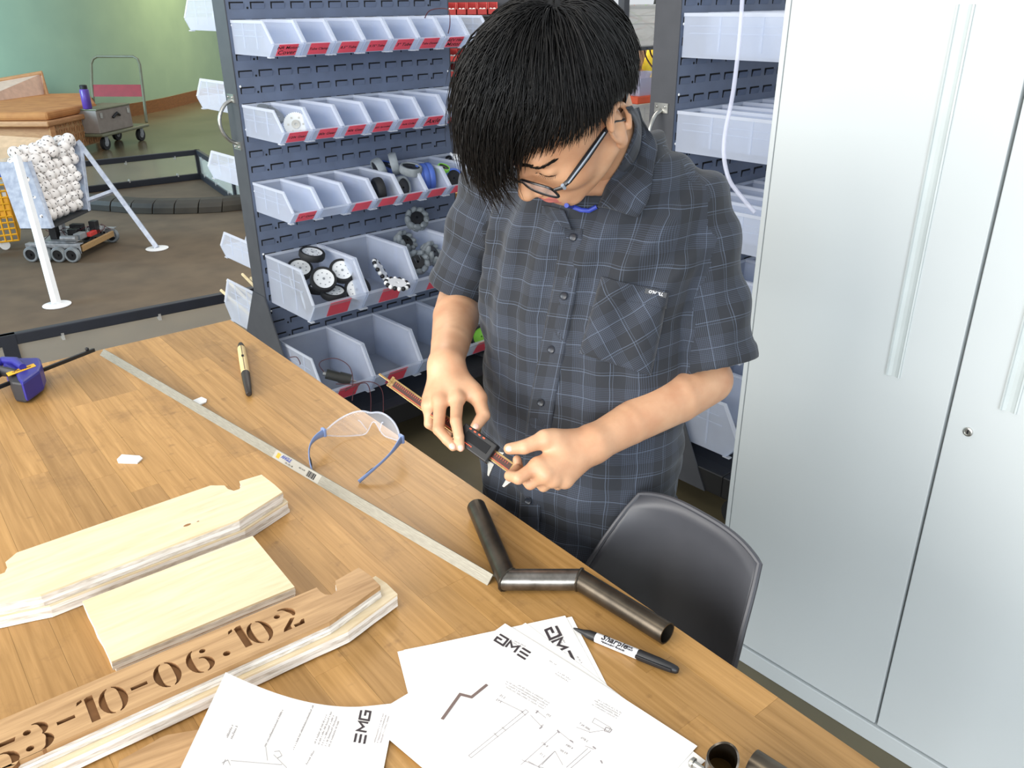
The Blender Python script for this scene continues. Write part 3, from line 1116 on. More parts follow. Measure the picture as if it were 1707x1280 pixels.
def flat(u, v):
    return 0.0


def curlB(u, v):
    return 0.0012 * math.sin(PI * u) + 0.002 * max(0, v - .7)


sheet('white drawing sheet topmost in the right pile, bent tube and upside-down logo printed', XB, LH, LW, curlB,
      [('logo_print', M['print'], b_logo), ('tube_print', M['print_brown'], b_tube), ('line_print', M['print_pale'], b_lines), ('text_print', M['print_pale'], b_text)])

# sheet C, turned the other way, its logo half covered
A2 = P(942, 1026, TZ + .0014); B2 = P(1000, 1133, TZ + .0012); C2 = P(870, 1040, TZ + .0014)
XC = sheet_frame(A2, B2, C2)


def c_logo(q):
    emg_px(q, XC, (938, 1106), (908, 1046), 0.01)


def c_text(q):
    scr_px(q, XC, (940, 1070), (928, 1044), 0.0022, rg, 2)
    scr_px(q, XC, (968, 1104), (960, 1092), 0.0025, rg, 1)


sheet('white drawing sheet poking out at the top of the right pile with a half-covered logo', XC, LH, LW, flat, [('logo_print', M['print'], c_logo), ('text_print', M['print_pale'], c_text)])
# sheet E, between B and C, hiding most of C's logo
A4 = P(876, 1038, TZ + .0021); B4 = P(1000, 1133, TZ + .0019); C4 = P(800, 1090, TZ + .0021)
XE = sheet_frame(A4, B4, C4)


def e_text(q):
    scr_px(q, XE, (926, 1110), (910, 1100), 0.0025, rg, 1)
    scr_px(q, XE, (950, 1130), (930, 1116), 0.0025, rg, 2)


sheet('white drawing sheet second from the top of the right pile, hiding half a logo', XE, LH, LW, flat, [('text_print', M['print_pale'], e_text)])
# sheet A, lowest, left
A3 = P(673, 1083, TZ + .0007); B3 = P(830, 1052, TZ + .0007); C3 = P(689, 1146, TZ + .0007)
XA = sheet_frame(A3, B3, C3)
sheet('blank white sheet lowest in the right pile, its corner showing at the left', XA, LW, 0.26, flat, [])
# sheet D, curling over the numbered board down to the bench
D0 = P(376, 1120, TZ + .046); D1 = P(661, 1171, TZ + .004)
eD = Vector((D1.x - D0.x, D1.y - D0.y, 0)); WD_ = eD.length; eD.normalize()
nD = Vector((eD.y, -eD.x, 0))
if nD.dot(Vector((-D0.x, -D0.y, 0))) < 0: nD = -nD


def ptD(u, v):
    h_ = .0458 + .004 * v
    t_ = min(1, u / .80)
    z = TZ + .0035 + (h_ - .0035) * (1 - t_) ** 1.55
    return Vector((D0.x, D0.y, 0)) + eD * (WD_ * u) + nD * (.27 * v + .010 * math.sin(PI * u)) + Vector((0, 0, z))


rowsD = [[ptD(i / 24, k / 16) for i in range(25)] for k in range(17)]
tD = thing('drawing_sheet', 'white drawing sheet curling over the numbered board, upright logo along its right side', 'paper', tuple(D0))
b = MB(); b.loft(rowsD, closed=False); b.loft([[q - Vector((0, 0, .00025)) for q in r_] for r_ in rowsD], closed=False)
DB = BVHTree.FromPolygons([Vector(v) for v in b.v], b.f)
b.build('paper', M['paper'], tD, smooth=True, angle=180, fix=False, world=True)


def locD(px):
    r_ = DB.ray_cast(Vector(EYE), Vector(ray(*px)))
    return (r_[0].x, r_[0].y) if r_[0] is not None else tuple(P(px[0], px[1], TZ + .02)[:2])


def onD(q):
    out_ = []
    for x, y, z in q.v:
        r_ = DB.ray_cast(Vector((x, y, 2)), Vector((0, 0, -1)))
        out_.append((x, y, (r_[0].z if r_[0] is not None else TZ + .01) + z + .0003))
    q.v = out_


def frD(a, e):
    a, e = Vector(locD(a)), Vector(locD(e)); d = (e - a).normalized(); n = Vector((-d.y, d.x))
    return a, d, n, (e - a).length


def mxD(o, d, n):
    return Matrix(((d.x, n.x, 0, o.x), (d.y, n.y, 0, o.y), (0, 0, 1, 0), (0, 0, 0, 1)))


q = MB(); a, d, n, L = frD((607, 1240), (618, 1184)); emg(q, mxD(a, d, n), L / (3 * 1.15 + 2 * .35 + .22)); onD(q); q.build('logo_print', M['print'], tD, world=True, fix=False)
q = MB()
for a, e, h_, rows in (((526, 1240), (548, 1186), .0022, 5), ((625, 1238), (640, 1190), .002, 3), ((380, 1230), (392, 1203), .0025, 2), ((443, 1245), (480, 1168), .002, 1),
                       ((490, 1250), (524, 1175), .002, 1), ((512, 1275), (526, 1250), .0025, 1)):
    a, d, n, L = frD(a, e)
    for k in range(rows): scribble(q, mxD(a - n * h_ * 1.7 * k, d, n), 0, 0, L * rg.uniform(.75, 1), h_, rg)
onD(q); q.build('text_print', M['print_pale'], tD, world=True, fix=False)
q = MB()
for pts in ([(370, 1272), (380, 1267), (384, 1276)], [(376, 1266), (372, 1275)], [(385, 1268), (470, 1275)], [(457, 1253), (466, 1252), (470, 1260), (462, 1264), (456, 1258)], [(443, 1245), (446, 1268)], [(460, 1262), (478, 1280)]):
    ribbon(q, [locD(k) for k in pts], .00032, Matrix.Identity(4))
onD(q); q.build('line_print', M['print_pale'], tD, world=True, fix=False)

# ------------------------------------------------------------------ aluminium angle bar
a = P(166, 592, TZ); e = P(812, 976, TZ)
d = (e - a).normalized(); n = Vector((d.y, -d.x, 0))     # n points to the right of the bar
if n.dot(Vector((1, 0, 0))) < 0: n = -n
t = thing('angle_bar', 'long aluminium angle bar with a price sticker lying across the bench', 'metal bar', tuple(a), math.atan2(d.y, d.x))
LB = (e - a).length
lr = 1 if (Vector((-d.y, d.x, 0))).dot(n) > 0 else -1
s_ = 0.0118
th = 0.0022
prof = [(0, 0), (s_, s_), (2 * s_, 0), (2 * s_ - th * 1.41, 0), (s_, s_ - th * 1.41), (th * 1.41, 0)]
b = MB(); b.loft([[(x, lr * p[0], p[1]) for p in prof] for x in (0, LB)])
b.build('profile', M['alu'], t, bevel=0.0004)
M['sticker'] = plain('sticker_silver', '#aaa69b', 0.55)
M['gold'] = plain('gold_print', '#c79a2b', 0.5); M['blue_ink'] = plain('blue_ink', '#2b3f8c', 0.6)
x0 = (P(448, 765, TZ) - a).dot(d); x1 = (P(528, 808, TZ) - a).dot(d)
Xs = Matrix(((1, 0, 0, 0), (0, lr * .7071, -lr * .7071, 0), (0, .7071, .7071, 0), (0, 0, 0, 1)))
b = MB(); b.span((x0, 0.001, 0.0001), (x1, 0.0158, 0.0003), Xs)
st = b.build('sticker', M['sticker'], t)
b = MB(); L = x1 - x0
b.span((x0 + .06 * L, .004, .0003), (x0 + .13 * L, .013, .0005), Xs); b.mat(1)
text_strokes(b, 'ANGLE', 0.0085, Xs @ Matrix.Translation((x0 + .26 * L, .0105, .0004)), 1, .0001, .2, bold=.0003)
for k in range(14):
    xx = x0 + (.74 + .012 * k) * L
    b.mat(2).span((xx, .003, .0003), (xx + random.choice([.0006, .001, .0014]), .013, .0005), Xs)
text_strokes(b, '1/8 x 3/4 x 48', 0.004, Xs @ Matrix.Translation((x0 + .36 * L, .0042, .0004)), 2, .0001)
text_strokes(b, '6063 ALUM', 0.0035, Xs @ Matrix.Translation((x0 + .62 * L, .009, .0004)), 2, .0001)
b.build('sticker_print', [M['gold'], M['blue_ink'], M['ink']], st, fix=False)

# ------------------------------------------------------------------ welded bent tube
M['raw_steel'] = noise_mat('raw_steel_tube', '#3f3a34', '#5f574c', 0.34, 0.85, 9, (3, 3, 3))
M['ground_steel'] = noise_mat('ground_steel_tube', '#5a5650', '#8f8a83', 0.28, 0.9, 16, (3, 3, 3))
r = 0.0143
J = [P(794, 845, TZ + r), P(846, 966, TZ + r), P(966, 966, TZ + r), P(1112, 1056, TZ + r)]
t = thing('bent_tube', 'dark steel tube welded into a zigzag of three pieces on the bench edge', 'tube', tuple(J[1]))
for k in range(3):
    a, c = J[k], J[k + 1]
    d = (c - a).normalized()
    u = Vector((0, 0, 1)); v = d.cross(u)
    ends = []
    for q, other in ((a, J[k - 1] if k > 0 else None), (c, J[k + 2] if k < 2 else None)):
        nn = d if other is None else ((d - (other - q).normalized()) if q is a else (d - (other - q).normalized())).normalized()
        if other is not None:
            dd = (other - q).normalized()
            into = (c - a).normalized() if q is a else (a - c).normalized()
            nn = (dd - into).normalized()
        ends.append((q, nn))
    rings = []
    for rad in (r, r - 0.0018):
        rr = []
        for q, nn in ends:
            ring = []
            for i in range(28):
                p0 = a + (u * math.sin(2 * PI * i / 28) + v * math.cos(2 * PI * i / 28)) * rad
                tt = (q - p0).dot(nn) / d.dot(nn)
                ring.append(p0 + d * tt)
            rr.append(ring)
        rings.append(rr)
    b = MB(); b.loft([rings[1][0], rings[0][0], rings[0][1], rings[1][1], rings[1][0]], cap=False)
    b.build('tube_piece', M['ground_steel'] if k == 1 else M['raw_steel'], t, smooth=True, angle=35, world=True)
for k in (1, 2):
    a, q, c = J[k - 1], J[k], J[k + 1]
    d0 = (q - a).normalized(); nn = ((c - q).normalized() + d0).normalized()
    u = Vector((0, 0, 1)); v = d0.cross(u)
    path = []
    for i in range(28):
        p0 = q + (u * math.sin(2 * PI * i / 28) + v * math.cos(2 * PI * i / 28)) * r
        path.append(p0 + d0 * ((q - p0).dot(nn) / d0.dot(nn)))
    b = MB(); b.tube(path, [0.0016 + 0.0005 * (i % 2) for i in range(28)], 6, loop=True)
    b.build('weld_bead', M['raw_steel'], t, smooth=True, world=True)

# ------------------------------------------------------------------ marker pen
a = P(956, 1047, TZ + 0.006); e = P(1131, 1118, TZ + 0.006)
d = (e - a).normalized(); L = (e - a).length
t = thing('marker_pen', 'black and white permanent marker lying beside the drawings', 'pen', tuple(a), math.atan2(d.y, d.x))
Xm = Matrix(((0, 0, 1, 0), (1, 0, 0, 0), (0, 1, 0, 0), (0, 0, 0, 1)))
f = L / 0.137
b = MB(); b.lathe([(0.0008, 0), (0.0015, .002 * f), (0.0028, .010 * f), (0.0032, .013 * f), (0.0048, .018 * f), (.0056, .022 * f), (.0058, .031 * f)], 24, Xm)
b.build('tip', M['black'], t, smooth=True)
M['pen_white'] = plain('pen_barrel_grey_white', '#d9dade', 0.4, v=.01)
b = MB(); b.lathe([(.0057, .031 * f), (.0059, .032 * f), (.0061, .084 * f), (.0059, .086 * f)], 24, Xm)
br = b.build('barrel', M['pen_white'], t, smooth=True)
b = MB(); b.lathe([(.0060, .086 * f), (.0066, .0875 * f), (.0064, .112 * f), (.0056, .128 * f), (.0045, .135 * f), (.003, .137 * f)], 24, Xm)
b.box((.108 * f, -.0066, .002), (.045 * f, .0025, .004)); b.build('cap', M['black'], t, smooth=True, bevel=.0004)
q = MB()
text_strokes(q, 'Sharpie', 0.0115, Matrix.Identity(4), 0, 0.0001, 0.25, bold=0.00025)
text_strokes(q, 'PERMANENT MARKER', 0.0032, Matrix.Translation((0.000, -.0062, 0)), 0, 0.0001, bold=.0001)
text_strokes(q, 'FINE\nPOINT', 0.0032, Matrix.Translation((0.0205, -.001, 0)), 0, 0.0001, bold=.0001)
rr = 0.0067
q.v = [(.056 * f + x, (rr + z) * math.sin(y / rr - .25), (rr + z) * math.cos(y / rr - .25)) for x, y, z in q.v]
q.build('lettering', M['ink'], br, fix=False)

# ------------------------------------------------------------------ pocket knife pen, scraps
a = P(401, 573, TZ + .009); e = P(415, 657, TZ + .009)
d = (e - a).normalized(); L = (e - a).length
t = thing('utility_knife', 'cream and black pen-shaped knife near the far bench corner', 'knife', tuple(a), math.atan2(d.y, d.x))
M['cream'] = plain('cream_handle', '#e0c48c', 0.45); M['brown_black'] = plain('dark_brown_plastic', '#2b241f', 0.5)
for lo, hi, m, nm, r0, r1 in ((0, .10, 'brown_black', 'butt', .005, .0085), (.10, .62, 'cream', 'handle', .0085, .0088), (.62, 1, 'brown_black', 'grip', .0092, .006)):
    b = MB(); b.lathe([(r0 * .7, L * lo), (r0, L * lo + .002), ((r0 + r1) / 2 + .0004, L * (lo + hi) / 2), (r1, L * hi - .002), (r1 * .7, L * hi)], 14, Xm)
    h = b.build(nm, M[m], t, smooth=True)
    if nm == 'handle':
        b = MB(); b.box((L * .34, 0, .0088), (.012, .005, .0012)); b.build('window', M['void'], h)
        b = MB(); b.box((L * .36, .0, .0087), (L * .5, .0012, .0008)); b.build('seam', M['brown_black'], h)
for nm, lab, px in (('paper_scrap', 'small white chipped scrap lying alone on the open bench top', [(195, 766), (203, 758), (233, 760), (238, 764), (229, 772), (197, 771)]),
                    ('paper_scrap', 'small white scrap tucked behind the aluminium angle bar', [(318, 669), (336, 662), (345, 666), (344, 670), (331, 676)])):
    b = MB(); b.prism([P(*p, TZ + .002)[:2] for p in px], TZ + .0002, TZ + .0032)
    tag(b.build(nm, M['white_plastic'], world=True, bevel=.0006), lab, 'scrap')

# ------------------------------------------------------------------ tubes at the lower right
top = PD(1206, 1262, 0.80)
base = Vector((top.x + .028, top.y + .018, TZ + 0.0))
ax = (top - base).normalized()
b = MB()
side = ax.cross(Vector((0, 0, 1))).normalized(); oth = ax.cross(side)
rg2 = []
for rad, lo in ((.0155, 0), (.0155, 1), (.0135, 1), (.0135, 0)):
    ring = []
    for i in range(36):
        an = 2 * PI * i / 36
        off = (side * math.cos(an) + oth * math.sin(an)) * rad
        p = (base + off) if lo == 0 else (top + off + ax * (0.012 * (abs(math.cos(an - 0.9)) ** 2) - .012))
        ring.append(p)
    rg2.append(ring)
zs = min(v.z for v in rg2[0])
for ring in (rg2[0], rg2[3]):
    for i in range(36):
        ring[i] = ring[i] + ax * ((TZ + .0003 - ring[i].z) / ax.z)
b.loft([rg2[0], rg2[1], rg2[2], rg2[3], rg2[0]], cap=False)
tag(b.build('tube_stub', M['raw_steel'], smooth=True, angle=35, world=True), 'dark steel tube stub standing on end with a scooped rim at the lower right', 'tube')
a = P(1254, 1272, TZ + .0152); e = a + (P(1420, 1380, TZ + .0152) - a).normalized() * .16
b = MB()
d = (e - a).normalized(); sd = Vector((d.y, -d.x, 0)); up = Vector((0, 0, 1))
rings = [[c + (sd * math.cos(2 * PI * i / 28) + up * math.sin(2 * PI * i / 28)) * rad for i in range(28)] for c, rad in ((a, .013), (a, .015), (e, .015), (e, .013))]
b.loft(rings + [rings[0]], cap=False)
tag(b.build('tube_stub', M['raw_steel'], smooth=True, angle=35, world=True), 'dark steel tube piece lying flat at the lower right frame edge', 'tube')
a = P(1150, 1268, TZ + .006); e = P(1182, 1290, TZ + .006)
b = MB(); d = (e - a)
b.tube([a, a + d * .08, a + d * .22, a + d * .24, a + d * .5, a + d], [.003, .0055, .0058, .0035, .0035, .0035], 14)
tag(b.build('steel_fitting', M['steel'], smooth=True, angle=40, world=True), 'small shiny steel pin beside the standing tube stub', 'pin')

# ------------------------------------------------------------------ bar clamp at the left
M['clamp_blue'] = plain('clamp_blue', '#2a2a86', 0.4); M['clamp_black'] = plain('clamp_grip', '#25262c', 0.55)
t = thing('bar_clamp', 'blue and black trigger bar clamp hanging in at the left bench edge', 'clamp', tuple(P(40, 630, TZ)))
z0 = TZ + .03
a, e = P(-90, 680, z0), P(157, 583, z0)
b = MB(); dd = (e - a).normalized(); up = Vector((0, 0, 1)); sd = dd.cross(up)
b.loft([[p + sd * sx * .0028 + up * uz * .008 for sx, uz in ((-1, -.45), (1, -.45), (1, .45), (-1, .45))] for p in (a, e)])
b.ball(P(146, 586, z0) + up * .006, .004)
b.build('bar', M['black'], t, world=True)


def px_prism(q, pts, z0, z1):
    q.prism([P(*p, (z0 + z1) / 2)[:2] for p in pts], z0, z1)


b = MB(); px_prism(b, [(8, 622), (22, 612), (70, 611), (74, 622), (70, 634), (42, 655), (34, 648), (30, 638)], TZ + .006, TZ + .05)
bd = b.build('jaw_body', M['clamp_blue'], t, world=True, bevel=.005)
b = MB(); px_prism(b, [(14, 633), (32, 632), (42, 640), (42, 656), (22, 653)], TZ + .001, TZ + .046); b.build('pad', M['clamp_black'], t, world=True, bevel=.005)
b = MB(); b.tube([P(-14, 612, TZ + .045), P(6, 601, TZ + .05), P(26, 602, TZ + .055), P(38, 612, TZ + .055)], [.008, .009, .009, .007], 10); b.build('trigger', M['clamp_blue'], t, world=True, smooth=True)
b = MB(); b.tube([P(-40, 640, TZ + .04), P(0, 618, TZ + .045), P(28, 622, TZ + .045)], [.013, .012, .008], 10); b.build('grip', M['clamp_black'], t, world=True, smooth=True)
b = MB(); px_prism(b, [(10, 622), (56, 606), (60, 610), (14, 627)], TZ + .0502, TZ + .0512)
lb = b.build('clamp_label', M['yellow'], t, world=True)
q0, q1 = P(14, 623, TZ + .0513), P(57, 609, TZ + .0513); dd = (q1 - q0).normalized(); mm = (q0 + q1) / 2
b = MB(); text_strokes(b, 'QUICK-GRIP', 0.0068, Matrix(((dd.x, -dd.y, 0, mm.x), (dd.y, dd.x, 0, mm.y), (0, 0, 1, mm.z), (0, 0, 0, 1))), 0, .0001, .2, bold=.0002)
b.build('clamp_print', M['ink'], lb, world=True, fix=False)

# ------------------------------------------------------------------ safety glasses
M['clear'] = clear_mat('clear_polycarbonate', '#f2f6ff', 0.05, edge=.45)
M['clear_edge'] = clear_mat('clear_polycarbonate_edge', '#dfe9fb', 0.22, edge=.6)
M['temple'] = plain('blue_grey_temple', '#7d92bd', 0.25, v=.03)
HL, HR = P(538, 722, TZ + .030), P(668, 733, TZ + .034)
ctr = (HL + HR) / 2
wx = (HR - HL); W = wx.length; wx.normalize()
fwv = Vector((-wx.y, wx.x, 0))
if fwv.dot(Vector((_fw[0], _fw[1], 0))) < 0: fwv = -fwv
t = thing('safety_glasses', 'clear wraparound safety glasses standing open on the bench', 'glasses', (ctr.x, ctr.y, TZ))


def lens_pt(u, k):
    """u -1..1 across, k 0 (bottom) .. 1 (top)"""
    x = u * W / 2
    y = 0.052 * (1 - abs(u) ** 2.4) ** 0.75
    nose = math.exp(-(u / 0.16) ** 2)
    top = 0.055 + 0.004 * math.cos(PI * u) - 0.02 * abs(u) ** 4 - .004 * nose
    bot = 0.004 + 0.028 * nose + 0.02 * abs(u) ** 5
    z = bot + (top - bot) * k
    return Vector((ctr.x, ctr.y, TZ)) + wx * x + fwv * (y + 0.010 * (k - .5) * -1) + Vector((0, 0, z))


us = [-1 + 2 * i / 48 for i in range(49)]
b = MB(); b.loft([[lens_pt(u, k) for u in us] for k in (0, .2, .4, .6, .8, 1)], closed=False)
lens = b.build('lens', M['clear'], t, smooth=True, angle=180, world=True, solid=.0018)
b = MB(); b.tube([lens_pt(u, 1.0) for u in us], .0016, 8); b.tube([lens_pt(u, 0.0) for u in us], .0013, 6)
for sgn in (-1, 1):
    b.tube([lens_pt(sgn * (0.17 + .16 * s), .12 + .55 * math.sin(PI * s * .5)) - fwv * .004 for s in [i / 8 for i in range(9)]], .0011, 6)
b.build('lens_rim', M['clear_edge'], t, smooth=True, world=True)
for Hg, tip, nm in ((HL, P(521, 787, TZ + .004), 0), (HR, P(598, 803, TZ + .004), 1)):
    out = (-wx if nm == 0 else wx)
    pth, rad = [], []
    for i in range(15):
        s = i / 14
        p = Hg.lerp(tip, s) + out * (0.014 * math.sin(PI * s) * (1 if nm == 0 else 1.0))
        p.z = Hg.z + (tip.z - Hg.z) * s ** 1.6 + .004 * math.sin(PI * s)
        pth.append(p); rad.append(.0075 - .0045 * min(1, s * 2.2) + (.0012 * max(0, s - .7) / .3))
    b = MB(); b.tube(pth, rad, 10, flat=(.42, 1))
    tm = b.build('temple', M['temple'], t, smooth=True, world=True)
    b = MB(); b.tube([p - out * .0012 for p in pth[10:14]], [.001, .0036, .0036, .001], 8, flat=(.5, 1)); b.build('temple_pad', M['clamp_black'], tm, smooth=True, world=True)
    b = MB(); b.box((0, 0, 0), (.006, .012, .016), Matrix.Translation(Hg + fwv * .004)); b.build('hinge', M['temple'], tm, world=True, bevel=.002)
# ------------------------------------------------------------------ implicit surfaces (for the person)
def snet(fn, lo, hi, h):
    """naive surface nets of fn(points)->distance over a box"""
    lo, hi = np.array(lo, float), np.array(hi, float)
    n = np.ceil((hi - lo) / h).astype(int) + 1
    ax = [lo[i] + h * np.arange(n[i]) for i in range(3)]
    V = np.empty(n, np.float32)
    G = np.stack(np.meshgrid(ax[1], ax[2], indexing='ij'), -1).reshape(-1, 2)
    st = max(1, int(400000 / (n[1] * n[2])))
    for i in range(0, n[0], st):
        xs = ax[0][i:i + st]
        pts = np.empty((len(xs), len(G), 3))
        pts[:, :, 0] = xs[:, None]; pts[:, :, 1:] = G[None]
        V[i:i + st] = fn(pts.reshape(-1, 3)).reshape(len(xs), n[1], n[2])
    S = V < 0
    c = [S[i:n[0] - 1 + i, j:n[1] - 1 + j, k:n[2] - 1 + k] for i in (0, 1) for j in (0, 1) for k in (0, 1)]
    cnt = sum(x.astype(np.int8) for x in c)
    act = (cnt > 0) & (cnt < 8)
    idx = np.argwhere(act)
    ids = -np.ones(act.shape, np.int64); ids[act] = np.arange(len(idx))
    acc = np.zeros((len(idx), 3)); num = np.zeros(len(idx))
    cor = [np.array((i, j, k)) for i in (0, 1) for j in (0, 1) for k in (0, 1)]
    vals = [V[idx[:, 0] + q[0], idx[:, 1] + q[1], idx[:, 2] + q[2]].astype(float) for q in cor]
    for a in range(8):
        for b_ in range(a + 1, 8):
            d = cor[b_] - cor[a]
            if abs(d).sum() != 1: continue
            va, vb = vals[a], vals[b_]
            m = (va < 0) != (vb < 0)
            t = np.where(m, va / np.where(m, va - vb, 1), 0)
            acc += np.where(m[:, None], cor[a] + t[:, None] * d, 0); num += m
    P3 = lo + (idx + acc / num[:, None]) * h
    faces = []
    for axs in range(3):
        sl0 = [slice(None)] * 3; sl1 = [slice(None)] * 3
        sl0[axs] = slice(0, n[axs] - 1); sl1[axs] = slice(1, n[axs])
        A, B = S[tuple(sl0)], S[tuple(sl1)]
        e = np.argwhere(A != B)
        o1, o2 = (axs + 1) % 3, (axs + 2) % 3
        ok = (e[:, o1] > 0) & (e[:, o2] > 0) & (e[:, o1] < n[o1] - 1) & (e[:, o2] < n[o2] - 1)
        e = e[ok]
        d1 = np.zeros(3, int); d1[o1] = 1; d2 = np.zeros(3, int); d2[o2] = 1
        q = [ids[tuple((e - x).T)] for x in (d1 * 0, d1, d1 + d2, d2)]
        F = np.stack(q, 1)
        fl = B[tuple(e.T)]
        F[fl] = F[fl][:, ::-1]
        F = F[:, ::-1]
        faces.append(F)
    F = np.concatenate(faces)
    return P3, F[(F >= 0).all(1)]


def smin(a, b, k):
    h = np.clip(0.5 + 0.5 * (b - a) / k, 0, 1)
    return b + (a - b) * h - k * h * (1 - h)


def smax(a, b, k):
    return -smin(-a, -b, k)


def cone(p, a, b, r0, r1):
    a, b = np.array(a, float), np.array(b, float)
    ab = b - a
    t = np.clip(((p - a) @ ab) / (ab @ ab), 0, 1)
    return np.linalg.norm(p - a - t[:, None] * ab, axis=1) - (r0 + (r1 - r0) * t)


def ell(p, c, r):
    q = (p - np.array(c)) / np.array(r)
    k = np.linalg.norm(q, axis=1)
    return (k - 1) * min(r) * 1.0 if False else k * (k - 1) / np.maximum(np.linalg.norm(q / np.array(r), axis=1), 1e-9)


def chain(p, pts, rs):
    d = None
    for i in range(len(pts) - 1):
        c = cone(p, pts[i], pts[i + 1], rs[i], rs[i + 1])
        d = c if d is None else smin(d, c, 0.002)
    return d


def npv(v):
    return np.array((v[0], v[1], v[2]), float)


def add_net(s, net):
    s.add([tuple(v) for v in net[0]], [tuple(int(i) for i in f) for f in net[1]])


# ------------------------------------------------------------------ skeleton (metres, world)
FAZ = math.radians(196)
FW = np.array([math.cos(FAZ), math.sin(FAZ), 0]); LF = np.array([-math.sin(FAZ), math.cos(FAZ), 0])   # LF: his left
LF = np.cross(np.array([0, 0, 1.0]), FW)
SL, SR = npv(PD(1150, 352, 1.27)), npv(PD(828, 318, 1.41))
EL, ER = npv(PD(1181, 633, 1.32)), npv(PD(766, 500, 1.50))
WL, WR = npv(PD(992, 738, 1.20)), npv(PD(744, 606, 1.30))
PEL = npv(PD(966, 790, 1.41)); NB = npv(PD(1012, 268, 1.275))
CH = npv(PD(976, 520, 1.35))
# head frame
def hframe(az, de, ro):
    az, de, ro = (math.radians(v) for v in (az, de, ro))
    f = np.array([math.cos(az) * math.cos(de), math.sin(az) * math.cos(de), -math.sin(de)])
    u = np.array([math.cos(az) * math.sin(de), math.sin(az) * math.sin(de), math.cos(de)])
    l = np.cross(u, f)
    return math.cos(ro) * l + math.sin(ro) * u, f, -math.sin(ro) * l + math.cos(ro) * u


HLv, HFv, HUv = hframe(170, 48.2, -18)
HC = npv(PD(942.5, 184, 1.10))
HM = np.stack([HLv, HFv, HUv], 1)


def toh(p):
    return (p - HC) @ HM


def fromh(q):
    return np.array(q) @ HM.T + HC


NBh = toh(NB[None])[0]


def head_sdf(q):
    d = ell(q, (0, -.008, .047), (.080, .101, .090))
    d = smin(d, ell(q, (0, .034, -.018), (.067, .062, .082)), .03)
    d = smin(d, cone(q, (0, .040, -.055), (0, .070, -.090), .050, .021), .025)
    for s in (-1, 1):
        d = smin(d, cone(q, (s * .052, .005, -.045), (s * .018, .068, -.088), .020, .016), .02)
        d = smin(d, ell(q, (s * .043, .060, -.024), (.024, .024, .022)), .02)
    d = smin(d, cone(q, (-.034, .085, .030), (.034, .085, .030), .011, .011), .014)
    for s in (-1, 1):
        d = smax(d, -(np.linalg.norm(q - np.array((s * .032, .104, .008)), axis=1) - .014), .012)
        d = smin(d, ell(q, (s * .032, .0795, .005), (.0165, .0125, .0115)), .004)
        # lid crease
        d = smax(d, -cone(q, (s * .018, .0915, -.0005), (s * .046, .0865, -.0005), .0012, .0012), .002)
    nose = smin(cone(q, (0, .088, .020), (0, .112, -.026), .0075, .0105), ell(q, (0, .1135, -.031), (.0105, .010, .010)), .008)
    for s in (-1, 1):
        nose = smin(nose, ell(q, (s * .0125, .100, -.036), (.0075, .010, .0080)), .007)
    d = smin(d, nose, .009)
    for s in (-1, 1):
        d = smax(d, -ell(q, (s * .0065, .105, -.0445), (.0035, .006, .004)), .003)
    # muzzle and lips
    d = smin(d, ell(q, (0, .078, -.066), (.030, .020, .022)), .014)
    up = smin(cone(q, (-.021, .0885, -.0655), (-.004, .0985, -.0605), .0032, .0058), cone(q, (.021, .0885, -.0655), (.004, .0985, -.0605), .0032, .0058), .004)
    lo = cone(q, (-.017, .0890, -.0695), (.017, .0890, -.0695), .004, .004)
    lo = smin(lo, ell(q, (0, .0945, -.0715), (.014, .0075, .0062)), .005)
    d = smin(d, smin(up, lo, .0015), .003)
    # ears
    for s in (-1, 1):
        e = ell(q @ rotz(s * .45).T - np.array((0, 0, 0)), tuple(np.array((s * .083, -.006, .002)) @ rotz(s * .45).T), (.0075, .019, .033))
        e = smax(e, -ell(q, (s * .0945, -.004, .000), (.010, .0115, .020)), .006)
        rim = None
        for i in range(9):
            a0, a1 = math.radians(-70 + 24 * i), math.radians(-70 + 24 * (i + 1))
            p0 = (s * (.089 + .005 * math.cos(a0 - 2.4)), -.010 - .019 * -math.cos(a0 + .2) * -1, .004 + .030 * math.sin(a0 + .15))
            p1 = (s * (.089 + .005 * math.cos(a1 - 2.4)), -.010 - .019 * -math.cos(a1 + .2) * -1, .004 + .030 * math.sin(a1 + .15))
            c = cone(q, p0, p1, .0038, .0038)
            rim = c if rim is None else np.minimum(rim, c)
        e = smin(e, rim, .004)
        e = smin(e, ell(q, (s * .083, -.001, -.030), (.006, .009, .010)), .006)
        d = smin(d, e, .006)
    # neck
    d = smin(d, cone(q, (0, -.035, -.035), tuple(NBh), .054, .058), .03)
    return d


def rotz(a):
    return np.array([[math.cos(a), -math.sin(a), 0], [math.sin(a), math.cos(a), 0], [0, 0, 1]])


# hands: finger joints from the picture, at their depths
def j(*pts):
    return [npv(PD(*p)) for p in pts]


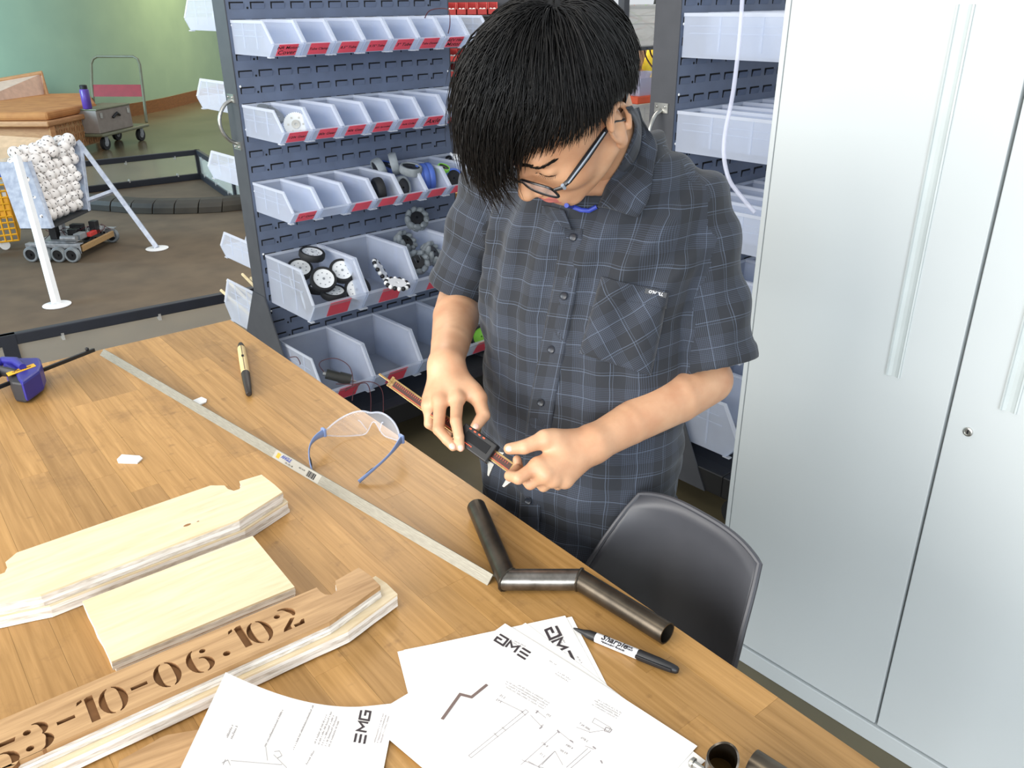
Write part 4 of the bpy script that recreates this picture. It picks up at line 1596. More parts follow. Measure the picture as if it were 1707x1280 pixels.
LFING = [
    (j((897, 776, 1.150), (864, 797, 1.138), (850, 793, 1.152), (862, 781, 1.168)), (.0102, .0086, .0076, .0062)),      # index, hooked over the jaw
    (j((908, 790, 1.147), (884, 806, 1.158), (866, 788, 1.176), (862, 766, 1.176)), (.0102, .0086, .0074, .0064)),      # middle, tip under the beam
    (j((922, 798, 1.155), (906, 810, 1.175), (888, 796, 1.192), (886, 776, 1.190)), (.0098, .0082, .0072, .0062)),
    (j((942, 800, 1.166), (930, 808, 1.188), (912, 800, 1.202), (906, 784, 1.198)), (.0090, .0074, .0066, .0056)),
    (j((955, 732, 1.185), (908, 732, 1.160), (874, 745, 1.150), (849, 748, 1.152)), (.0145, .0118, .0100, .0080)),      # thumb
]
RFING = [
    (j((762, 664, 1.258), (760, 702, 1.222), (765, 728, 1.212), (768, 746, 1.214)), (.0102, .0086, .0076, .0062)),      # index
    (j((734, 668, 1.256), (731, 716, 1.222), (745, 733, 1.214), (755, 745, 1.212)), (.0102, .0086, .0074, .0062)),      # middle
    (j((716, 676, 1.272), (716, 706, 1.268), (730, 716, 1.285), (748, 722, 1.290)), (.0096, .0082, .0072, .0060)),
    (j((714, 672, 1.290), (716, 694, 1.296), (730, 704, 1.308), (746, 710, 1.306)), (.0088, .0074, .0066, .0056)),
    (j((766, 628, 1.290), (798, 664, 1.268), (806, 692, 1.246), (791, 714, 1.228)), (.0140, .0112, .0100, .0078)),      # thumb
]


def hand_sdf(p, W, fing, back):
    palm = None
    for i in range(4):
        c = cone(p, W + (fing[i][0][0] - W) * 0.10, fing[i][0][0], .0165, .0118)
        palm = c if palm is None else smin(palm, c, .014)
    th = fing[4]
    palm = smin(palm, cone(p, W + (th[0][0] - W) * .3, th[0][1], .016, .0125), .014)
    palm = smin(palm, cone(p, (fing[0][0][0] * .6 + W * .4), th[0][1] * .7 + th[0][0] * .3, .0115, .0105), .014)
    d = None
    for pts, rs in fing:
        c = chain(p, pts, rs)
        d = c if d is None else np.minimum(d, c)
    # knuckle bumps
    for i in range(4):
        k = np.linalg.norm(p - (fing[i][0][0] + back * .003), axis=1) - .0088
        palm = smin(palm, k, .008)
    return smin(palm, d, .006)


def arm_sdf(p, E_, W, fing, back):
    d = W - E_
    up = E_ - d * .02
    f = chain(p, [E_, E_ + d * .30, E_ + d * .72, W], (.0385, .0395, .0310, .0265))
    # wrist is wider than thick
    h = hand_sdf(p, W, fing, back)
    return smin(f, h, .018)


toeye = lambda q: (EYE - q) / np.linalg.norm(EYE - q)
person = thing('person', 'person with black hair and glasses in a plaid short-sleeved shirt measuring with calipers', 'person', (PEL[0], PEL[1], 0), FAZ)

M['skin'], _nt, _b = new_mat('skin')
_n = N(_nt, 'ShaderNodeTexNoise', in_Scale=22.0, in_Detail=5.0)
_tc = N(_nt, 'ShaderNodeTexCoord'); lk(_nt, _tc.outputs['Object'], _n.inputs['Vector'])
_cr = N(_nt, 'ShaderNodeValToRGB')
_cr.color_ramp.elements[0].position = .3; _cr.color_ramp.elements[1].position = .7
_cr.color_ramp.elements[0].color = srgb('#bd8b69'); _cr.color_ramp.elements[1].color = srgb('#d0a481')
lk(_nt, _n.outputs['Fac'], _cr.inputs[0]); lk(_nt, _cr.outputs[0], _b.inputs['Base Color'])
_b.inputs['Roughness'].default_value = .48; _b.inputs['Subsurface Weight'].default_value = .12
_b.inputs['Subsurface Radius'].default_value = (.012, .005, .003); _b.inputs['Subsurface Scale'].default_value = .5
_n2 = N(_nt, 'ShaderNodeTexNoise', in_Scale=420.0, in_Detail=3.0); lk(_nt, _tc.outputs['Object'], _n2.inputs['Vector'])
_bp = N(_nt, 'ShaderNodeBump'); _bp.inputs['Strength'].default_value = .12; _bp.inputs['Distance'].default_value = .0008
lk(_nt, _n2.outputs['Fac'], _bp.inputs['Height']); lk(_nt, _bp.outputs[0], _b.inputs['Normal'])
M['lips'] = plain('lips', '#c0736c', .42, v=.05, scale=60)
M['nail'] = plain('fingernail', '#e2b3a0', .3, v=.02)

# ---- body: head + neck, both forearms with hands, trunk and legs, all in one mesh
body = MB()
net = snet(head_sdf, (-.115, -.135, -.19), (.115, .140, .150), .0022)
hq = net[0]
lipm = []
fc = hq[net[1]].mean(1)
isl = (np.abs(fc[:, 0]) < .0215) & (fc[:, 1] > .0895) & (fc[:, 2] > -.0785 - 0 * fc[:, 0]) & (fc[:, 2] < -.0575 - .10 * np.abs(fc[:, 0])) & (fc[:, 1] > .086 + .0035)
o0 = len(body.v)
body.v += [tuple(v) for v in fromh(hq)]
body.f += [tuple(int(i) for i in f) for f in net[1]]
body.mi += [1 if x else 0 for x in isl]


def boxof(pts, m):
    a = np.array(pts)
    return a.min(0) - m, a.max(0) + m


for E_, W, fing in ((EL, WL, LFING), (ER, WR, RFING)):
    bk = toeye(W)
    allp = [E_, W] + [q for f_ in fing for q in f_[0]]
    lo, hi = boxof(allp, .05)
    add_net(body, snet(lambda p: arm_sdf(p, E_, W, fing, bk), lo, hi, .0022))


def tfr(p):
    """trunk frame: lateral (his left +), front, up"""
    return np.stack([p @ LF, p @ FW, p[:, 2]], 1)


ZK = np.array([.70, .80, .93, 1.05, 1.18, 1.30, 1.38, 1.44])
axp = np.array([PEL + (CH - PEL) * ((z - PEL[2]) / (CH[2] - PEL[2])) for z in ZK[:5]] + [CH + (NB - CH) * ((z - CH[2]) / (NB[2] - CH[2])) for z in ZK[5:]])
AX = axp @ LF; AF = axp @ FW
LAT = np.array([.160, .162, .168, .172, .178, .176, .135, .07])
DEP = np.array([.120, .122, .118, .116, .122, .112, .085, .055])


def trunk_sdf(p, grow=0.0):
    z = p[:, 2]
    cx = np.interp(z, ZK, AX); cy = np.interp(z, ZK, AF)
    a = np.interp(z, ZK, LAT) + grow; b_ = np.interp(z, ZK, DEP) + grow
    x = (p @ LF - cx) / a; y = (p @ FW - cy) / b_
    k = (np.abs(x) ** 2.4 + np.abs(y) ** 2.4) ** (1 / 2.4)
    d = (k - 1) * np.minimum(a, b_) * .9
    return np.maximum(d, np.maximum(z - 1.43 - grow, .70 - z))


def rough_body(p):
    d = trunk_sdf(p, -.022)
    hipL, hipR = PEL + LF * .09, PEL - LF * .09
    for h_ in (hipL, hipR):
        s = 1 if h_ is hipL else -1
        kn = h_ + np.array([0, 0, -.43]) + FW * .01; an = np.array([h_[0], h_[1], .09])
        d = smin(d, np.minimum(cone(p, h_ + np.array([0, 0, -.05]), kn, .078, .052), cone(p, kn, an, .052, .038)), .03)
    for S_, E_ in ((SL, EL), (SR, ER)):
        d = smin(d, cone(p, S_, S_ + (E_ - S_) * .9, .044, .030), .03)
    return d


add_net(body, snet(rough_body, (PEL[0] - .35, PEL[1] - .4, .04), (PEL[0] + .35, PEL[1] + .4, 1.45), .011))
bo = body.build('body', [M['skin'], M['lips']], person, smooth=True, angle=180, world=True, fix=False)

# nails
for fing, which in ((LFING, (4,)), (RFING, (0, 1, 4))):
    for i in which:
        pts, rs = fing[i]
        d = (pts[3] - pts[2]) / np.linalg.norm(pts[3] - pts[2])
        e = toeye(pts[3]); nn = e - d * (e @ d); nn /= np.linalg.norm(nn)
        c = pts[3] + nn * (rs[3] * .80) - d * .001
        sd = np.cross(d, nn)
        X = Matrix(((d[0], sd[0], nn[0], c[0]), (d[1], sd[1], nn[1], c[1]), (d[2], sd[2], nn[2], c[2]), (0, 0, 0, 1)))
        b = MB(); b.ball((0, 0, 0), 1, 12, 8, (.0058, .0046, .0022), X); b.build('fingernail', M['nail'], bo, smooth=True, world=True)

# ------------------------------------------------------------------ shirt
m, nt, bs = new_mat('plaid_cotton')
uv = N(nt, 'ShaderNodeUVMap'); uv.uv_map = 'weave'
sp = N(nt, 'ShaderNodeSeparateXYZ'); lk(nt, uv.outputs[0], sp.inputs[0])


def mth(op, a, b_=None, c=None):
    n = N(nt, 'ShaderNodeMath', operation=op)
    for i, v in enumerate((a, b_, c)):
        if v is None: continue
        if isinstance(v, (int, float)): n.inputs[i].default_value = v
        else: lk(nt, v, n.inputs[i])
    return n.outputs[0]


def line(src, period, width, off=0.0):
    fr_ = mth('FRACT', mth('MULTIPLY_ADD', src, 1 / period, off))
    return mth('LESS_THAN', mth('ABSOLUTE', mth('SUBTRACT', fr_, .5)), width / period / 2)


U_, V_ = sp.outputs[0], sp.outputs[1]
wa = mth('GREATER_THAN', mth('FRACT', mth('MULTIPLY', U_, 1 / .0026)), .5)
wb = mth('GREATER_THAN', mth('FRACT', mth('MULTIPLY', V_, 1 / .0026)), .5)
zu = mth('GREATER_THAN', mth('FRACT', mth('MULTIPLY', U_, 1 / .078)), .52)
zv = mth('GREATER_THAN', mth('FRACT', mth('MULTIPLY', V_, 1 / .078)), .52)
weave = mth('ADD', mth('MULTIPLY', mth('MULTIPLY', wa, zu), .5), mth('MULTIPLY', mth('MULTIPLY', wb, zv), .5))
cr = N(nt, 'ShaderNodeValToRGB')
cr.color_ramp.elements[0].color = srgb('#27292d'); cr.color_ramp.elements[1].color = srgb('#454c5a')
lk(nt, mth('MULTIPLY_ADD', weave, .75, .06), cr.inputs[0])
ln = mth('MAXIMUM', mth('MAXIMUM', line(U_, .039, .0008), line(V_, .039, .0008)), mth('MULTIPLY', mth('MAXIMUM', line(U_, .078, .0008, .2), line(V_, .078, .0008, .2)), .5))
mx = N(nt, 'ShaderNodeMix', data_type='RGBA'); mx.inputs[7].default_value = srgb('#8796ae')
lk(nt, mth('MULTIPLY', ln, .28), mx.inputs[0]); lk(nt, cr.outputs[0], mx.inputs[6])
lk(nt, mx.outputs[2], bs.inputs['Base Color'])
bs.inputs['Roughness'].default_value = .85; bs.inputs['Sheen Weight'].default_value = .12; bs.inputs['Specular IOR Level'].default_value = .25
M['plaid'] = m
M['button'] = plain('dark_button', '#22262e', .35)
M['shirt_inside'] = plain('shirt_inside', '#23252b', .9)

HEML, HEMR = npv(PD(1197, 606, 1.30)), npv(PD(759, 484, 1.475))


def sleeve(p, S_, H_, r0, r1, cut):
    ax = (H_ - S_) / np.linalg.norm(H_ - S_); L = np.linalg.norm(H_ - S_)
    q = p - S_; t = q @ ax
    rad = np.linalg.norm(q - t[:, None] * ax, axis=1)
    tt = np.clip(t / L, 0, 1)
    r = r0 + (r1 - r0) * tt
    r = r + .0022 * np.clip((t - L + .024) / .003, 0, 1)
    d = rad - r
    d = np.where(t < 0, np.linalg.norm(q, axis=1) - r0, d)
    inner = rad - r + .0095
    if cut:
        d = smax(d, t - L, .004)
        return d, inner, t - (L - .075)
    return d


def folds(p, x, y):
    z = p[:, 2]
    s1 = np.sin(52 * z + 38 * x + 1.6 * np.sin(19 * x - 11 * z) + .6)
    s2 = np.sin(95 * x - 30 * z + 1.9 * np.sin(16 * z + 7 * x))
    s3 = np.sin(140 * z + 70 * x + 2.2 * np.sin(31 * x + 9 * z))
    low = np.clip((1.22 - z) / .25, 0, 1); hi = np.clip((z - 1.08) / .2, 0, 1)
    return .0075 * s1 * low * np.clip(.35 + .65 * np.sin(9 * z + 5 * x + 1), 0, 1) + .0058 * s2 * (.25 + .75 * hi) + .0008 * s3


def shirt_sdf(p):
    x = p @ LF - np.interp(p[:, 2], ZK, AX); y = p @ FW - np.interp(p[:, 2], ZK, AF)
    f = folds(p, x, y)
    d = trunk_sdf(p)
    # drape over the shoulders
    for S_, s in ((SL, 1), (SR, -1)):
        d = smin(d, cone(p, NB + np.array([0, 0, -.035]), S_ + np.array([0, 0, -.012]), .062, .060), .03)
    fl = .0048 * np.sin(62 * (p @ np.array([.5, .3, 1])) + 3 * np.sin(25 * (p @ np.array([1, -.6, .2]))))
    dl, il, tl = sleeve(p, SL, HEML, .066, .060, True)
    dr, ir, tr = sleeve(p, SR, HEMR, .062, .050, True)
    fl = fl * np.clip((.075 - np.where(dl < dr, tl, tr)) / .06, .12, 1)
    d = smin(d + f, np.minimum(dl, dr) + fl, .016)
    # open sleeve ends and neck
    for i_, t_ in ((il, tl), (ir, tr)):
        d = smax(d, -np.maximum(i_ + fl, -t_), .002)
    d = np.maximum(d, -cone(p, NB + np.array([0, 0, -.02]) + FW * .01, NB + (HC - NB) * .6, .060, .075))
    return d


lo = np.array([min(SR[0], HEMR[0], PEL[0] - .2) - .1, min(SL[1], PEL[1] - .25) - .1, .715])
hi = np.array([max(SL[0], PEL[0] + .2) + .1, max(SR[1], HEMR[1]) + .1, 1.50])
net = snet(shirt_sdf, lo, hi, .0042)
b = MB(); add_net(b, net)
vw = np.array(b.v)
b.build_v = vw
shirt = b.build('shirt', [M['plaid']], person, smooth=True, angle=180, world=True, fix=False)


def weave_uv(me, world):
    """u,v in metres along the cloth: trunk wraps around the body, sleeves around the arm"""
    F_ = np.array([list(p.vertices) for p in me.polygons])
    cen = world[F_].mean(1)
    dl = sleeve(cen, SL, HEML, .062, .058, False); dr = sleeve(cen, SR, HEMR, .058, .049, False); dt = trunk_sdf(cen)
    reg = np.where((dl < dt - .002) , 1, np.where(dr < dt - .002, 2, 0))
    out = np.zeros((len(F_) * 4, 2))
    co = world[F_].reshape(-1, 3); rg_ = np.repeat(reg, 4)
    x = co @ LF - np.interp(co[:, 2], ZK, AX); y = co @ FW - np.interp(co[:, 2], ZK, AF)
    u0 = np.where(np.abs(x) < .12, x * 1.0, np.sign(x) * (.12 + .11 * (np.arctan2(.07, .12) - np.arctan2(y - 0.0, np.abs(x)))))
    u0 = np.where(y > .0, np.sign(x) * np.minimum(np.abs(x), .12) + np.sign(x) * np.maximum(0, np.abs(x) - .12) * 1.0 + np.sign(x) * np.maximum(0, .06 - y) * .7 * (np.abs(x) > .10), x + .013)
    out[:, 0] = u0; out[:, 1] = co[:, 2]
    for r_, S_, H_, R0 in ((1, SL, HEML, .06), (2, SR, HEMR, .052)):
        ax = (H_ - S_) / np.linalg.norm(H_ - S_)
        e1 = np.cross(ax, FW); e1 /= np.linalg.norm(e1); e2 = np.cross(ax, e1)
        q = co - S_
        ang = np.arctan2(q @ e1, -(q @ e2))
        m_ = rg_ == r_
        out[m_, 0] = (ang * R0)[m_]; out[m_, 1] = (q @ ax)[m_] + .01
    uvl = me.uv_layers.new(name='weave')
    uvl.data.foreach_set('uv', out.reshape(-1).astype(np.float32))


weave_uv(shirt.data, vw)
SB = BVHTree.FromPolygons([Vector(v) for v in vw], [list(p.vertices) for p in shirt.data.polygons])
bw = np.array([wmat(bo) @ v.co for v in bo.data.vertices])
BB = BVHTree.FromPolygons([Vector(v) for v in bw], [list(p.vertices) for p in bo.data.polygons])


def hit(px, py, off=.0015, trees=(SB,)):
    d = Vector(ray(px, py)); best = None
    for t_ in trees:
        r_ = t_.ray_cast(Vector(EYE), d)
        if r_[0] is not None and (best is None or r_[3] < best[3]): best = r_
    if best is None: return None
    nn = best[1] if best[1].dot(d) < 0 else -best[1]
    return best[0] + nn * off


def patch(name, rowsL, rowsR, nu, off, mat, parent, thick=.0016, uvrot=0.0, uvoff=(0, 0), trees=(SB,), uvscale=1.0, smooth_it=2):
    """a cloth patch laid on the shirt between two pixel polylines"""
    def resample(pts, n):
        pts = [Vector(p) for p in pts]
        L = [0]
        for i in range(1, len(pts)): L.append(L[-1] + (pts[i] - pts[i - 1]).length)
        out_ = []
        for k in range(n):
            s = L[-1] * k / (n - 1)
            i = max(1, next((i for i in range(1, len(L)) if L[i] >= s - 1e-9), len(L) - 1))
            t_ = (s - L[i - 1]) / max(1e-9, L[i] - L[i - 1])
            out_.append(pts[i - 1].lerp(pts[i], t_))
        return out_
    nv = 26
    A, B = resample(rowsL, nv), resample(rowsR, nv)
    rows = []
    for k in range(nv):
        row = []
        for i in range(nu + 1):
            q = A[k].lerp(B[k], i / nu)
            h_ = hit(q.x, q.y, off, trees)
            row.append(h_ if h_ is not None else (row[-1] if row else Vector((0, 0, 0))))
        rows.append(row)
    for it in range(smooth_it):
        nr = [[v.copy() for v in r_] for r_ in rows]
        for k in range(1, nv - 1):
            for i in range(nu + 1):
                nr[k][i] = (rows[k - 1][i] + rows[k + 1][i] + rows[k][i] * 2) / 4
        rows = nr
    # arc-length uv
    vv = [0]; mid = nu // 2
    for k in range(1, nv): vv.append(vv[-1] + (rows[k][mid] - rows[k - 1][mid]).length)
    b = MB(); b.loft(rows, closed=False)
    me_faces = list(b.f)
    uvs = []
    for k in range(nv):
        acc = 0
        for i in range(nu + 1):
            if i: acc += (rows[k][i] - rows[k][i - 1]).length
            u, v = acc, -vv[k]
            uvs.append((math.cos(uvrot) * u - math.sin(uvrot) * v + uvoff[0], math.sin(uvrot) * u + math.cos(uvrot) * v + uvoff[1]))
    o = b.build(name, mat, parent, smooth=True, angle=180, world=True, fix=False)
    ul = o.data.uv_layers.new(name='weave')
    flat_ = [c for f in me_faces for i in f for c in uvs[i]]
    ul.data.foreach_set('uv', flat_)
    md = o.modifiers.new('thick', 'SOLIDIFY'); md.thickness = thick; md.offset = 1.0
    return o


patch('placket', [(937, 376), (924, 470), (903, 570), (885, 660), (874, 740), (866, 850), (862, 935)], [(972, 382), (962, 480), (943, 575), (925, 668), (914, 750), (900, 850), (896, 935)], 8, .0012, M['plaid'], shirt, .0018, 0, (.02, 1.4))
for p in ((957, 397), (942, 493), (922, 582), (904, 670), (883, 833)):
    c = hit(p[0], p[1], .0042); e = Vector(toeye(npv(c)))
    nn = (e + Vector(FW) * 1.5).normalized()
    q = nn.to_track_quat('Z', 'Y').to_matrix().to_4x4()
    b = MB(); b.lathe([(0, -.001), (.0058, -.001), (.0062, .0006), (.0052, .0016), (.0042, .0009), (0, .0009)], 18, Matrix.Translation(c) @ q, cap=False)
    for dx in (-.0014, .0014):
        for dy in (-.0014, .0014): b.ball((dx, dy, .0010), .0005, 6, 4, X=Matrix.Translation(c) @ q)
    b.build('button', M['button'], shirt, smooth=True, angle=40, world=True)
pk = patch('chest_pocket', [(1003, 464), (985, 525), (966, 588)], [(1112, 488), (1100, 555), (1084, 626)], 14, .0022, M['plaid'], shirt, .0018, math.radians(45), (.3, .1), smooth_it=4)
patch('pocket_flap', [(1004, 462), (1002, 470), (996, 490)], [(1113, 486), (1112, 493), (1108, 513)], 14, .0036, M['plaid'], shirt, .0015, math.radians(45), (.3, .1), smooth_it=4)
M['tag_white'] = plain('tag_lettering', '#e4e6ea', .6)
q0, q1 = hit(1076, 485, .0065), hit(1108, 491.5, .0065)
dx = (q1 - q0).normalized(); c = (q0 + q1) / 2
zz = Vector(toeye(npv(c))); zz = (zz - dx * zz.dot(dx)).normalized(); dy = zz.cross(dx)
Xt = Matrix(((dx.x, dy.x, zz.x, c.x), (dx.y, dy.y, zz.y, c.y), (dx.z, dy.z, zz.z, c.z), (0, 0, 0, 1)))
b = MB(); b.box((0, 0, -.0015), ((q1 - q0).length, .0074, .003), Xt)
tg = b.build('brand_tag', M['black'], shirt, world=True)
b = MB(); text_strokes(b, "O'NEILL", .0060, Xt @ Matrix.Translation((0, 0, .0003)), 0, .0001, .15, bold=.0001)
b.build('tag_lettering', M['tag_white'], shirt, world=True, fix=False)
# collar
T2 = (SB, BB)
patch('collar', [(1040, 176), (1058, 205), (1042, 250), (1022, 290), (1006, 322), (998, 345)], [(1062, 186), (1084, 222), (1095, 252), (1088, 296), (1078, 335), (1060, 362)], 10, .0065, M['plaid'], shirt, .003, .35, (.1, .2), T2, smooth_it=5)
patch('collar', [(905, 344), (926, 350), (944, 352)], [(908, 358), (930, 374), (953, 384)], 6, .004, M['plaid'], shirt, .003, .35, (.1, .2), T2, smooth_it=3)
M['cord'] = plain('blue_cord', '#2b3d9c', .5)
pth = [hit(*p, .003, T2) for p in ((944, 339), (955, 345), (968, 350), (982, 351), (996, 345))]
b = MB(); b.tube(pth, .0034, 8); b.build('neck_cord', M['cord'], person, smooth=True, world=True)

# ------------------------------------------------------------------ trousers and shoes
def trousers(p):
    d = None
    for s in (1, -1):
        h_ = PEL + LF * .088 * s
        kn = h_ + np.array([0, 0, -.43]) + FW * .012; an = np.array([h_[0], h_[1], .07])
        c = np.minimum(cone(p, h_ + np.array([0, 0, -.06]), kn, .092, .070), cone(p, kn, an, .070, .060))
        d = c if d is None else smin(d, c, .03)
    d = smin(d, np.maximum(trunk_sdf(p, -.012), p[:, 2] - .86), .02)
    return np.maximum(d, .055 - p[:, 2])


b = MB(); add_net(b, snet(trousers, (PEL[0] - .3, PEL[1] - .35, .03), (PEL[0] + .3, PEL[1] + .35, .90), .010))
M['denim'] = noise_mat('dark_denim', '#1f242e', '#2d3442', .85, 0, 80)
b.build('trousers', M['denim'], person, smooth=True, angle=180, world=True, fix=False)
for s in (1, -1):
    c = PEL + LF * .088 * s
    def shoe(p):
        q = np.stack([(p - c) @ LF, (p - c) @ FW, p[:, 2]], 1)
        d = smin(ell(q, (0, -.01, .05), (.042, .07, .05)), ell(q, (0, .10, .035), (.046, .11, .040)), .03)
        return np.maximum(d, .002 - q[:, 2])
    b = MB(); add_net(b, snet(shoe, (c[0] - .25, c[1] - .25, -.01), (c[0] + .25, c[1] + .25, .12), .007))
    b.build('shoe', M['rubber'], person, smooth=True, angle=180, world=True, fix=False)

# ------------------------------------------------------------------ eyebrows, lashes, glasses
M['hair'] = noise_mat('black_hair', '#070708', '#13110f', .5, 0, 6, coords='Object', spec=.3)


def face_y(x, z):
    ys = np.arange(.135, .03, -.0006)
    d_ = head_sdf(np.stack([np.full_like(ys, x), ys, np.full_like(ys, z)], 1))
    i = np.argmax(d_ < 0)
    return ys[i]


for s in (1, -1):
    b = MB()
    for k in range(110):
        t_ = random.random()
        x = s * (.012 + .038 * t_); z = .0285 + .006 * math.sin(PI * min(1, t_ * 1.1)) - .005 * t_ + random.uniform(-.0028, .0028) * (1 - .5 * t_)
        p0 = np.array((x, face_y(x, z) + .0002, z)); x1, z1_ = x + s * .0055, z + .0012 + random.uniform(-.001, .001)
        p1 = np.array((x1, face_y(x1, z1_) + .0006, z1_))
        b.tube([fromh(p0), fromh((p0 + p1) / 2 + (0, .0011, 0)), fromh(p1)], [.0007, .0007, .0002], 4)
    b.build('eyebrow', M['hair'], bo, smooth=True, world=True)
    b = MB()
    lid = [(s * (.017 + .031 * k / 12), -.0008 + .002 * math.sin(PI * k / 12) * -1) for k in range(13)]
    b.tube([fromh((x, face_y(x, z) + .0003, z)) for x, z in lid], [.0003] + [.0007] * 11 + [.0003], 5)
    for k in range(1, 12):
        x, z = lid[k]; y = face_y(x, z)
        b.tube([fromh((x, y, z)), fromh((x + s * .0006 * (k / 6 - 1), y + .0022, z - .0022)), fromh((x + s * .0016 * (k / 6 - 1), y + .0040, z - .0024))], [.0003, .00025, .0001], 4)
    b.build('eyelash', M['hair'], bo, smooth=True, world=True)
M['frame'] = plain('black_acetate', '#141519', .25)
M['frame_silver'] = plain('grey_acetate', '#8d97a3', .3)
gl = MB()


def rrect(cx, cz, w, h, n=40):
    pts = []
    for k in range(n):
        a = 2 * PI * k / n
        c_, s_2 = math.cos(a), math.sin(a)
        e = 3.6
        pts.append((cx + w * math.copysign(abs(c_) ** (2 / e), c_), cz + h * math.copysign(abs(s_2) ** (2 / e), s_2)))
    return pts


def gpt(x, z, dy=0):
    return fromh(np.array((x, .111 - 1.9 * x * x - .10 * (z + .0) * -1 * 0 + dy + (-.12 * (z - .004)) * -1 * .6, z - .004)))


gp = bpy.data.objects.new('eyeglasses', None); COL.objects.link(gp); gp.parent = person; gp.empty_display_size = .03
for s in (1, -1):
    ring = rrect(s * .0345, 0, .0265, .0165)
    b = MB(); b.tube([gpt(*p) for p in ring], .0017, 6, loop=True); b.build('rim', M['frame'], gp, smooth=True, world=True)
    b = MB(); c_ = gpt(s * .0345, 0)
    b.add([c_] + [gpt(*p) for p in ring], [(0, 1 + i, 1 + (i + 1) % len(ring)) for i in range(len(ring))]); b.build('lens', M['clear'], gp, smooth=True, world=True, fix=False)
    p0 = gpt(s * .0615, .008)
    b = MB(); pth = [p0, fromh((s * .0705, .098, .006)), fromh((s * .0755, .086, .007)), fromh((s * .0800, .050, .010)), fromh((s * .0840, .012, .014)), fromh((s * .0850, -.006, .012)), fromh((s * .0840, -.020, -.006))]
    b.tube(pth, [.0022, .0027, .0036, .0044, .0036, .003, .0024], 8, flat=(.55, 1)); b.build('temple', M['frame'], gp, smooth=True, world=True)
    b = MB(); b.tube([fromh((s * .0790, .090, .0105)), fromh((s * .0835, .050, .0135)), fromh((s * .0865, .014, .0165))], .0011, 6); b.tube([fromh((s * .0735, .0955, .003)), fromh((s * .0735, .0955, .011))], .0024, 8)
    b.build('temple_trim', M['frame_silver'], gp, smooth=True, world=True)
b = MB(); b.tube([gpt(.009, .003), gpt(0, .007, .003), gpt(-.009, .003)], .0015, 8); b.build('bridge', M['frame'], gp, smooth=True, world=True)

# ------------------------------------------------------------------ hair
WH = np.array((.006, -.050, .090)); WH = WH / np.linalg.norm(WH)
HCEN = np.array((0, -.008, .047)); HRAD = np.array((.080, .101, .090))
DOWN = np.array((0, 0, -1.0)) @ HM
HRNG = np.random.default_rng(11)


def scalp(d):
    return HCEN + HRAD * d


def inhair(d):
    p = scalp(d)
    x, y, z = p
    if y > .02: lim = .075 - .10 * max(0, abs(x) - .045) * 5 * .4
    else: lim = None
    if y > .055: return z > .074 + .10 * max(0, x - .02)
    if y > .012: return z > (.036 if x > 0 else .030) + (y - .012) * .95
    if y > -.03: return z > .022 if abs(x) > .05 else z > .02
    return z > -.035


def head_push(p, off):
    """keep a strand at least `off` outside the skull"""
    q = (p - HCEN) / (HRAD + off)
    k = np.linalg.norm(q)
    return p if k >= 1 else HCEN + (HRAD + off) * q / k


hb = MB()
ns = 0
tries = 0
while ns < 8200 and tries < 90000:
    tries += 1
    d = HRNG.normal(size=3); d /= np.linalg.norm(d)
    if HRNG.random() < .12:
        d = WH + HRNG.normal(size=3) * .16; d /= np.linalg.norm(d)
    if not inhair(d): continue
    root = scalp(d)
    ns += 1
    front = np.clip((root[1] + .01) / .09, 0, 1)
    low = np.clip((.075 - root[2]) / .06, 0, 1)
    lft = np.clip((root[0] + .005) / .05, 0, 1)          # his left temple is combed short and off the face
    L = .090 + HRNG.uniform(-.016, .020)
    L += .006 * front + .030 * front * (1 - lft)
    L *= 1 - .42 * lft * front
    L *= 1 - (.80 if root[0] > 0.03 else .40) * low
    if root[0] > .03 or root[1] < -.05: L *= .80
    lsd = np.clip((root[0] + .02) / .06, 0, 1); bck = np.clip((-root[1] - .0) / .06, 0, 1)
    lay = HRNG.uniform(.004, .034) * (1 - .55 * max(lsd, bck)) * (1 - .5 * low * max(lsd, .4 * bck))
    lay += .006 * front * (1 - lft)
    p = root.copy(); pts = [p.copy()]
    flow = d - WH; flow -= d * (flow @ d); nf = np.linalg.norm(flow)
    if nf < .25: flow += HRNG.normal(size=3) * .3
    flow /= max(1e-6, np.linalg.norm(flow))
    ok_ = 1 - .70 * max(lsd, bck)
    dirv = d * ok_ + flow * .6 + HRNG.normal(size=3) * .08
    jit = HRNG.normal(size=3) * .10
    steps = 8
    for s_ in range(steps):
        t_ = s_ / (steps - 1)
        nd = (p - HCEN) / HRAD; nd /= np.linalg.norm(nd)
        fl2 = nd - WH; fl2 -= nd * (fl2 @ nd); fl2 /= max(.05, np.linalg.norm(fl2))
        want = fl2 * (1.0 - .25 * t_) + DOWN * (.10 + .50 * t_) + nd * (.55 * ok_ * (1 - t_) ** 2 - .12 * t_) + jit
        if front > .2: want += np.array((-.60 * lft - .10, .05, 0)) * (.3 + .7 * t_)
        dirv = dirv * .45 + want * .55; dirv /= np.linalg.norm(dirv)
        p = p + dirv * L / steps
        p = head_push(p, lay * (.35 + .65 * min(1, t_ * 3)) + .006)
        zc = np.interp(p[1], (-.10, -.05, -.03, .028, .05, .075, .10), (-.040, .000, .040, .038, .044, .050, .054))
        if p[0] > .040 and p[2] < zc + HRNG.uniform(-.006, .006): break
        pts.append(p.copy())
    if len(pts) < 4: continue
    steps = len(pts) - 1
    w = HRNG.uniform(.00055, .0011)
    hb.tube(fromh(np.array(pts)), [w * .8] + [w] * max(0, steps - 4) + [w * .85, w * .65, w * .42, .00012][-min(4, steps):], 3, cap=False)
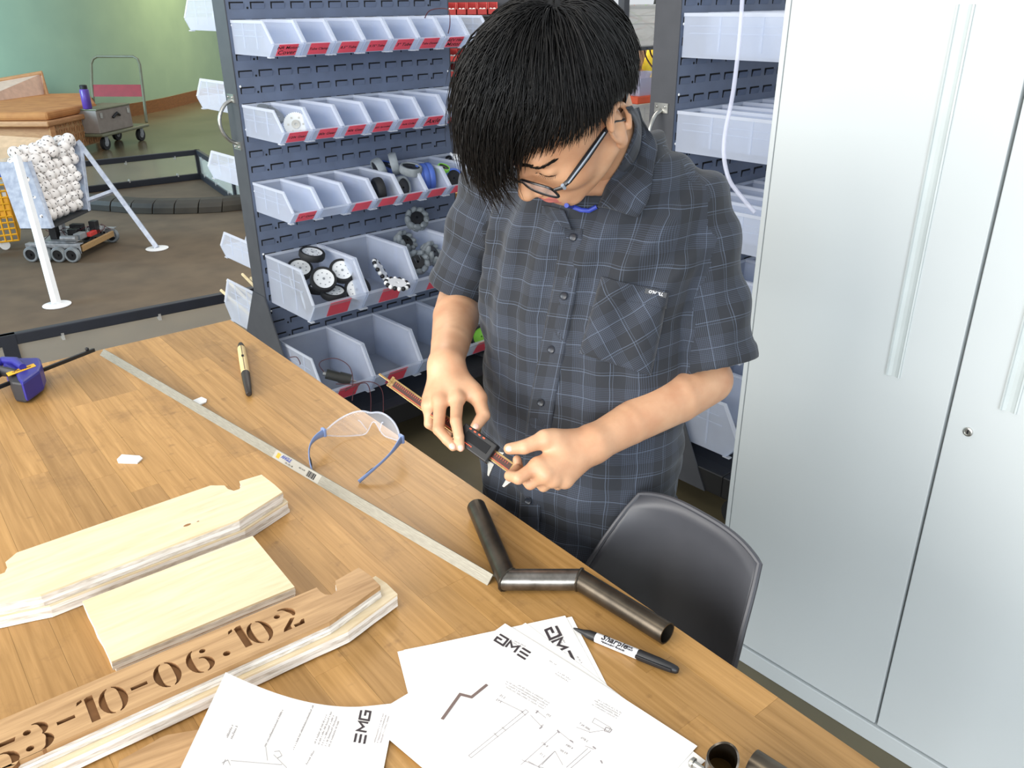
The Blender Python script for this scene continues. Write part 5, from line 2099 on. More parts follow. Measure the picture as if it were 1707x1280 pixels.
# dense under-layer so no scalp shows
nu, nv = 40, 24
vs, fs, keep = [], [], {}
for i in range(nv + 1):
    for k in range(nu):
        a, c_ = PI * i / nv, 2 * PI * k / nu
        d = np.array((math.sin(a) * math.cos(c_), math.sin(a) * math.sin(c_), math.cos(a)))
        vs.append(fromh(HCEN + (HRAD + .010) * d)); keep[len(vs) - 1] = inhair(d * np.array((1, 1, 1)))
for i in range(nv):
    for k in range(nu):
        f = (i * nu + k, i * nu + (k + 1) % nu, (i + 1) * nu + (k + 1) % nu, (i + 1) * nu + k)
        if all(keep[x] for x in f): fs.append(f)
hb.add(vs, fs)
hb.build('hair', M['hair'], person, smooth=True, angle=180, world=True, fix=False)

# ------------------------------------------------------------------ digital caliper in the hands
ca, cb = PD(632, 623, 1.325), PD(862, 787, 1.178)
dx = (cb - ca).normalized()
CLn = (cb - ca).length
vz = Vector(toeye(npv(PD(790, 740, 1.22))))
zz = (vz - dx * vz.dot(dx)).normalized(); dy = zz.cross(dx)
cal_m = Matrix(((dx.x, dy.x, zz.x, ca.x), (dx.y, dy.y, zz.y, ca.y), (dx.z, dy.z, zz.z, ca.z), (0, 0, 0, 1)))
cal = thing('digital_caliper', 'black and red digital caliper held between both hands', 'caliper', (0, 0, 0))
cal.matrix_basis = cal_m
M['beam'] = noise_mat('caliper_steel', '#9a7c50', '#cdab78', .25, .9, 40, (1, 10, 10))
M['scale_red'] = plain('scale_plate', '#3c1c14', .4); M['orange'] = plain('orange_marks', '#e2532e', .5)
b = MB(); b.span((.03, -.008, -.0018), (CLn, .008, .0018)); b.span((-.0, -.0016, -.0008), (.035, .0016, .0008)); b.span((.026, -.008, -.0018), (.031, .0095, .0025))
bm_ = b.build('beam', M['beam'], cal, bevel=.0004)
b = MB(); b.span((.036, -.0052, .0017), (CLn - .012, .0052, .0021)); sc_ = b.build('scale_plate', M['scale_red'], bm_)
b = MB()
for k in range(60):
    x = .04 + (CLn - .06) * k / 59; b.span((x, .001, .0021), (x + .0004, .0048 if k % 5 else .0052, .0022))
b.span((.036, -.0048, .0021), (CLn - .012, -.0042, .0022)); b.build('scale_marks', M['orange'], bm_)
# jaws: fixed at the far end, sliding on the display head
hx0 = CLn * .625; hx1 = CLn * .845
sgn = -1 if (Vector((0, 0, -1)).dot(dy) < 0 and (PD(840, 790, 1.17) - cb).dot(dy) < 0) else -1
b = MB(); b.prism([(CLn - .008, -.008), (CLn + .002, -.008), (CLn + .002, -.015), (CLn - .003, -.028), (CLn - .006, -.028)], -.0016, .0016); b.prism([(CLn - .006, .008), (CLn + .001, .008), (CLn - .001, .012)], -.001, .001)
b.build('fixed_jaw', M['steel'], cal, bevel=.0003)
b = MB(); b.prism([(hx1 - .004, -.010), (hx1 + .010, -.010), (hx1 + .011, -.016), (hx1 + .014, -.028), (hx1 + .011, -.028), (hx1 + .004, -.018)], -.0016, .0016); b.prism([(hx1 + .002, .008), (hx1 + .012, .008), (hx1 + .012, .012)], -.001, .001)
b.build('sliding_jaw', M['steel'], cal, bevel=.0003)
b = MB(); b.span((hx0, -.0155, -.0050), (hx1, .0155, .0085)); hd = b.build('display_head', M['black'], cal, bevel=.0025, seg=3)
b = MB(); b.span((hx0 + .012, -.005, .0083), (hx1 - .007, .0085, .0092)); b.build('screen', M['void'], hd, bevel=.0006)
b = MB()
for k in range(4): b.span((hx0 + .012 + .009 * k, .0112, .0083), (hx0 + .016 + .009 * k, .0132, .0090))
b.span((hx0 + .010, -.0095, .0083), (hx0 + .017, -.0075, .0089))
for k in range(5): b.span((hx0 + .019 + .003 * k, -.0095, .0083), (hx0 + .0208 + .003 * k, -.008, .0088))
b.build('button_marks', M['orange'], hd)
b = MB(); b.tube([(hx0 + .012, -.0155, 0), (hx0 + .012, -.021, 0)], [.0035, .0035], 14); b.build('thumb_screw', M['steel'], hd, smooth=True)
# ------------------------------------------------------------------ plastic shell chair
M['shell'] = plain('charcoal_shell', '#434449', .42, v=.03)
ch = thing('shell_chair', 'charcoal plastic shell chair pulled up to the bench edge beside the person', 'chair', tuple(P(1150, 1000, 0) * 0 + Vector((.80, .56, 0))), 0)
cB = (PD(1074, 780, 1.235) + PD(1268, 957, 1.105)) / 2     # middle of the top edge
cR = (PD(1268, 957, 1.105) - PD(1074, 780, 1.235)); cR.z = 0; cw = cR.length / 2; cR.normalize()
cF = Vector((cR.y, -cR.x, 0))
if cF.x > 0: cF = -cF


def shell_pt(s, t_):
    """s -1..1 across, t 0 (top edge) .. 1 (seat front)"""
    if t_ < .6:
        k = t_ / .6
        z = cB.z - .016 * abs(s) ** 3 * (1 - k) - .42 * k + .004 * (1 - k)
        half = cw * (1.0 + .42 * min(1, k * 2.2) ** .8)
        back = .06 * k ** 2 - .05 * k
        fwd = (.012 + .16 * min(1, k * 1.6) ** .9) * abs(s) ** 2.6
        flare = .006 * max(0, 1 - k * 6)
        return Vector((cB.x, cB.y, 0)) + cR * (s * half) + cF * (fwd + back * -1 * -1 - flare) + Vector((0, 0, z))
    k = (t_ - .6) / .4
    half = cw * 1.42 + .03 * math.sin(PI * k)
    z = cB.z - .416 - .045 * math.sin(min(1, k * 1.3) * PI / 2) + .085 * (abs(s) ** 2.6) * (1 - k)
    fwd = .01 + .40 * k + .17 * abs(s) ** 2.6 * (1 - k)
    return Vector((cB.x, cB.y, 0)) + cR * (s * half) + cF * fwd + Vector((0, 0, z - .02 * max(0, k - .85) / .15))


b = MB(); b.loft([[shell_pt(-1 + i / 16, t_ / 30) for i in range(33)] for t_ in range(31)], closed=False)
so = b.build('shell', M['shell'], ch, smooth=True, angle=180, world=True, solid=.0055)
edge = [shell_pt(-1, t_ / 30) for t_ in range(30, 0, -1)] + [shell_pt(-1 + i / 16, 0) for i in range(33)] + [shell_pt(1, t_ / 30) for t_ in range(1, 31)]
b = MB(); b.tube(edge, .0042, 8); b.build('rolled_edge', M['shell'], ch, smooth=True, world=True)
sc_ = Vector((cB.x, cB.y, 0)) + cF * .22
for sx in (-1, 1):
    for sf in (-1, 1):
        b = MB(); b.tube([sc_ + cR * (sx * .09) + cF * (sf * .09) + Vector((0, 0, cB.z - .452)), sc_ + cR * (sx * .19) + cF * (sf * .20) + Vector((0, 0, .006))], .009, 10)
        b.build('leg', M['steel'], ch, smooth=True, world=True)
b = MB(); b.box((0, 0, 0), (.22, .22, .012), Matrix.Translation(sc_ + Vector((0, 0, cB.z - .462)))); b.build('seat_mount', M['black'], ch, world=True)

# ------------------------------------------------------------------ wheels and parts in the left rack's bins
def wheel(label, c, axis, r, w, tyre, hub, cat='wheel', group=None, spokes=8, holes=True):
    t = thing('wheel', label, cat, tuple(c), group=group, rot=Vector(axis).to_track_quat('Z', 'Y').to_euler())
    b = MB(); b.lathe([(r * .78, -w / 2), (r * .93, -w / 2), (r, -w * .3), (r, w * .3), (r * .93, w / 2), (r * .78, w / 2), (r * .78, -w / 2)], 28, cap=False)
    b.build('tyre', M[tyre], t, smooth=True, angle=50)
    b = MB(); b.lathe([(.004, -w * .38), (r * .79, -w * .38), (r * .79, w * .38), (r * .62, w * .30), (r * .3, w * .34), (.004, w * .36), (.004, -w * .38)], 28, cap=False)
    if holes:
        b.m = 1
        for k in range(spokes):
            a = 2 * PI * k / spokes
            b.box((r * .48 * math.cos(a), r * .48 * math.sin(a), w * .335), (r * .09, r * .07, w * .05))
        b.lathe([(0, w * .30), (r * .10, w * .30), (r * .10, w * .40), (0, w * .40)], 10, cap=False)
    b.build('hub', [M[hub], M['grey_plastic']], t, smooth=True, angle=40)
    return t


M['blue_tyre'] = plain('blue_urethane', '#4a68b8', .45); M['grey_roll'] = noise_mat('grey_roller_rubber', '#6d7478', '#8b9296', .7, 0, 25)


def inbin(row, i, x, y, z, big=False):
    """point inside bin i of a row: x 0..1 across, y depth from the panel, z above its floor"""
    w, d, h = BL if big else BS
    x0 = RX + (.02 + i * .2195 if big else .010 + i * .1105)
    return Vector((x0 + w * x, RY - .006 - y, ROWZ[row] + .003 + z))


# row 4, bin 1
D4 = float(np.dot(npv(inbin(4, 0, .5, .2, .08, True)) - EYE, _fw))
spots = [((520, 424), .05, (.1, -.25, 1), 'lying flat at the back'), ((570, 452), .03, (-.2, -.8, .75), 'leaning at the back right'), ((539, 466), -.03, (-.2, -.85, .7), 'in the middle, leaning forward'),
         ((596, 482), .045, (-.7, -.7, .2), 'standing at the right front'), ((500, 449), .06, (-.1, -.6, .9), 'under the left rim'), ((556, 488), .02, (0, -.25, 1), 'lowest at the front'),
         ((490, 470), .05, (1, -.3, .1), 'half hidden at the left of the heap'), ((535, 480), .06, (0, 0, 1), 'deep in the heap'), ((510, 500), .0, (1, -.3, .1), 'low at the left front')]
for (x, y), dd_, a, w_ in spots:
    wheel('white-hubbed black wheel ' + w_ + ' of the large bin', PD(x, y, D4 + dd_), a, .048, .025, 'rubber', 'white_plastic', group='white-hubbed wheels in the large bin')
# row 4, bin 2: two omni wheels made of beads
for k, (x, y, z, a) in enumerate(((.30, .17, .050, (.7, -.5, .5)), (.45, .225, .030, (.1, -.25, 1)))):
    t = thing('omni_wheel', ['beaded black and white omni wheel standing at the back of its bin', 'beaded black and white omni wheel lying at the front of its bin'][k], 'wheel', tuple((PD(634, 450, D4 + .12), PD(662, 473, D4 + .02))[k]), rot=Vector(a).to_track_quat('Z', 'Y').to_euler())
    b = MB(); b.lathe([(.006, -.006), (.034, -.006), (.034, .006), (.006, .006), (.006, -.006)], 20, cap=False); b.build('hub', M['white_plastic'], t, smooth=True, angle=40)
    for i in range(16):
        an = 2 * PI * i / 16; b = MB(); b.ball((.041 * math.cos(an), .041 * math.sin(an), 0), .0085, 8, 6); b.build('roller', M['black'] if i % 2 else M['white_plastic'], t, smooth=True)
# row 4, bin 3: mecanum wheels
mec = MB(); mec.tube([(0, 0, -.030), (0, 0, -.022), (0, 0, -.006), (0, 0, -.005), (0, 0, .005), (0, 0, .006), (0, 0, .022), (0, 0, .030)], [.006, .010, .0135, .0125, .0125, .0135, .010, .006], 12)
mec_me = mec.mesh('roller', M['grey_roll'], smooth=True)
for k, ((x, y, z), a, w_) in enumerate([((.36, .175, .30), (-.4, -.7, .6), 'hanging highest, against the panel'), ((.45, .12, .15), (.3, -.6, .7), 'at the back of its bin'), ((.30, .24, .10), (-.3, -.8, .5), 'at the left front of its bin'), ((.70, .22, .115), (.5, -.7, .6), 'at the right of its bin')]):
    p = inbin(4, 2, x, y, z, True)
    if k == 0: p = PY(695, 365, RY - .10)
    t = thing('mecanum_wheel', 'grey-rollered mecanum wheel ' + w_, 'wheel', tuple(p), group='mecanum wheels in the fourth row', rot=Vector(a).to_track_quat('Z', 'Y').to_euler())
    b = MB(); b.lathe([(.005, -.016), (.026, -.016), (.026, .016), (.005, .016), (.005, -.016)], 14, cap=False); b.build('hub', M['black'], t, smooth=True, angle=40)
    for i in range(9):
        an = 2 * PI * i / 9
        o = bpy.data.objects.new('roller', mec_me); COL.objects.link(o); o.parent = t
        o.matrix_basis = Matrix.Rotation(an, 4, 'Z') @ Matrix.Translation((.036, 0, 0)) @ Matrix.Rotation(math.radians(42), 4, 'X')
M['bag'] = clear_mat('thin_bag', '#dfe6ef', .22)
b = MB()
gr = []
for i in range(9):
    gr.append([inbin(4, 2, .06 + .36 * k / 8, .13 + .13 * i / 8, .115 + .03 * math.sin(2.2 * i + 1.7 * k) * math.sin(1.3 * k + i), True) for k in range(9)])
b.loft(gr, closed=False); tag(b.build('plastic_bag', M['bag'], world=True), 'crinkled clear plastic bag in the bin of mecanum wheels', 'bag')
# row 3
wheel('dark grey roller wheel standing in the fourth bin of the third row', inbin(3, 3, .55, .20, .048), (1, -.25, .1), .045, .030, 'rubber', 'void', holes=False)
for k, (i, x, y, z, a, w_) in enumerate(((4, .2, .10, .10, (.9, -.2, .3), 'leftmost of three over its bin rim'), (4, .72, .12, .115, (.8, -.5, .2), 'upright in the middle of its bin'), (4, .95, .19, .10, (.05, -.25, 1), 'lying level across its bin'), (4, .35, .215, .045, (.3, -.95, .2), 'low at the front of its bin'))):
    wheel('grey tyred wheel with black hub ' + w_, inbin(3, i, x, y, z), a, .043, .030, 'grey_roll', 'black', group='grey wheels in the third row', holes=False)
for k in range(3):
    wheel('thick blue wheel in the third row, ' + ['left one of three', 'middle one of three', 'right one of three'][k], inbin(3, 5, .30 + .24 * k, .175, .058), (1, -.32, .05), .055, .024, 'blue_tyre', 'black', group='blue wheels in the third row', holes=False)
wheel('blue wheel lying behind the grey wheels in the third row', inbin(3, 4, .9, .05, .09), (.2, -.3, .9), .045, .022, 'blue_tyre', 'black', holes=False)
wheel('blue wheel low in the fourth bin of the third row', inbin(3, 3, .3, .06, .06), (.6, -.3, .6), .038, .022, 'blue_tyre', 'black', holes=False)
wheel('lime green small wheel above the blue-rimmed one in its bin', inbin(3, 6, .25, .20, .085), (.1, -.4, .8), .026, .022, 'green', 'black', holes=False)
wheel('black wheel with blue rim in the last bin of the third row', inbin(3, 6, .50, .225, .048), (-.2, -.9, .35), .040, .024, 'blue_tyre', 'black', holes=False)
for k in range(9):
    b = MB(); p = inbin(3, 7, .55 + .3 * random.random(), .03 + .12 * random.random(), .075 + .03 * random.random())
    q = Vector((random.uniform(-1, 1), -.5, 1)).to_track_quat('Z', 'Y').to_matrix().to_4x4()
    b.lathe([(.008, -.004), (.014, -.004), (.014, .004), (.008, .004), (.008, -.004)], 14, Matrix.Translation(p) @ q, cap=False)
    tag(b.build('spacer_ring', M['white_plastic'] if k % 3 else M['black'], world=True, smooth=True, angle=40), 'small round spacer ring heaped in the last third-row bin', 'ring', 'spacer rings in the third row')
# row 2, bin 1: big gears
for k, (x, y, z, a) in enumerate(((.46, .10, .075, (.25, -.5, .85)), (.76, .21, .047, (-.45, -.85, .3)))):
    t = thing('gear', ['large pale grey gear showing above the first bin of the second row', 'pale grey gear at the front of the first second-row bin'][k], 'gear', tuple(inbin(2, 0, x, y, z)), rot=Vector(a).to_track_quat('Z', 'Y').to_euler())
    R0 = (.049, .040)[k]
    pts = []
    for i in range(144): pts.append(((R0 - .0022 * ((i // 2) % 2)) * math.cos(2 * PI * i / 144), (R0 - .0022 * ((i // 2) % 2)) * math.sin(2 * PI * i / 144)))
    b = MB(); b.prism(pts, -.005, .005); b.build('toothed_disc', M['grey_plastic'] if k == 0 else M['off_white'], t)
    b = MB(); b.lathe([(.004, .005), (.014, .005), (.014, .009), (.004, .009)], 16, cap=False)
    for i in range(6): b.box((R0 * .6 * math.cos(i * PI / 3), R0 * .6 * math.sin(i * PI / 3), .0052), (.006, .006, .001))
    b.build('gear_boss', M['steel'], t, smooth=True, angle=40)
# row 5
M['wire'] = plain('dark_red_wire', '#4a1a22', .5)
t = thing('gear_motor', 'dark cylindrical gear motor with dark red wires spilling over the bottom bin', 'motor', tuple(inbin(5, 0, .55, .20, .03, True)))
a = inbin(5, 0, .40, .20, .075, True); e = inbin(5, 0, .80, .27, .040, True)
M['motor'] = plain('motor_olive_black', '#3a3a34', .4)
d = (e - a).normalized()
b = MB(); b.tube([a, a + d * .05, a + d * .0501, a + d * .095], [.019, .019, .022, .022], 18); b.build('motor_can', M['motor'], t, smooth=True, world=True)
b = MB(); b.tube([a - d * .012, a], [.009, .009], 12); b.tube([a + d * .095, a + d * .115], [.004, .004], 10); b.build('motor_shaft', M['steel'], t, smooth=True, world=True)


def wirepx(pts, D, r=.0016):
    w = [PD(x, y, D if not isinstance(D, list) else D[i]) for i, (x, y) in enumerate(pts)]
    out_ = []
    for i in range(len(w) - 1):
        p0, p1, p2, p3 = w[max(i - 1, 0)], w[i], w[i + 1], w[min(i + 2, len(w) - 1)]
        for k in range(6):
            s = k / 6
            out_.append(.5 * ((2 * p1) + (p2 - p0) * s + (2 * p0 - 5 * p1 + 4 * p2 - p3) * s * s + (3 * p1 - p0 - 3 * p2 + p3) * s ** 3))
    return out_ + [w[-1]]


DW = float(np.dot(npv(inbin(5, 0, .6, .30, .08, True)) - EYE, _fw)) - .03
for pts in ([(540, 620), (532, 608), (540, 600), (562, 598), (583, 612), (588, 640), (575, 652)], [(560, 640), (590, 640), (610, 636), (628, 640), (638, 655), (639, 690)], [(570, 650), (598, 640), (612, 640), (618, 660), (618, 690)], [(600, 640), (590, 652), (587, 668)], [(482, 596), (494, 595), (500, 604), (500, 608)]):
    b = MB(); b.tube(wirepx(pts, DW), .0016, 6); b.build('motor_wire', M['wire'], t, smooth=True, world=True)
for k, (x, y, z, a) in enumerate(((.45, .16, .10, (.6, -.8, .2)), (.60, .27, .060, (-.3, -.9, .2)))):
    wheel(['lime green omni wheel at the back of the last bottom bin', 'black wheel with lime green hub at the front of the last bottom bin'][k], inbin(5, 3, x, y, z, True), a, .050, .028, 'green' if k == 0 else 'rubber', 'green' if k else 'black', holes=False)
# row 1, bin 7: motor block and wire
t = thing('small_motor', 'small black motor block with a red wire loop in the top row', 'motor', tuple(inbin(1, 6, .3, .24, .02)))
b = MB(); b.box((0, 0, 0), (.020, .022, .030), Matrix.Translation(inbin(1, 6, .16, .215, .045)) @ Matrix.Rotation(.2, 4, 'Y')); b.build('block', M['black'], t, world=True, bevel=.002)
Dm = float(np.dot(npv(inbin(1, 6, .3, .24, .06)) - EYE, _fw))
b = MB(); b.tube(wirepx([(747, 56), (750, 40), (748, 18), (735, 14), (716, 18), (708, 30)], Dm), .0018, 6); b.build('motor_wire', M['wire'], t, smooth=True, world=True)

# clear hose hanging in front of the right rack
M['hose'] = clear_mat('clear_hose', '#e9ecff', .42)
b = MB(); b.tube(wirepx([(1240, -60), (1236, 20), (1230, 90), (1221, 160), (1209, 220), (1207, 262), (1216, 300), (1236, 328), (1258, 354)], 2.15), .0055, 10)
tag(b.build('clear_hose', M['hose'], smooth=True, world=True), 'clear plastic hose hanging in front of the right rack', 'hose')

# ------------------------------------------------------------------ shelf unit between the racks
sx0, sx1, sy0, sy1 = 2.62, 3.75, 2.30, 2.72
z1 = PD(1075, 72, 3.45).z - .006; z2 = PD(1075, 236, 3.45).z - .006
su = thing('shelf_unit', 'dark steel shelf unit with totes standing between the two bin racks', 'shelf', (sx0, sy0, 0))
for x in (sx0, sx1 - .03):
    for y in (sy0, sy1 - .03):
        b = MB(); b.span((x, y, 0), (x + .03, y + .03, 1.9)); b.build('upright', M['rack_dark'], su, world=True)
M['shelf_wire'] = clear_mat('shelf_mesh', '#9a9a98', .5)
for z in (.15, z2, z1, 1.86):
    b = MB(); b.span((sx0, sy0, z - .012), (sx1, sy0 + .015, z)); b.span((sx0, sy1 - .015, z - .012), (sx1, sy1, z))
    for k in range(24): b.span((sx0 + (sx1 - sx0) * k / 23 - .002, sy0, z - .008), (sx0 + (sx1 - sx0) * k / 23 + .002, sy1, z - .001))
    b.build('shelf_board', M['rack_dark'], su, world=True)


def tote(name, label, x0, x1, y0, y1, z, h, lid=None, contents=None):
    t = thing(name, label, 'tote', ((x0 + x1) / 2, (y0 + y1) / 2, z))
    w, d = (x1 - x0) / 2, (y1 - y0) / 2
    b = MB(); e = .004
    b.span((-w, -d, 0), (w, d, e)); b.span((-w, -d, 0), (-w + e, d, h)); b.span((w - e, -d, 0), (w, d, h)); b.span((-w, -d, 0), (w, -d + e, h)); b.span((-w, d - e, 0), (w, d, h))
    b.build('shell', M['tote'], t)
    b = MB(); b.span((-w - .008, -d - .008, h - .012), (w + .008, -d, h)); b.span((-w - .008, d, h - .012), (w + .008, d + .008, h)); b.span((-w - .008, -d, h - .012), (-w, d, h)); b.span((w, -d, h - .012), (w + .008, d, h))
    for x in (-w * .4, w * .4): b.span((x - .003, -d - .002, .01), (x + .003, -d, h))
    b.span((-w, -d - .0015, h * .55), (w, -d, h * .57)); b.span((-w, -d - .0015, h * .75), (w, -d, h * .765))
    b.build('rim', M['tote'], t)
    if lid:
        b = MB(); b.span((-w - .01, -d - .01, h), (w + .01, d + .01, h + .02)); b.build('lid', M[lid], t, bevel=.004)
    return t


M['orange_lid'] = plain('orange_lid', '#d9552c', .5)
tt = tote('storage_tote', 'long frosted tote of cables on the upper shelf behind the head', sx0 + .04, sx0 + .60, sy0 + .01, sy1 - .03, z1, PD(1075, 8, 3.45).z - z1)
for k in range(12):
    b = MB(); o = Vector((sx0 + .08 + .04 * k, sy0 + .06 + .02 * (k % 4), z1 + .02))
    pts = [o + Vector((.05 * math.sin(1.3 * i + k), .04 * math.cos(.9 * i + 2 * k), .016 * i)) for i in range(9)]
    b.tube(pts, .003, 5); tag(b.build('cable', M[('wire', 'black', 'green', 'red')[k % 4]], smooth=True, world=True), 'loose cable coiled in the frosted tote on the upper shelf', 'cable', 'cables in the upper tote')
zl = PD(1075, 172, 3.45).z
t3 = tote('storage_tote', 'frosted tote under the orange-lidded box on the lower shelf', sx0 + .02, sx0 + .50, sy0 + .01, sy1 - .03, z2, zl - z2)
q = MB(); text_strokes(q, 'REV', .035, Matrix.Translation((.06, -(sy1 - sy0 - .04) / 2 - .003, (zl - z2) * .55)) @ Matrix.Rotation(PI / 2, 4, 'X'), 0, .0002, bold=.001); q.build('tote_print', M['grey_plastic'], t3, fix=False)
M['lilac'] = translucent_mat('pale_lilac_plastic', '#d9d9ec', .75)
t4 = thing('orange_lidded_box', 'open pale plastic box with an orange base edge on the lower shelf tote', 'box', (sx0 + .30, sy0 + .14, zl + .001))
b = MB(); b.span((-.17, -.12, 0), (.17, .12, .030)); b.build('orange_base', M['orange_lid'], t4, bevel=.004)
b = MB(); b.loft([[(x, y, z) for x, y in ((-.15 - k, -.11 - k), (.15 + k, -.11 - k), (.15 + k, .11 + k), (-.15 - k, .11 + k))] for k, z in ((0, .0302), (.015, .10), (.011, .10), (-.004, .034))], cap=False); b.build('tray', M['lilac'], t4)
b = MB(); b.cyl((0, 0, 0), (.08, .02, .09), .006, n=10); o = b.build('pencil', M['cream'], smooth=True); o.location = (sx0 + .22, sy0 + .06, zl + .036); tag(o, 'cream pencil stub leaning in the pale plastic box', 'pencil')
for k, pts in enumerate(([(1050, 74), (1048, 95), (1054, 112), (1064, 122)], [(1073, 78), (1077, 95), (1086, 110), (1097, 122)], [(1082, 72), (1085, 90), (1093, 102)], [(1098, 72), (1104, 82)])):
    b = MB(); b.tube(wirepx(pts, 3.62), .0035, 6); tag(b.build('cable', M['wire'], smooth=True, world=True), 'dark red cable drooping between the shelf boards, %s from the left' % NTH[k], 'cable')

# second person, mostly hidden behind the shelf
M['yellow_shirt'] = noise_mat('yellow_shirt', '#e8c11e', '#f5dc4a', .8, 0, 14)
pb = PD(1112, 140, 5.1)
p2 = thing('person', 'person in a yellow shirt behind the shelf unit, one bare arm bent', 'person', (pb.x, pb.y, 0))
tz = pb.z
SHp = npv(PD(1092, 92, 5.0)); ELp = npv(PD(1046, 150, 4.9)); WRp = npv(PD(1070, 84, 4.8)); C2 = npv(pb)


def body2(p):
    d = cone(p, C2 + (0, 0, .10), (C2[0], C2[1], .90), .14, .13)
    d = smin(d, cone(p, C2 + (0, 0, .20), C2 + (0, 0, .30), .05, .05), .04)
    d = smin(d, ell(p, tuple(C2 + (0, 0, .40)), (.085, .10, .12)), .02)
    for s in (-.09, .09):
        d = smin(d, cone(p, (C2[0] + s, C2[1] - s, .88), (C2[0] + s, C2[1] - s, .05), .09, .055), .04)
    d = smin(d, cone(p, SHp, ELp, .050, .042), .02)
    d = smin(d, cone(p, ELp, WRp, .042, .030), .006)
    d = smin(d, ell(p, tuple(WRp + (0, 0, .05)), (.03, .03, .06)), .02)
    return d


lo2 = np.minimum(np.minimum(ELp, WRp), C2 - .25) - .08; hi2 = np.maximum(np.maximum(SHp, WRp), C2 + .25) + .1; lo2[2] = 0; hi2[2] = C2[2] + .6
b = MB(); add_net(b, snet(body2, lo2, hi2, .016)); b.build('body', M['skin'], p2, smooth=True, angle=180, world=True, fix=False)


def shirt2(p):
    f = .008 * np.sin(60 * p[:, 0] + 30 * p[:, 2]) + .006 * np.sin(85 * p[:, 1] - 40 * p[:, 2])
    d = smin(cone(p, C2 + (0, 0, .10), (C2[0], C2[1], .85), .165, .165), cone(p, SHp, SHp + (ELp - SHp) * .35, .075, .075), .03)
    return np.maximum(d + f, .80 - p[:, 2])


b = MB(); add_net(b, snet(shirt2, lo2 - .05, hi2 + .05, .016)); b.build('shirt', M['yellow_shirt'], p2, smooth=True, angle=180, world=True, fix=False)
b = MB(); b.ball(tuple(C2 + (0, 0, .44)), .115, 14, 10, (.9, 1, 1)); b.build('hair', M['hair'], p2, smooth=True, world=True)

# ------------------------------------------------------------------ red part bins on a dark rack further back
rz = thing('part_bin_rack', 'dark rack of small red part bins seen right of the left rack', 'rack', tuple(Vector((PD(770, 60, 4.5).x, PD(770, 60, 4.5).y, 0))))
rc = PD(752, 60, 4.55); rc.z = 0
rdx = Vector((_R[0], _R[1], 0)).normalized(); rdy = Vector((-rdx.y, rdx.x, 0))
Xr = Matrix(((rdx.x, rdy.x, 0, rc.x), (rdx.y, rdy.y, 0, rc.y), (0, 0, 1, 0), (0, 0, 0, 1)))
b = MB(); b.span((-.25, .145, 0), (.75, .16, 1.85), Xr); b.build('back_panel', M['rack_dark'], rz, world=True)
rows_z = [PD(770, y, 4.5).z for y in (24, 104, 131, 165)]
for z in rows_z:
    b = MB(); b.span((-.25, .0, z - .012), (.75, .145, z - .004), Xr); b.build('shelf_board', M['rack_dark'], rz, world=True)
q = MB(); w_, d_, h_ = .052, .11, .062
prof = [(0, 0), (d_, 0), (d_, h_), (.03, h_), (.0, .028)]
for x in (0, w_ - .003): q.loft([[(x + dx, p[0], p[1]) for p in prof] for dx in (0, .003)])
q.span((0, 0, 0), (w_, d_, .003)); q.span((0, d_ - .003, 0), (w_, d_, h_)); q.span((0, 0, 0), (w_, .003, .028))
rb = q.mesh('red_part_bin', M['red'])
for r_, z in enumerate(rows_z):
    for k in range(2, 8):
        o = bpy.data.objects.new('red_part_bin', rb); COL.objects.link(o)
        o.matrix_basis = Matrix.Translation((0, 0, z - .003)) @ Xr @ Matrix.Translation((-.19 + .056 * k, 0.01, 0))
        tag(o, 'small red hopper bin, %s from the left in the %s row of the far rack' % (NTH[k - 2], NTH[r_]), 'bin', 'small red bins on the far rack')
        for i in range(2 if k > 2 else 0):
            c = Xr @ Vector((-.19 + .056 * k + .016 + .02 * i, .045, z + .020))
            bb = MB(); bb.ball(tuple(c), .012, 7, 5); tag(bb.build('part_bag', M['off_white'], smooth=True, world=True), 'pale lump of small parts in a red far-rack bin', 'parts', 'parts in the red bins')
# wooden counter behind the left rack's right edge
M['counter'] = wood_mat('golden_counter', '#a9762f', '#c4914a', 12, (1, 1, 6))
c0 = PD(768, 322, 4.0)
t = thing('wooden_counter', 'golden wooden counter glimpsed between the left rack and the sleeve', 'counter', (c0.x, c0.y, 0))
b = MB(); b.span((c0.x - .35, c0.y, 0), (c0.x + .5, c0.y + .4, c0.z - .02)); b.build('carcass', M['counter'], t, world=True)
b = MB(); b.span((c0.x - .37, c0.y - .02, c0.z - .02), (c0.x + .52, c0.y + .42, c0.z + .01)); b.build('worktop', M['counter'], t, world=True, bevel=.004)
b = MB(); b.span((c0.x - .33, c0.y - .012, .1), (c0.x + .48, c0.y, c0.z - .05)); dr = b.build('door', M['counter'], t, world=True, bevel=.003)
b = MB(); b.span((c0.x + .02, c0.y - .03, c0.z - .14), (c0.x + .10, c0.y - .012, c0.z - .125)); b.build('handle', M['steel'], dr, world=True)
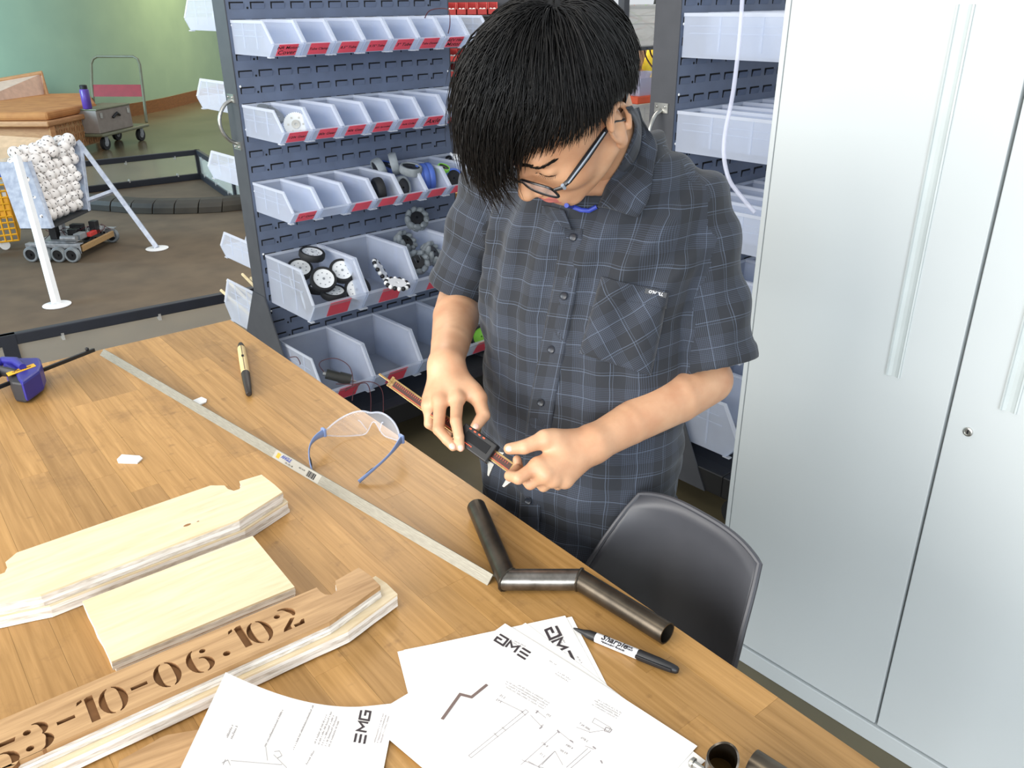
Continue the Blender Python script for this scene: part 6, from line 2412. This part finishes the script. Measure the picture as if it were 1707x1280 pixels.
# ------------------------------------------------------------------ practice field: mat, rails, ramp
M['mat'] = noise_mat('field_foam_mat', '#574a3a', '#665744', .8, 0, 5, bump=.05)
cfar, cnear = P(338, 300, 0), P(440, 470, 0)
n0, n1 = P(0, 577, .25), P(418, 494, .25)
n0.z = n1.z = 0
dN = (n1 - n0).normalized()
f0, f1 = P(150, 323, 0), P(337, 300, 0)
dFar = (f1 - f0).normalized()
nA = P(16, 575, .25); nA.z = 0; nA = nA - dN * 1.7
nearL = n0 - dN * 2.2; nearR = n1 + dN * .75
farL = f0 - dFar * 2.6; farR = f1
b = MB(); b.prism([q[:2] for q in (nearL, nearR, farR, farL)], 0.0, .012)
tag(b.build('foam_mat', M['mat'], world=True), 'grey brown foam floor mat inside the dark practice field rails', 'mat')
M['rail'] = plain('dark_navy_rail', '#23262f', .45)
M['pane'] = clear_mat('field_panel', '#d6d8cf', .10)


def field_wall(label, a, c, h, npan, w=.035):
    d = (c - a).normalized(); L = (c - a).length
    t = thing('field_wall', label, 'barrier', (a.x, a.y, 0), math.atan2(d.y, d.x))
    z0 = .012
    for nm, lo, hi in (('top_rail', h - .05, h), ('bottom_rail', z0, z0 + .06)):
        b = MB(); b.span((0, -w / 2, lo), (L, w / 2, hi)); b.build(nm, M['rail'], t, bevel=.004)
    for k in range(npan + 1):
        x = L * k / npan
        b = MB(); b.span((max(0, x - .03), -w / 2 - .002, z0), (min(L, x + .03), w / 2 + .002, h)); b.build('post', M['rail'], t)
        if k < npan:
            b = MB(); b.span((x + .03, -.003, z0 + .06), (x + L / npan - .03, .003, h - .05)); b.build('panel', M['pane'], t)
    b = MB()
    n = max(2, int(L / .42))
    for k in range(n):
        for zz, ex in ((h - .058, .02), (z0 + .06, .016)):
            b.span((L * (k + .5) / n - .006, -w / 2 - .003, zz - .012), (L * (k + .5) / n + .006, w / 2 + .003, zz + ex))
    b.build('clip', M['tote'], t)['kind'] = 'stuff'
    return t


field_wall('dark rail field wall nearest the bench with clear panels', nA, nA + dN * 5.1, .30, 3)
field_wall('dark rail field wall along the far side of the practice field', farL, farR, .30, 3)
field_wall('dark rail field wall running from the far corner behind the left rack', farR, farR + (n1 + dN * .75 - farR) * .9, .30, 3)
M['ramp'] = noise_mat('dark_rubber_ramp', '#2f2b25', '#3f3a31', .65, 0, 6)
tr = thing('tile_ramp', 'curved row of dark rubber ramp tiles on the field mat', 'ramp', tuple(P(270, 356, .012)))
xs = [(112, 346), (148, 350), (184, 353), (218, 356), (254, 357), (290, 357), (330, 356), (370, 354), (405, 350)]
for k in range(len(xs) - 1):
    a, c = P(*xs[k], .013), P(*xs[k + 1], .013)
    d = (c - a); bk = Vector((-d.y, d.x, 0)).normalized()
    if bk.y < 0: bk = -bk
    b = MB()
    rings = []
    for u in (0.02, .98):
        o = a + d * u
        pr = [(0, 0), (.0, .05), (.012, .085), (.05, .105), (.12, .11), (.16, .10), (.16, 0)]
        rings.append([o + bk * y + Vector((0, 0, z)) + d.normalized() * (.02 * (z / .1) if u > .5 else .02 * (z / .1)) for y, z in pr])
    b.loft(rings); b.build('rubber_tile', M['ramp'], tr, world=True, bevel=.004)

# ------------------------------------------------------------------ ball goal
M['ball'] = noise_mat('perforated_white_ball', '#e6e0dc', '#f6f3f0', .55, 0, 8)
M['goal_alu'] = noise_mat('goal_aluminium', '#a9b2c4', '#cdd4e0', .4, .5, 30)
M['goal_white'] = plain('white_goal_leg', '#eceef0', .4, v=.01)
gb0, gb1 = P(72, 376, .30), P(139, 346, .30)
gd = (gb1 - gb0); gw = gd.length; gd.normalize()
gn = Vector((gd.y, -gd.x, 0))
if gn.dot(Vector((-gb0.x, -gb0.y, 0))) < 0: gn = -gn            # towards the viewer
# lean of the tray found from its upper left corner
gt0 = PD(30, 262, float(np.dot(npv(gb0) - EYE, _fw)) + .06)
up = (gt0 - gb0); gh = up.length; upL = up.copy(); up.normalize()
upR = PD(126, 236, float(np.dot(npv(gb1) - EYE, _fw)) + .06) - gb1
goal = thing('ball_goal', 'aluminium ball goal frame with slanted legs standing on the foam mat', 'goal', tuple(P(130, 445, .012)))


def gp_(x, z, y=0):
    t_ = x / gw
    return gb0 + gd * x + (upL * (1 - t_) + upR * t_) * (z / gh) + gn * y


def gbar(name, a, c, w, mat, n=4):
    b = MB(); b.tube([a, c], w, n); return b.build(name, M[mat], goal, world=True)


def plate(name, pts, off, mat):
    b = MB(); b.loft([[q + off * -.5 for q in pts], [q + off * .5 for q in pts]]); return b.build(name, M[mat], goal, world=True)


plate('side_channel', [gp_(0, -.02, .05), gp_(0, -.02, -.16), gp_(0, gh * .93, -.16), gp_(0, gh * .93, .05)], gd * .006, 'goal_alu')
plate('side_channel', [gp_(0, -.02, .05), gp_(0.035, -.02, .05), gp_(0.035, gh * .93, .05), gp_(0, gh * .93, .05)], gn * .005, 'goal_alu')
plate('side_channel', [gp_(gw, -.02, .05), gp_(gw, -.02, -.16), gp_(gw, gh * .98, -.16), gp_(gw, gh * .98, .05)], gd * .006, 'goal_alu')
plate('side_channel', [gp_(gw, -.02, .05), gp_(gw - .03, -.02, .05), gp_(gw - .03, gh * .98, .05), gp_(gw, gh * .98, .05)], gn * .005, 'goal_alu')
plate('tray_floor', [gp_(0, -.02, .05), gp_(gw, -.02, .05), gp_(gw, -.02, -.16), gp_(0, -.02, -.16)], up * .012, 'rubber')
plate('back_net', [gp_(0, 0, -.16), gp_(gw, 0, -.16), gp_(gw, gh * .95, -.16), gp_(0, gh * .95, -.16)], gn * .003, 'pane')
fl, fr_ = P(95, 508, .016), P(262, 414, .016)
lt = PD(28, 262, float(np.dot(npv(gp_(0, gh, .07)) - EYE, _fw)) - .10)
b = MB(); b.tube([lt, fl + Vector((0, 0, .005))], .026, 4); b.build('leg', M['goal_white'], goal, world=True)
rt_ = gp_(gw, gh * 1.0, .02)
gbar('leg', rt_, fr_ + Vector((0, 0, .005)), .022, 'goal_alu')
b = MB(); mid = rt_.lerp(fr_, .46); b.tube([mid, gp_(gw, .05, .03)], .018, 4); b.build('brace', M['goal_alu'], goal, world=True)
for q in (fl, fr_):
    b = MB(); b.lathe([(.075, 0), (.078, .003), (.078, .006), (.01, .010)], 24, Matrix.Translation((q.x, q.y, .0125))); b.build('foot_disc', M['goal_white'], goal, world=True, smooth=True, angle=40)
bm0 = MB(); bm0.ball((0, 0, 0), .043, 18, 12)
dirs = [Vector((math.cos(a) * math.cos(e), math.sin(a) * math.cos(e), math.sin(e))) for e, n in ((-.6, 5), (0, 7), (.6, 5)) for a in [2 * PI * k / n + e for k in range(n)]]
bm0.m = 1
for dd in dirs:
    q = dd.to_track_quat('Z', 'Y').to_matrix().to_4x4()
    bm0.box((0, 0, .0428), (.0045, .013, .0012), q)
ballm = bm0.mesh('whiffle_ball', [M['ball'], M['void']], smooth=True, angle=40)
nb = 0
R_ = .040
rows_ = int(gh / .068)
for layer in range(2):
    for r_ in range(rows_ + 1):
        ncol = int((gw - .02) / .078)
        for c_ in range(ncol):
            x = .046 + .079 * c_ + (.036 if r_ % 2 else 0) + random.uniform(-.006, .006)
            if x > gw - .04: continue
            if layer and r_ < rows_ - 3: continue
            z = .045 + .068 * r_
            if z > gh * .84 and c_ % 3 == 0 and layer == 0: continue
            o = bpy.data.objects.new('whiffle_ball', ballm); COL.objects.link(o)
            o.location = gp_(x, z + random.uniform(-.005, .005), -.005 - .075 * layer + random.uniform(-.006, .006))
            o.rotation_euler = [random.uniform(0, 6.28) for _ in range(3)]
            tag(o, 'white perforated plastic ball heaped in the aluminium goal', 'ball', 'perforated balls in the goal'); nb += 1
for px in ((80, 236), (72, 247), (107, 243), (98, 236), (36, 262), (114, 232), (88, 252)):
    o = bpy.data.objects.new('whiffle_ball', ballm); COL.objects.link(o)
    o.location = PD(px[0], px[1], float(np.dot(npv(gp_(gw * .5, gh * .98, -.05)) - EYE, _fw)) + (.0 if px[0] < 90 else .12)); o.rotation_euler = [random.uniform(0, 6.28) for _ in range(3)]
    tag(o, 'white perforated plastic ball heaped in the aluminium goal', 'ball', 'perforated balls in the goal')

# ------------------------------------------------------------------ robot under the goal
w0, w1 = P(56, 436, .012), P(124, 437, .012)
rd = (w1 - w0); rl = rd.length; rd.normalize(); rn = Vector((-rd.y, rd.x, 0))
if rn.y < 0: rn = -rn
rob = thing('robot', 'small wheeled metal robot chassis parked under the ball goal', 'robot', tuple(w0), math.atan2(rd.y, rd.x))
sg = 1 if Vector((-rd.y, rd.x, 0)).dot(rn) > 0 else -1


def rbx(name, a, c, mat, bev=0.003, parent=None):
    b = MB(); b.span((a[0], a[1] * sg, a[2]), (c[0], c[1] * sg, c[2])); return b.build(name, M[mat], parent or rob, bevel=bev)


WR_ = .052
RD = max(.52, min(.90, (P(212, 412, .012) - w1).dot(rn)))
for side, y in ((0, 0.0), (1, RD)):
    for k in range(4):
        x = rl * k / 3
        if side == 1 and k < 2: pass
        b = MB(); q = Matrix.Translation((x, y * sg, WR_)) @ Matrix.Rotation(PI / 2, 4, 'X')
        b.lathe([(.036, -.018), (.047, -.018), (WR_, -.012), (WR_, .012), (.047, .018), (.036, .018), (.036, -.018)], 22, q, cap=False)
        w_ = b.build('wheel', M['grey_roll'], rob, smooth=True, angle=40)
        b = MB(); b.lathe([(.004, -.010), (.037, -.010), (.037, .010), (.004, .010), (.004, -.010)], 16, q, cap=False); b.tube([(x, (y - .024) * sg, WR_), (x, (y + .024) * sg, WR_)], .008, 8); b.build('hub', M['black'], w_, smooth=True, angle=40)
M['robot_alu'] = noise_mat('drilled_aluminium', '#8d9094', '#b7babd', .45, .6, 40)
for y in (.026, RD - .05):
    rbx('side_rail', (-.05, y, .05), (rl + .05, y + .006, .115), 'robot_alu'); rbx('side_rail', (-.05, y, .112), (rl + .05, y + .05, .118), 'robot_alu')
    b = MB()
    for k in range(14): b.box((-.03 + (rl + .06) * k / 13, (y - .001) * sg, .085), (.012, .002, .012))
    b.build('rail_hole', M['void'], rob)['kind'] = 'stuff'
M['plywood_bar'] = wood_mat('robot_plywood', '#9a7a50', '#b9986a', 20, (1, 8, 8))
rbx('cross_bar', (rl + .03, .05, .06), (rl + .05, RD - .05, .10), 'plywood_bar'); rbx('cross_bar', (-.05, .05, .06), (-.03, RD - .05, .10), 'robot_alu')
rbx('deck', (.0, .06, .118), (rl, RD - .06, .124), 'robot_alu')
for x, y, z, s, m in ((.08, .12, .124, (.05, .05, .12), 'black'), (.16, .2, .124, (.07, .05, .05), 'black'), (.25, .12, .124, (.05, .08, .04), 'grey_plastic'), (.12, .30, .124, (.09, .05, .06), 'rubber'), (.28, .28, .124, (.05, .05, .09), 'black'), (.02, .3, .124, (.05, .04, .16), 'robot_alu'), (.30, .2, .124, (.03, .12, .03), 'red')):
    rbx('module', (x, y, z), (x + s[0], y + s[1], z + s[2]), m, .004)
for x, y in ((.20, .06), (.24, .34)):
    b = MB(); b.tube([(x, y * sg, .15), (x + .11, y * sg, .15)], .020, 14); b.build('drive_motor', M['robot_alu'], rob, smooth=True)
for k in range(7):
    b = MB(); pts = [(.05 + .05 * k + .03 * math.sin(i * 1.2 + k), (.1 + .03 * k + .02 * i) * sg, .13 + .05 * math.sin(PI * i / 6)) for i in range(7)]
    b.tube(pts, .0025, 5); b.build('wire', M[('wire', 'black')[k % 2]], rob, smooth=True)

# ------------------------------------------------------------------ yellow crate at the left
t = thing('lattice_crate', 'yellow lattice crate with a blue rim behind the ball goal at the left', 'crate', tuple(P(-20, 405, .012)))
ca_ = P(32, 400, .08); cd_ = Vector((-1, .25, 0)).normalized(); cn_ = Vector((.25, 1, 0)).normalized()
for a, c in ((ca_, ca_ + cd_ * .5), (ca_, ca_ + cn_ * .36)):
    d = (c - a); L = d.length; d.normalize()
    rib = MB()
    for k in range(13):
        o = a + d * L * k / 12; rib.tube([o, o + Vector((0, 0, .44))], .007, 4)
    for k in range(11):
        z = .44 * k / 10; rib.tube([a + Vector((0, 0, z)), c + Vector((0, 0, z))], .007, 4)
    rib.build('lattice_side', M['yellow'], t, world=True)
for lo, hi, m in ((.16, .30, 'yellow'), (.305, .36, 'off_white'), (.44, .49, 'blue')):
    b = MB(); pts = [ca_ + cn_ * .01, ca_ + cd_ * .5 + cn_ * .01, ca_ + cd_ * .5 + cn_ * .34, ca_ + cn_ * .34]
    b.prism([q[:2] for q in pts], ca_.z + lo, ca_.z + hi); b.build('crate_band', M[m], t, world=True)
for q in (ca_ + cd_ * .1 + cn_ * .05, ca_ + cd_ * .4 + cn_ * .05):
    b = MB(); b.tube([q + Vector((0, -.012, -.035)), q + Vector((0, .012, -.035))], .033, 14); b.build('crate_wheel', M['white_plastic'], t, smooth=True, world=True)

# ------------------------------------------------------------------ wicker bench, backpack, board
SZ = .46
M['rattan'] = wood_mat('rattan_frame', '#a97448', '#c08c5c', 12, (1, 1, 5)); M['cushion'] = noise_mat('rust_cushion', '#a96d3c', '#bf8248', .85, 0, 6)
M['back_fabric'] = plain('pale_pink_fabric', '#d3b39f', .85); M['weave'] = noise_mat('woven_rattan', '#a5774e', '#c39a6d', .7, 0, 30, bump=.4)
pc, pr_, pbk, pbl = P(80, 206, SZ - .05), P(167, 187, SZ - .05), P(153, 168, SZ - .05), P(78, 170, SZ - .05)
lf_ = pc + (P(-60, 206, SZ - .05) - pc); lb_ = P(-60, 178, SZ - .05)
bn = thing('wicker_bench', 'wooden wicker-fronted bench with a rust cushion by the green wall', 'bench', (pc.x, pc.y, 0))


def flatp(name, pts, z0, z1, mat, bev=0.0):
    b = MB(); b.prism([q[:2] for q in pts], z0, z1); return b.build(name, M[mat], bn, world=True, bevel=bev)


flatp('seat_rim', [lf_, pc, pr_, pbk, pbl, lb_], SZ - .09, SZ - .03, 'rattan', .015)
inn = (pc + pr_ + pbk + pbl) / 4
flatp('cushion', [lf_, pc.lerp(inn, .06), pr_.lerp(inn, .08), pbk.lerp(inn, .05), pbl, lb_], SZ - .03, SZ + .06, 'cushion', .035)
wf0, wf1 = pc.lerp(inn, .08), pr_.lerp(inn, .10)
flatp('front_panel', [lf_.lerp(inn, .08), wf0, wf0.lerp(inn, .08), lf_.lerp(inn, .2)], .04, SZ - .09, 'rattan')
flatp('wicker_panel', [wf0, wf1, wf1.lerp(inn, .1), wf0.lerp(inn, .1)], .06, SZ - .09, 'weave')
d = (wf1 - wf0); outn = Vector((d.y, -d.x, 0)).normalized()
if outn.y > 0: outn = -outn
b = MB()
for i in range(9):
    for k in range(4):
        o = wf0 + d * ((i + .5 + .5 * (k % 2)) / 9.6) + outn * .012; o.z = 0; z = .08 + .085 * k
        pts = [o + d.normalized() * (.035 * math.cos(a)) + Vector((0, 0, z + .065 * math.sin(a))) for a in [PI * q / 6 for q in range(7)]]
        b.tube(pts, .005, 4)
b.build('woven_loop', M['rattan'], bn, world=True)['kind'] = 'stuff'
for q in (wf1, pbk.lerp(inn, .1), wf0):
    b = MB(); b.span((q.x - .03, q.y - .03, 0), (q.x + .03, q.y + .03, SZ - .09)); b.build('post', M['rattan'], bn, world=True, bevel=.006)
DB_ = float(np.dot(npv(P(78, 165, SZ)) - EYE, _fw))
tp = [PD(-90, 150, DB_ - .3), PD(70, 122, DB_)]
bp_ = [P(-90, 190, SZ), PD(80, 166, DB_)]
vn = Vector((.12, .2, 0))
b = MB(); b.loft([[bp_[0], bp_[1], tp[1], tp[0]], [q + vn * .2 for q in (bp_[0], bp_[1], tp[1], tp[0])]]); b.build('backrest', M['back_fabric'], bn, world=True)
b = MB(); b.tube([tp[0], tp[1], bp_[1]], .032, 8); b.build('back_frame', M['rattan'], bn, world=True, smooth=True)
M['pack'] = plain('black_nylon', '#1d1e1f', .7)
bq = P(58, 232, 0.0)
t = thing('backpack', 'black backpack leaning against the wicker bench', 'backpack', tuple(bq))
b = MB(); b.lathe([(.16, .0), (.21, .03), (.21, .16), (.18, .24), (.11, .29), (.02, .30)], 16, Matrix.Translation(bq) @ Matrix.Diagonal((1, .7, 1, 1))); b.build('bag_body', M['pack'], t, smooth=True, world=True)
b = MB(); b.tube([bq + Vector((-.09 + .18 * k / 8, -.02, .27 + .07 * math.sin(PI * k / 8))) for k in range(9)], .013, 6); b.build('top_handle', M['pack'], t, smooth=True, world=True)
b = MB(); b.lathe([(.11, 0), (.13, .02), (.12, .12), (.04, .16)], 12, Matrix.Translation(bq + Vector((-.02, -.12, .02))) @ Matrix.Diagonal((1, .5, 1, 1))); b.build('front_pocket', M['rubber'], t, smooth=True, world=True)
M['kraft'] = plain('tan_cardboard', '#d2a983', .8)
q0, q1, q2, q3 = PD(-40, 230, 8.9), PD(12, 222, 8.9), PD(72, 240, 9.0), PD(-40, 280, 8.9)
t = thing('cardboard_box', 'tan cardboard box behind the yellow crate and ball goal', 'box', tuple(Vector((q1.x, q1.y, .012))))
base = [Vector((q.x, q.y, 0)) for q in (q0, q2)]
bd = (base[1] - base[0]); bn_ = Vector((-bd.y, bd.x, 0)).normalized() * .35
if bn_.y < 0: bn_ = -bn_
b = MB(); hz = q2.z - .03; b.prism([v[:2] for v in (base[0], base[1], base[1] + bn_, base[0] + bn_)], .013, hz); b.build('carton', M['kraft'], t, world=True)
b = MB(); e0, e1 = base[0] + Vector((0, 0, hz)), base[1] + Vector((0, 0, hz)); fo = bn_ * .75 + Vector((0, 0, .10))
b.loft([[e0, e1, e1 + fo * .6, e0 + fo], [v + Vector((0, 0, .006)) for v in (e0, e1, e1 + fo * .6, e0 + fo)]]); b.build('carton_flap', M['kraft'], t, world=True)

# ------------------------------------------------------------------ platform trolley with box and bottle
M['olive_steel'] = plain('olive_steel_tube', '#6d6f58', .4); M['trolley_red'] = plain('trolley_red', '#8a2228', .5); M['grey_box'] = plain('grey_crate', '#8b8178', .6)
dz = .20
e0, e1 = P(172, 224, dz), P(249, 206, dz)
td = (e1 - e0); tw = td.length; td.normalize(); tb = Vector((-td.y, td.x, 0))
if tb.y < 0: tb = -tb
tro = thing('platform_trolley', 'platform trolley with an olive tube handle and a red cross panel', 'trolley', tuple(P(215, 228, 0)))
depth = .50
b = MB(); b.prism([q[:2] for q in (e0, e1, e1 + tb * depth, e0 + tb * depth)], dz - .035, dz); b.build('deck', M['olive_steel'], tro, world=True, bevel=.012)
Dh = float(np.dot(npv(e1 + tb * (depth - .04)) - EYE, _fw))
hp = [PD(243, 197, Dh), PD(238, 150, Dh), PD(233, 108, Dh), PD(229, 98, Dh), PD(222, 94, Dh), PD(162, 94, Dh), PD(155, 98, Dh), PD(152, 106, Dh), PD(153, 140, Dh), PD(158, 197, Dh)]
hp[0].z = dz; hp[-1].z = dz
b = MB(); b.tube(hp, .018, 10); b.build('handle', M['olive_steel'], tro, smooth=True, world=True)
pa = [PD(154, 141, Dh), PD(237, 141, Dh), PD(240, 161, Dh), PD(156, 161, Dh)]
b = MB(); ov = tb * .012; b.loft([[q - ov for q in pa], [q + ov for q in pa]]); b.build('cross_panel', M['trolley_red'], tro, world=True)
for fx, fy in ((.12, .08), (.88, .08), (.12, depth - .08), (.88, depth - .08)):
    c = e0 + td * (tw * fx) + tb * fy; c.z = .075
    b = MB(); b.tube([c - tb * .02, c + tb * .02], .075, 18); w_ = b.build('caster', M['rubber'], tro, smooth=True, world=True)
    b = MB(); b.tube([c - tb * .023, c + tb * .023], .035, 12); b.tube([c - tb * .026, c + Vector((0, 0, .09)) - tb * .026], .022, 6); b.build('caster_hub', M['grey_plastic'], w_, smooth=True, world=True)
g0 = e0 + td * .02 + tb * .05; g0.z = dz; g1 = g0 + td * (tw * .70)
hb_ = PD(168, 180, float(np.dot(npv(g0) - EYE, _fw))).z - dz
t = thing('grey_crate', 'grey lidded crate with a dark handle on the platform trolley', 'box', tuple(g0))
b = MB(); b.prism([q[:2] for q in (g0, g1, g1 + tb * .36, g0 + tb * .36)], dz + .001, dz + hb_ - .02); b.build('crate_body', M['grey_box'], t, world=True, bevel=.01)
b = MB(); b.prism([q[:2] for q in (g0 - tb * .01, g1 - tb * .01, g1 + tb * .37, g0 + tb * .37)], dz + hb_ - .02, dz + hb_); b.build('lid', M['olive_steel'], t, world=True, bevel=.006)
mid = g0.lerp(g1, .52) - tb * .012
b = MB(); b.tube([mid + td * -.07 + Vector((0, 0, hb_ * .55)), mid + Vector((0, 0, hb_ * .72)) - tb * .02, mid + td * .07 + Vector((0, 0, hb_ * .6))], .016, 6); b.build('carry_handle', M['black'], t, smooth=True, world=True)
for u in (.1, .9):
    b = MB(); o = g0.lerp(g1, u) - tb * .012 + Vector((0, 0, hb_ * .72)); b.box((0, 0, 0), (.03, .012, .06), Matrix.Translation(o)); b.build('latch', M['steel'], t, world=True)
o = g0 + td * .03 + tb * .12; o.z = dz + hb_
M['purple'] = plain('purple_flask', '#5b3f97', .35)
t = thing('water_bottle', 'purple water bottle with a black cap standing on the grey crate', 'bottle', tuple(o))
hh = .27
b = MB(); b.lathe([(.045, 0.001), (.052, .01), (.052, hh * .78), (.040, hh * .84)], 18); b.build('flask', M['purple'], t, smooth=True)
b = MB(); b.lathe([(.038, hh * .82), (.042, hh * .83), (.042, hh * .98), (.036, hh)], 16); b.build('cap', M['black'], t, smooth=True, angle=40)
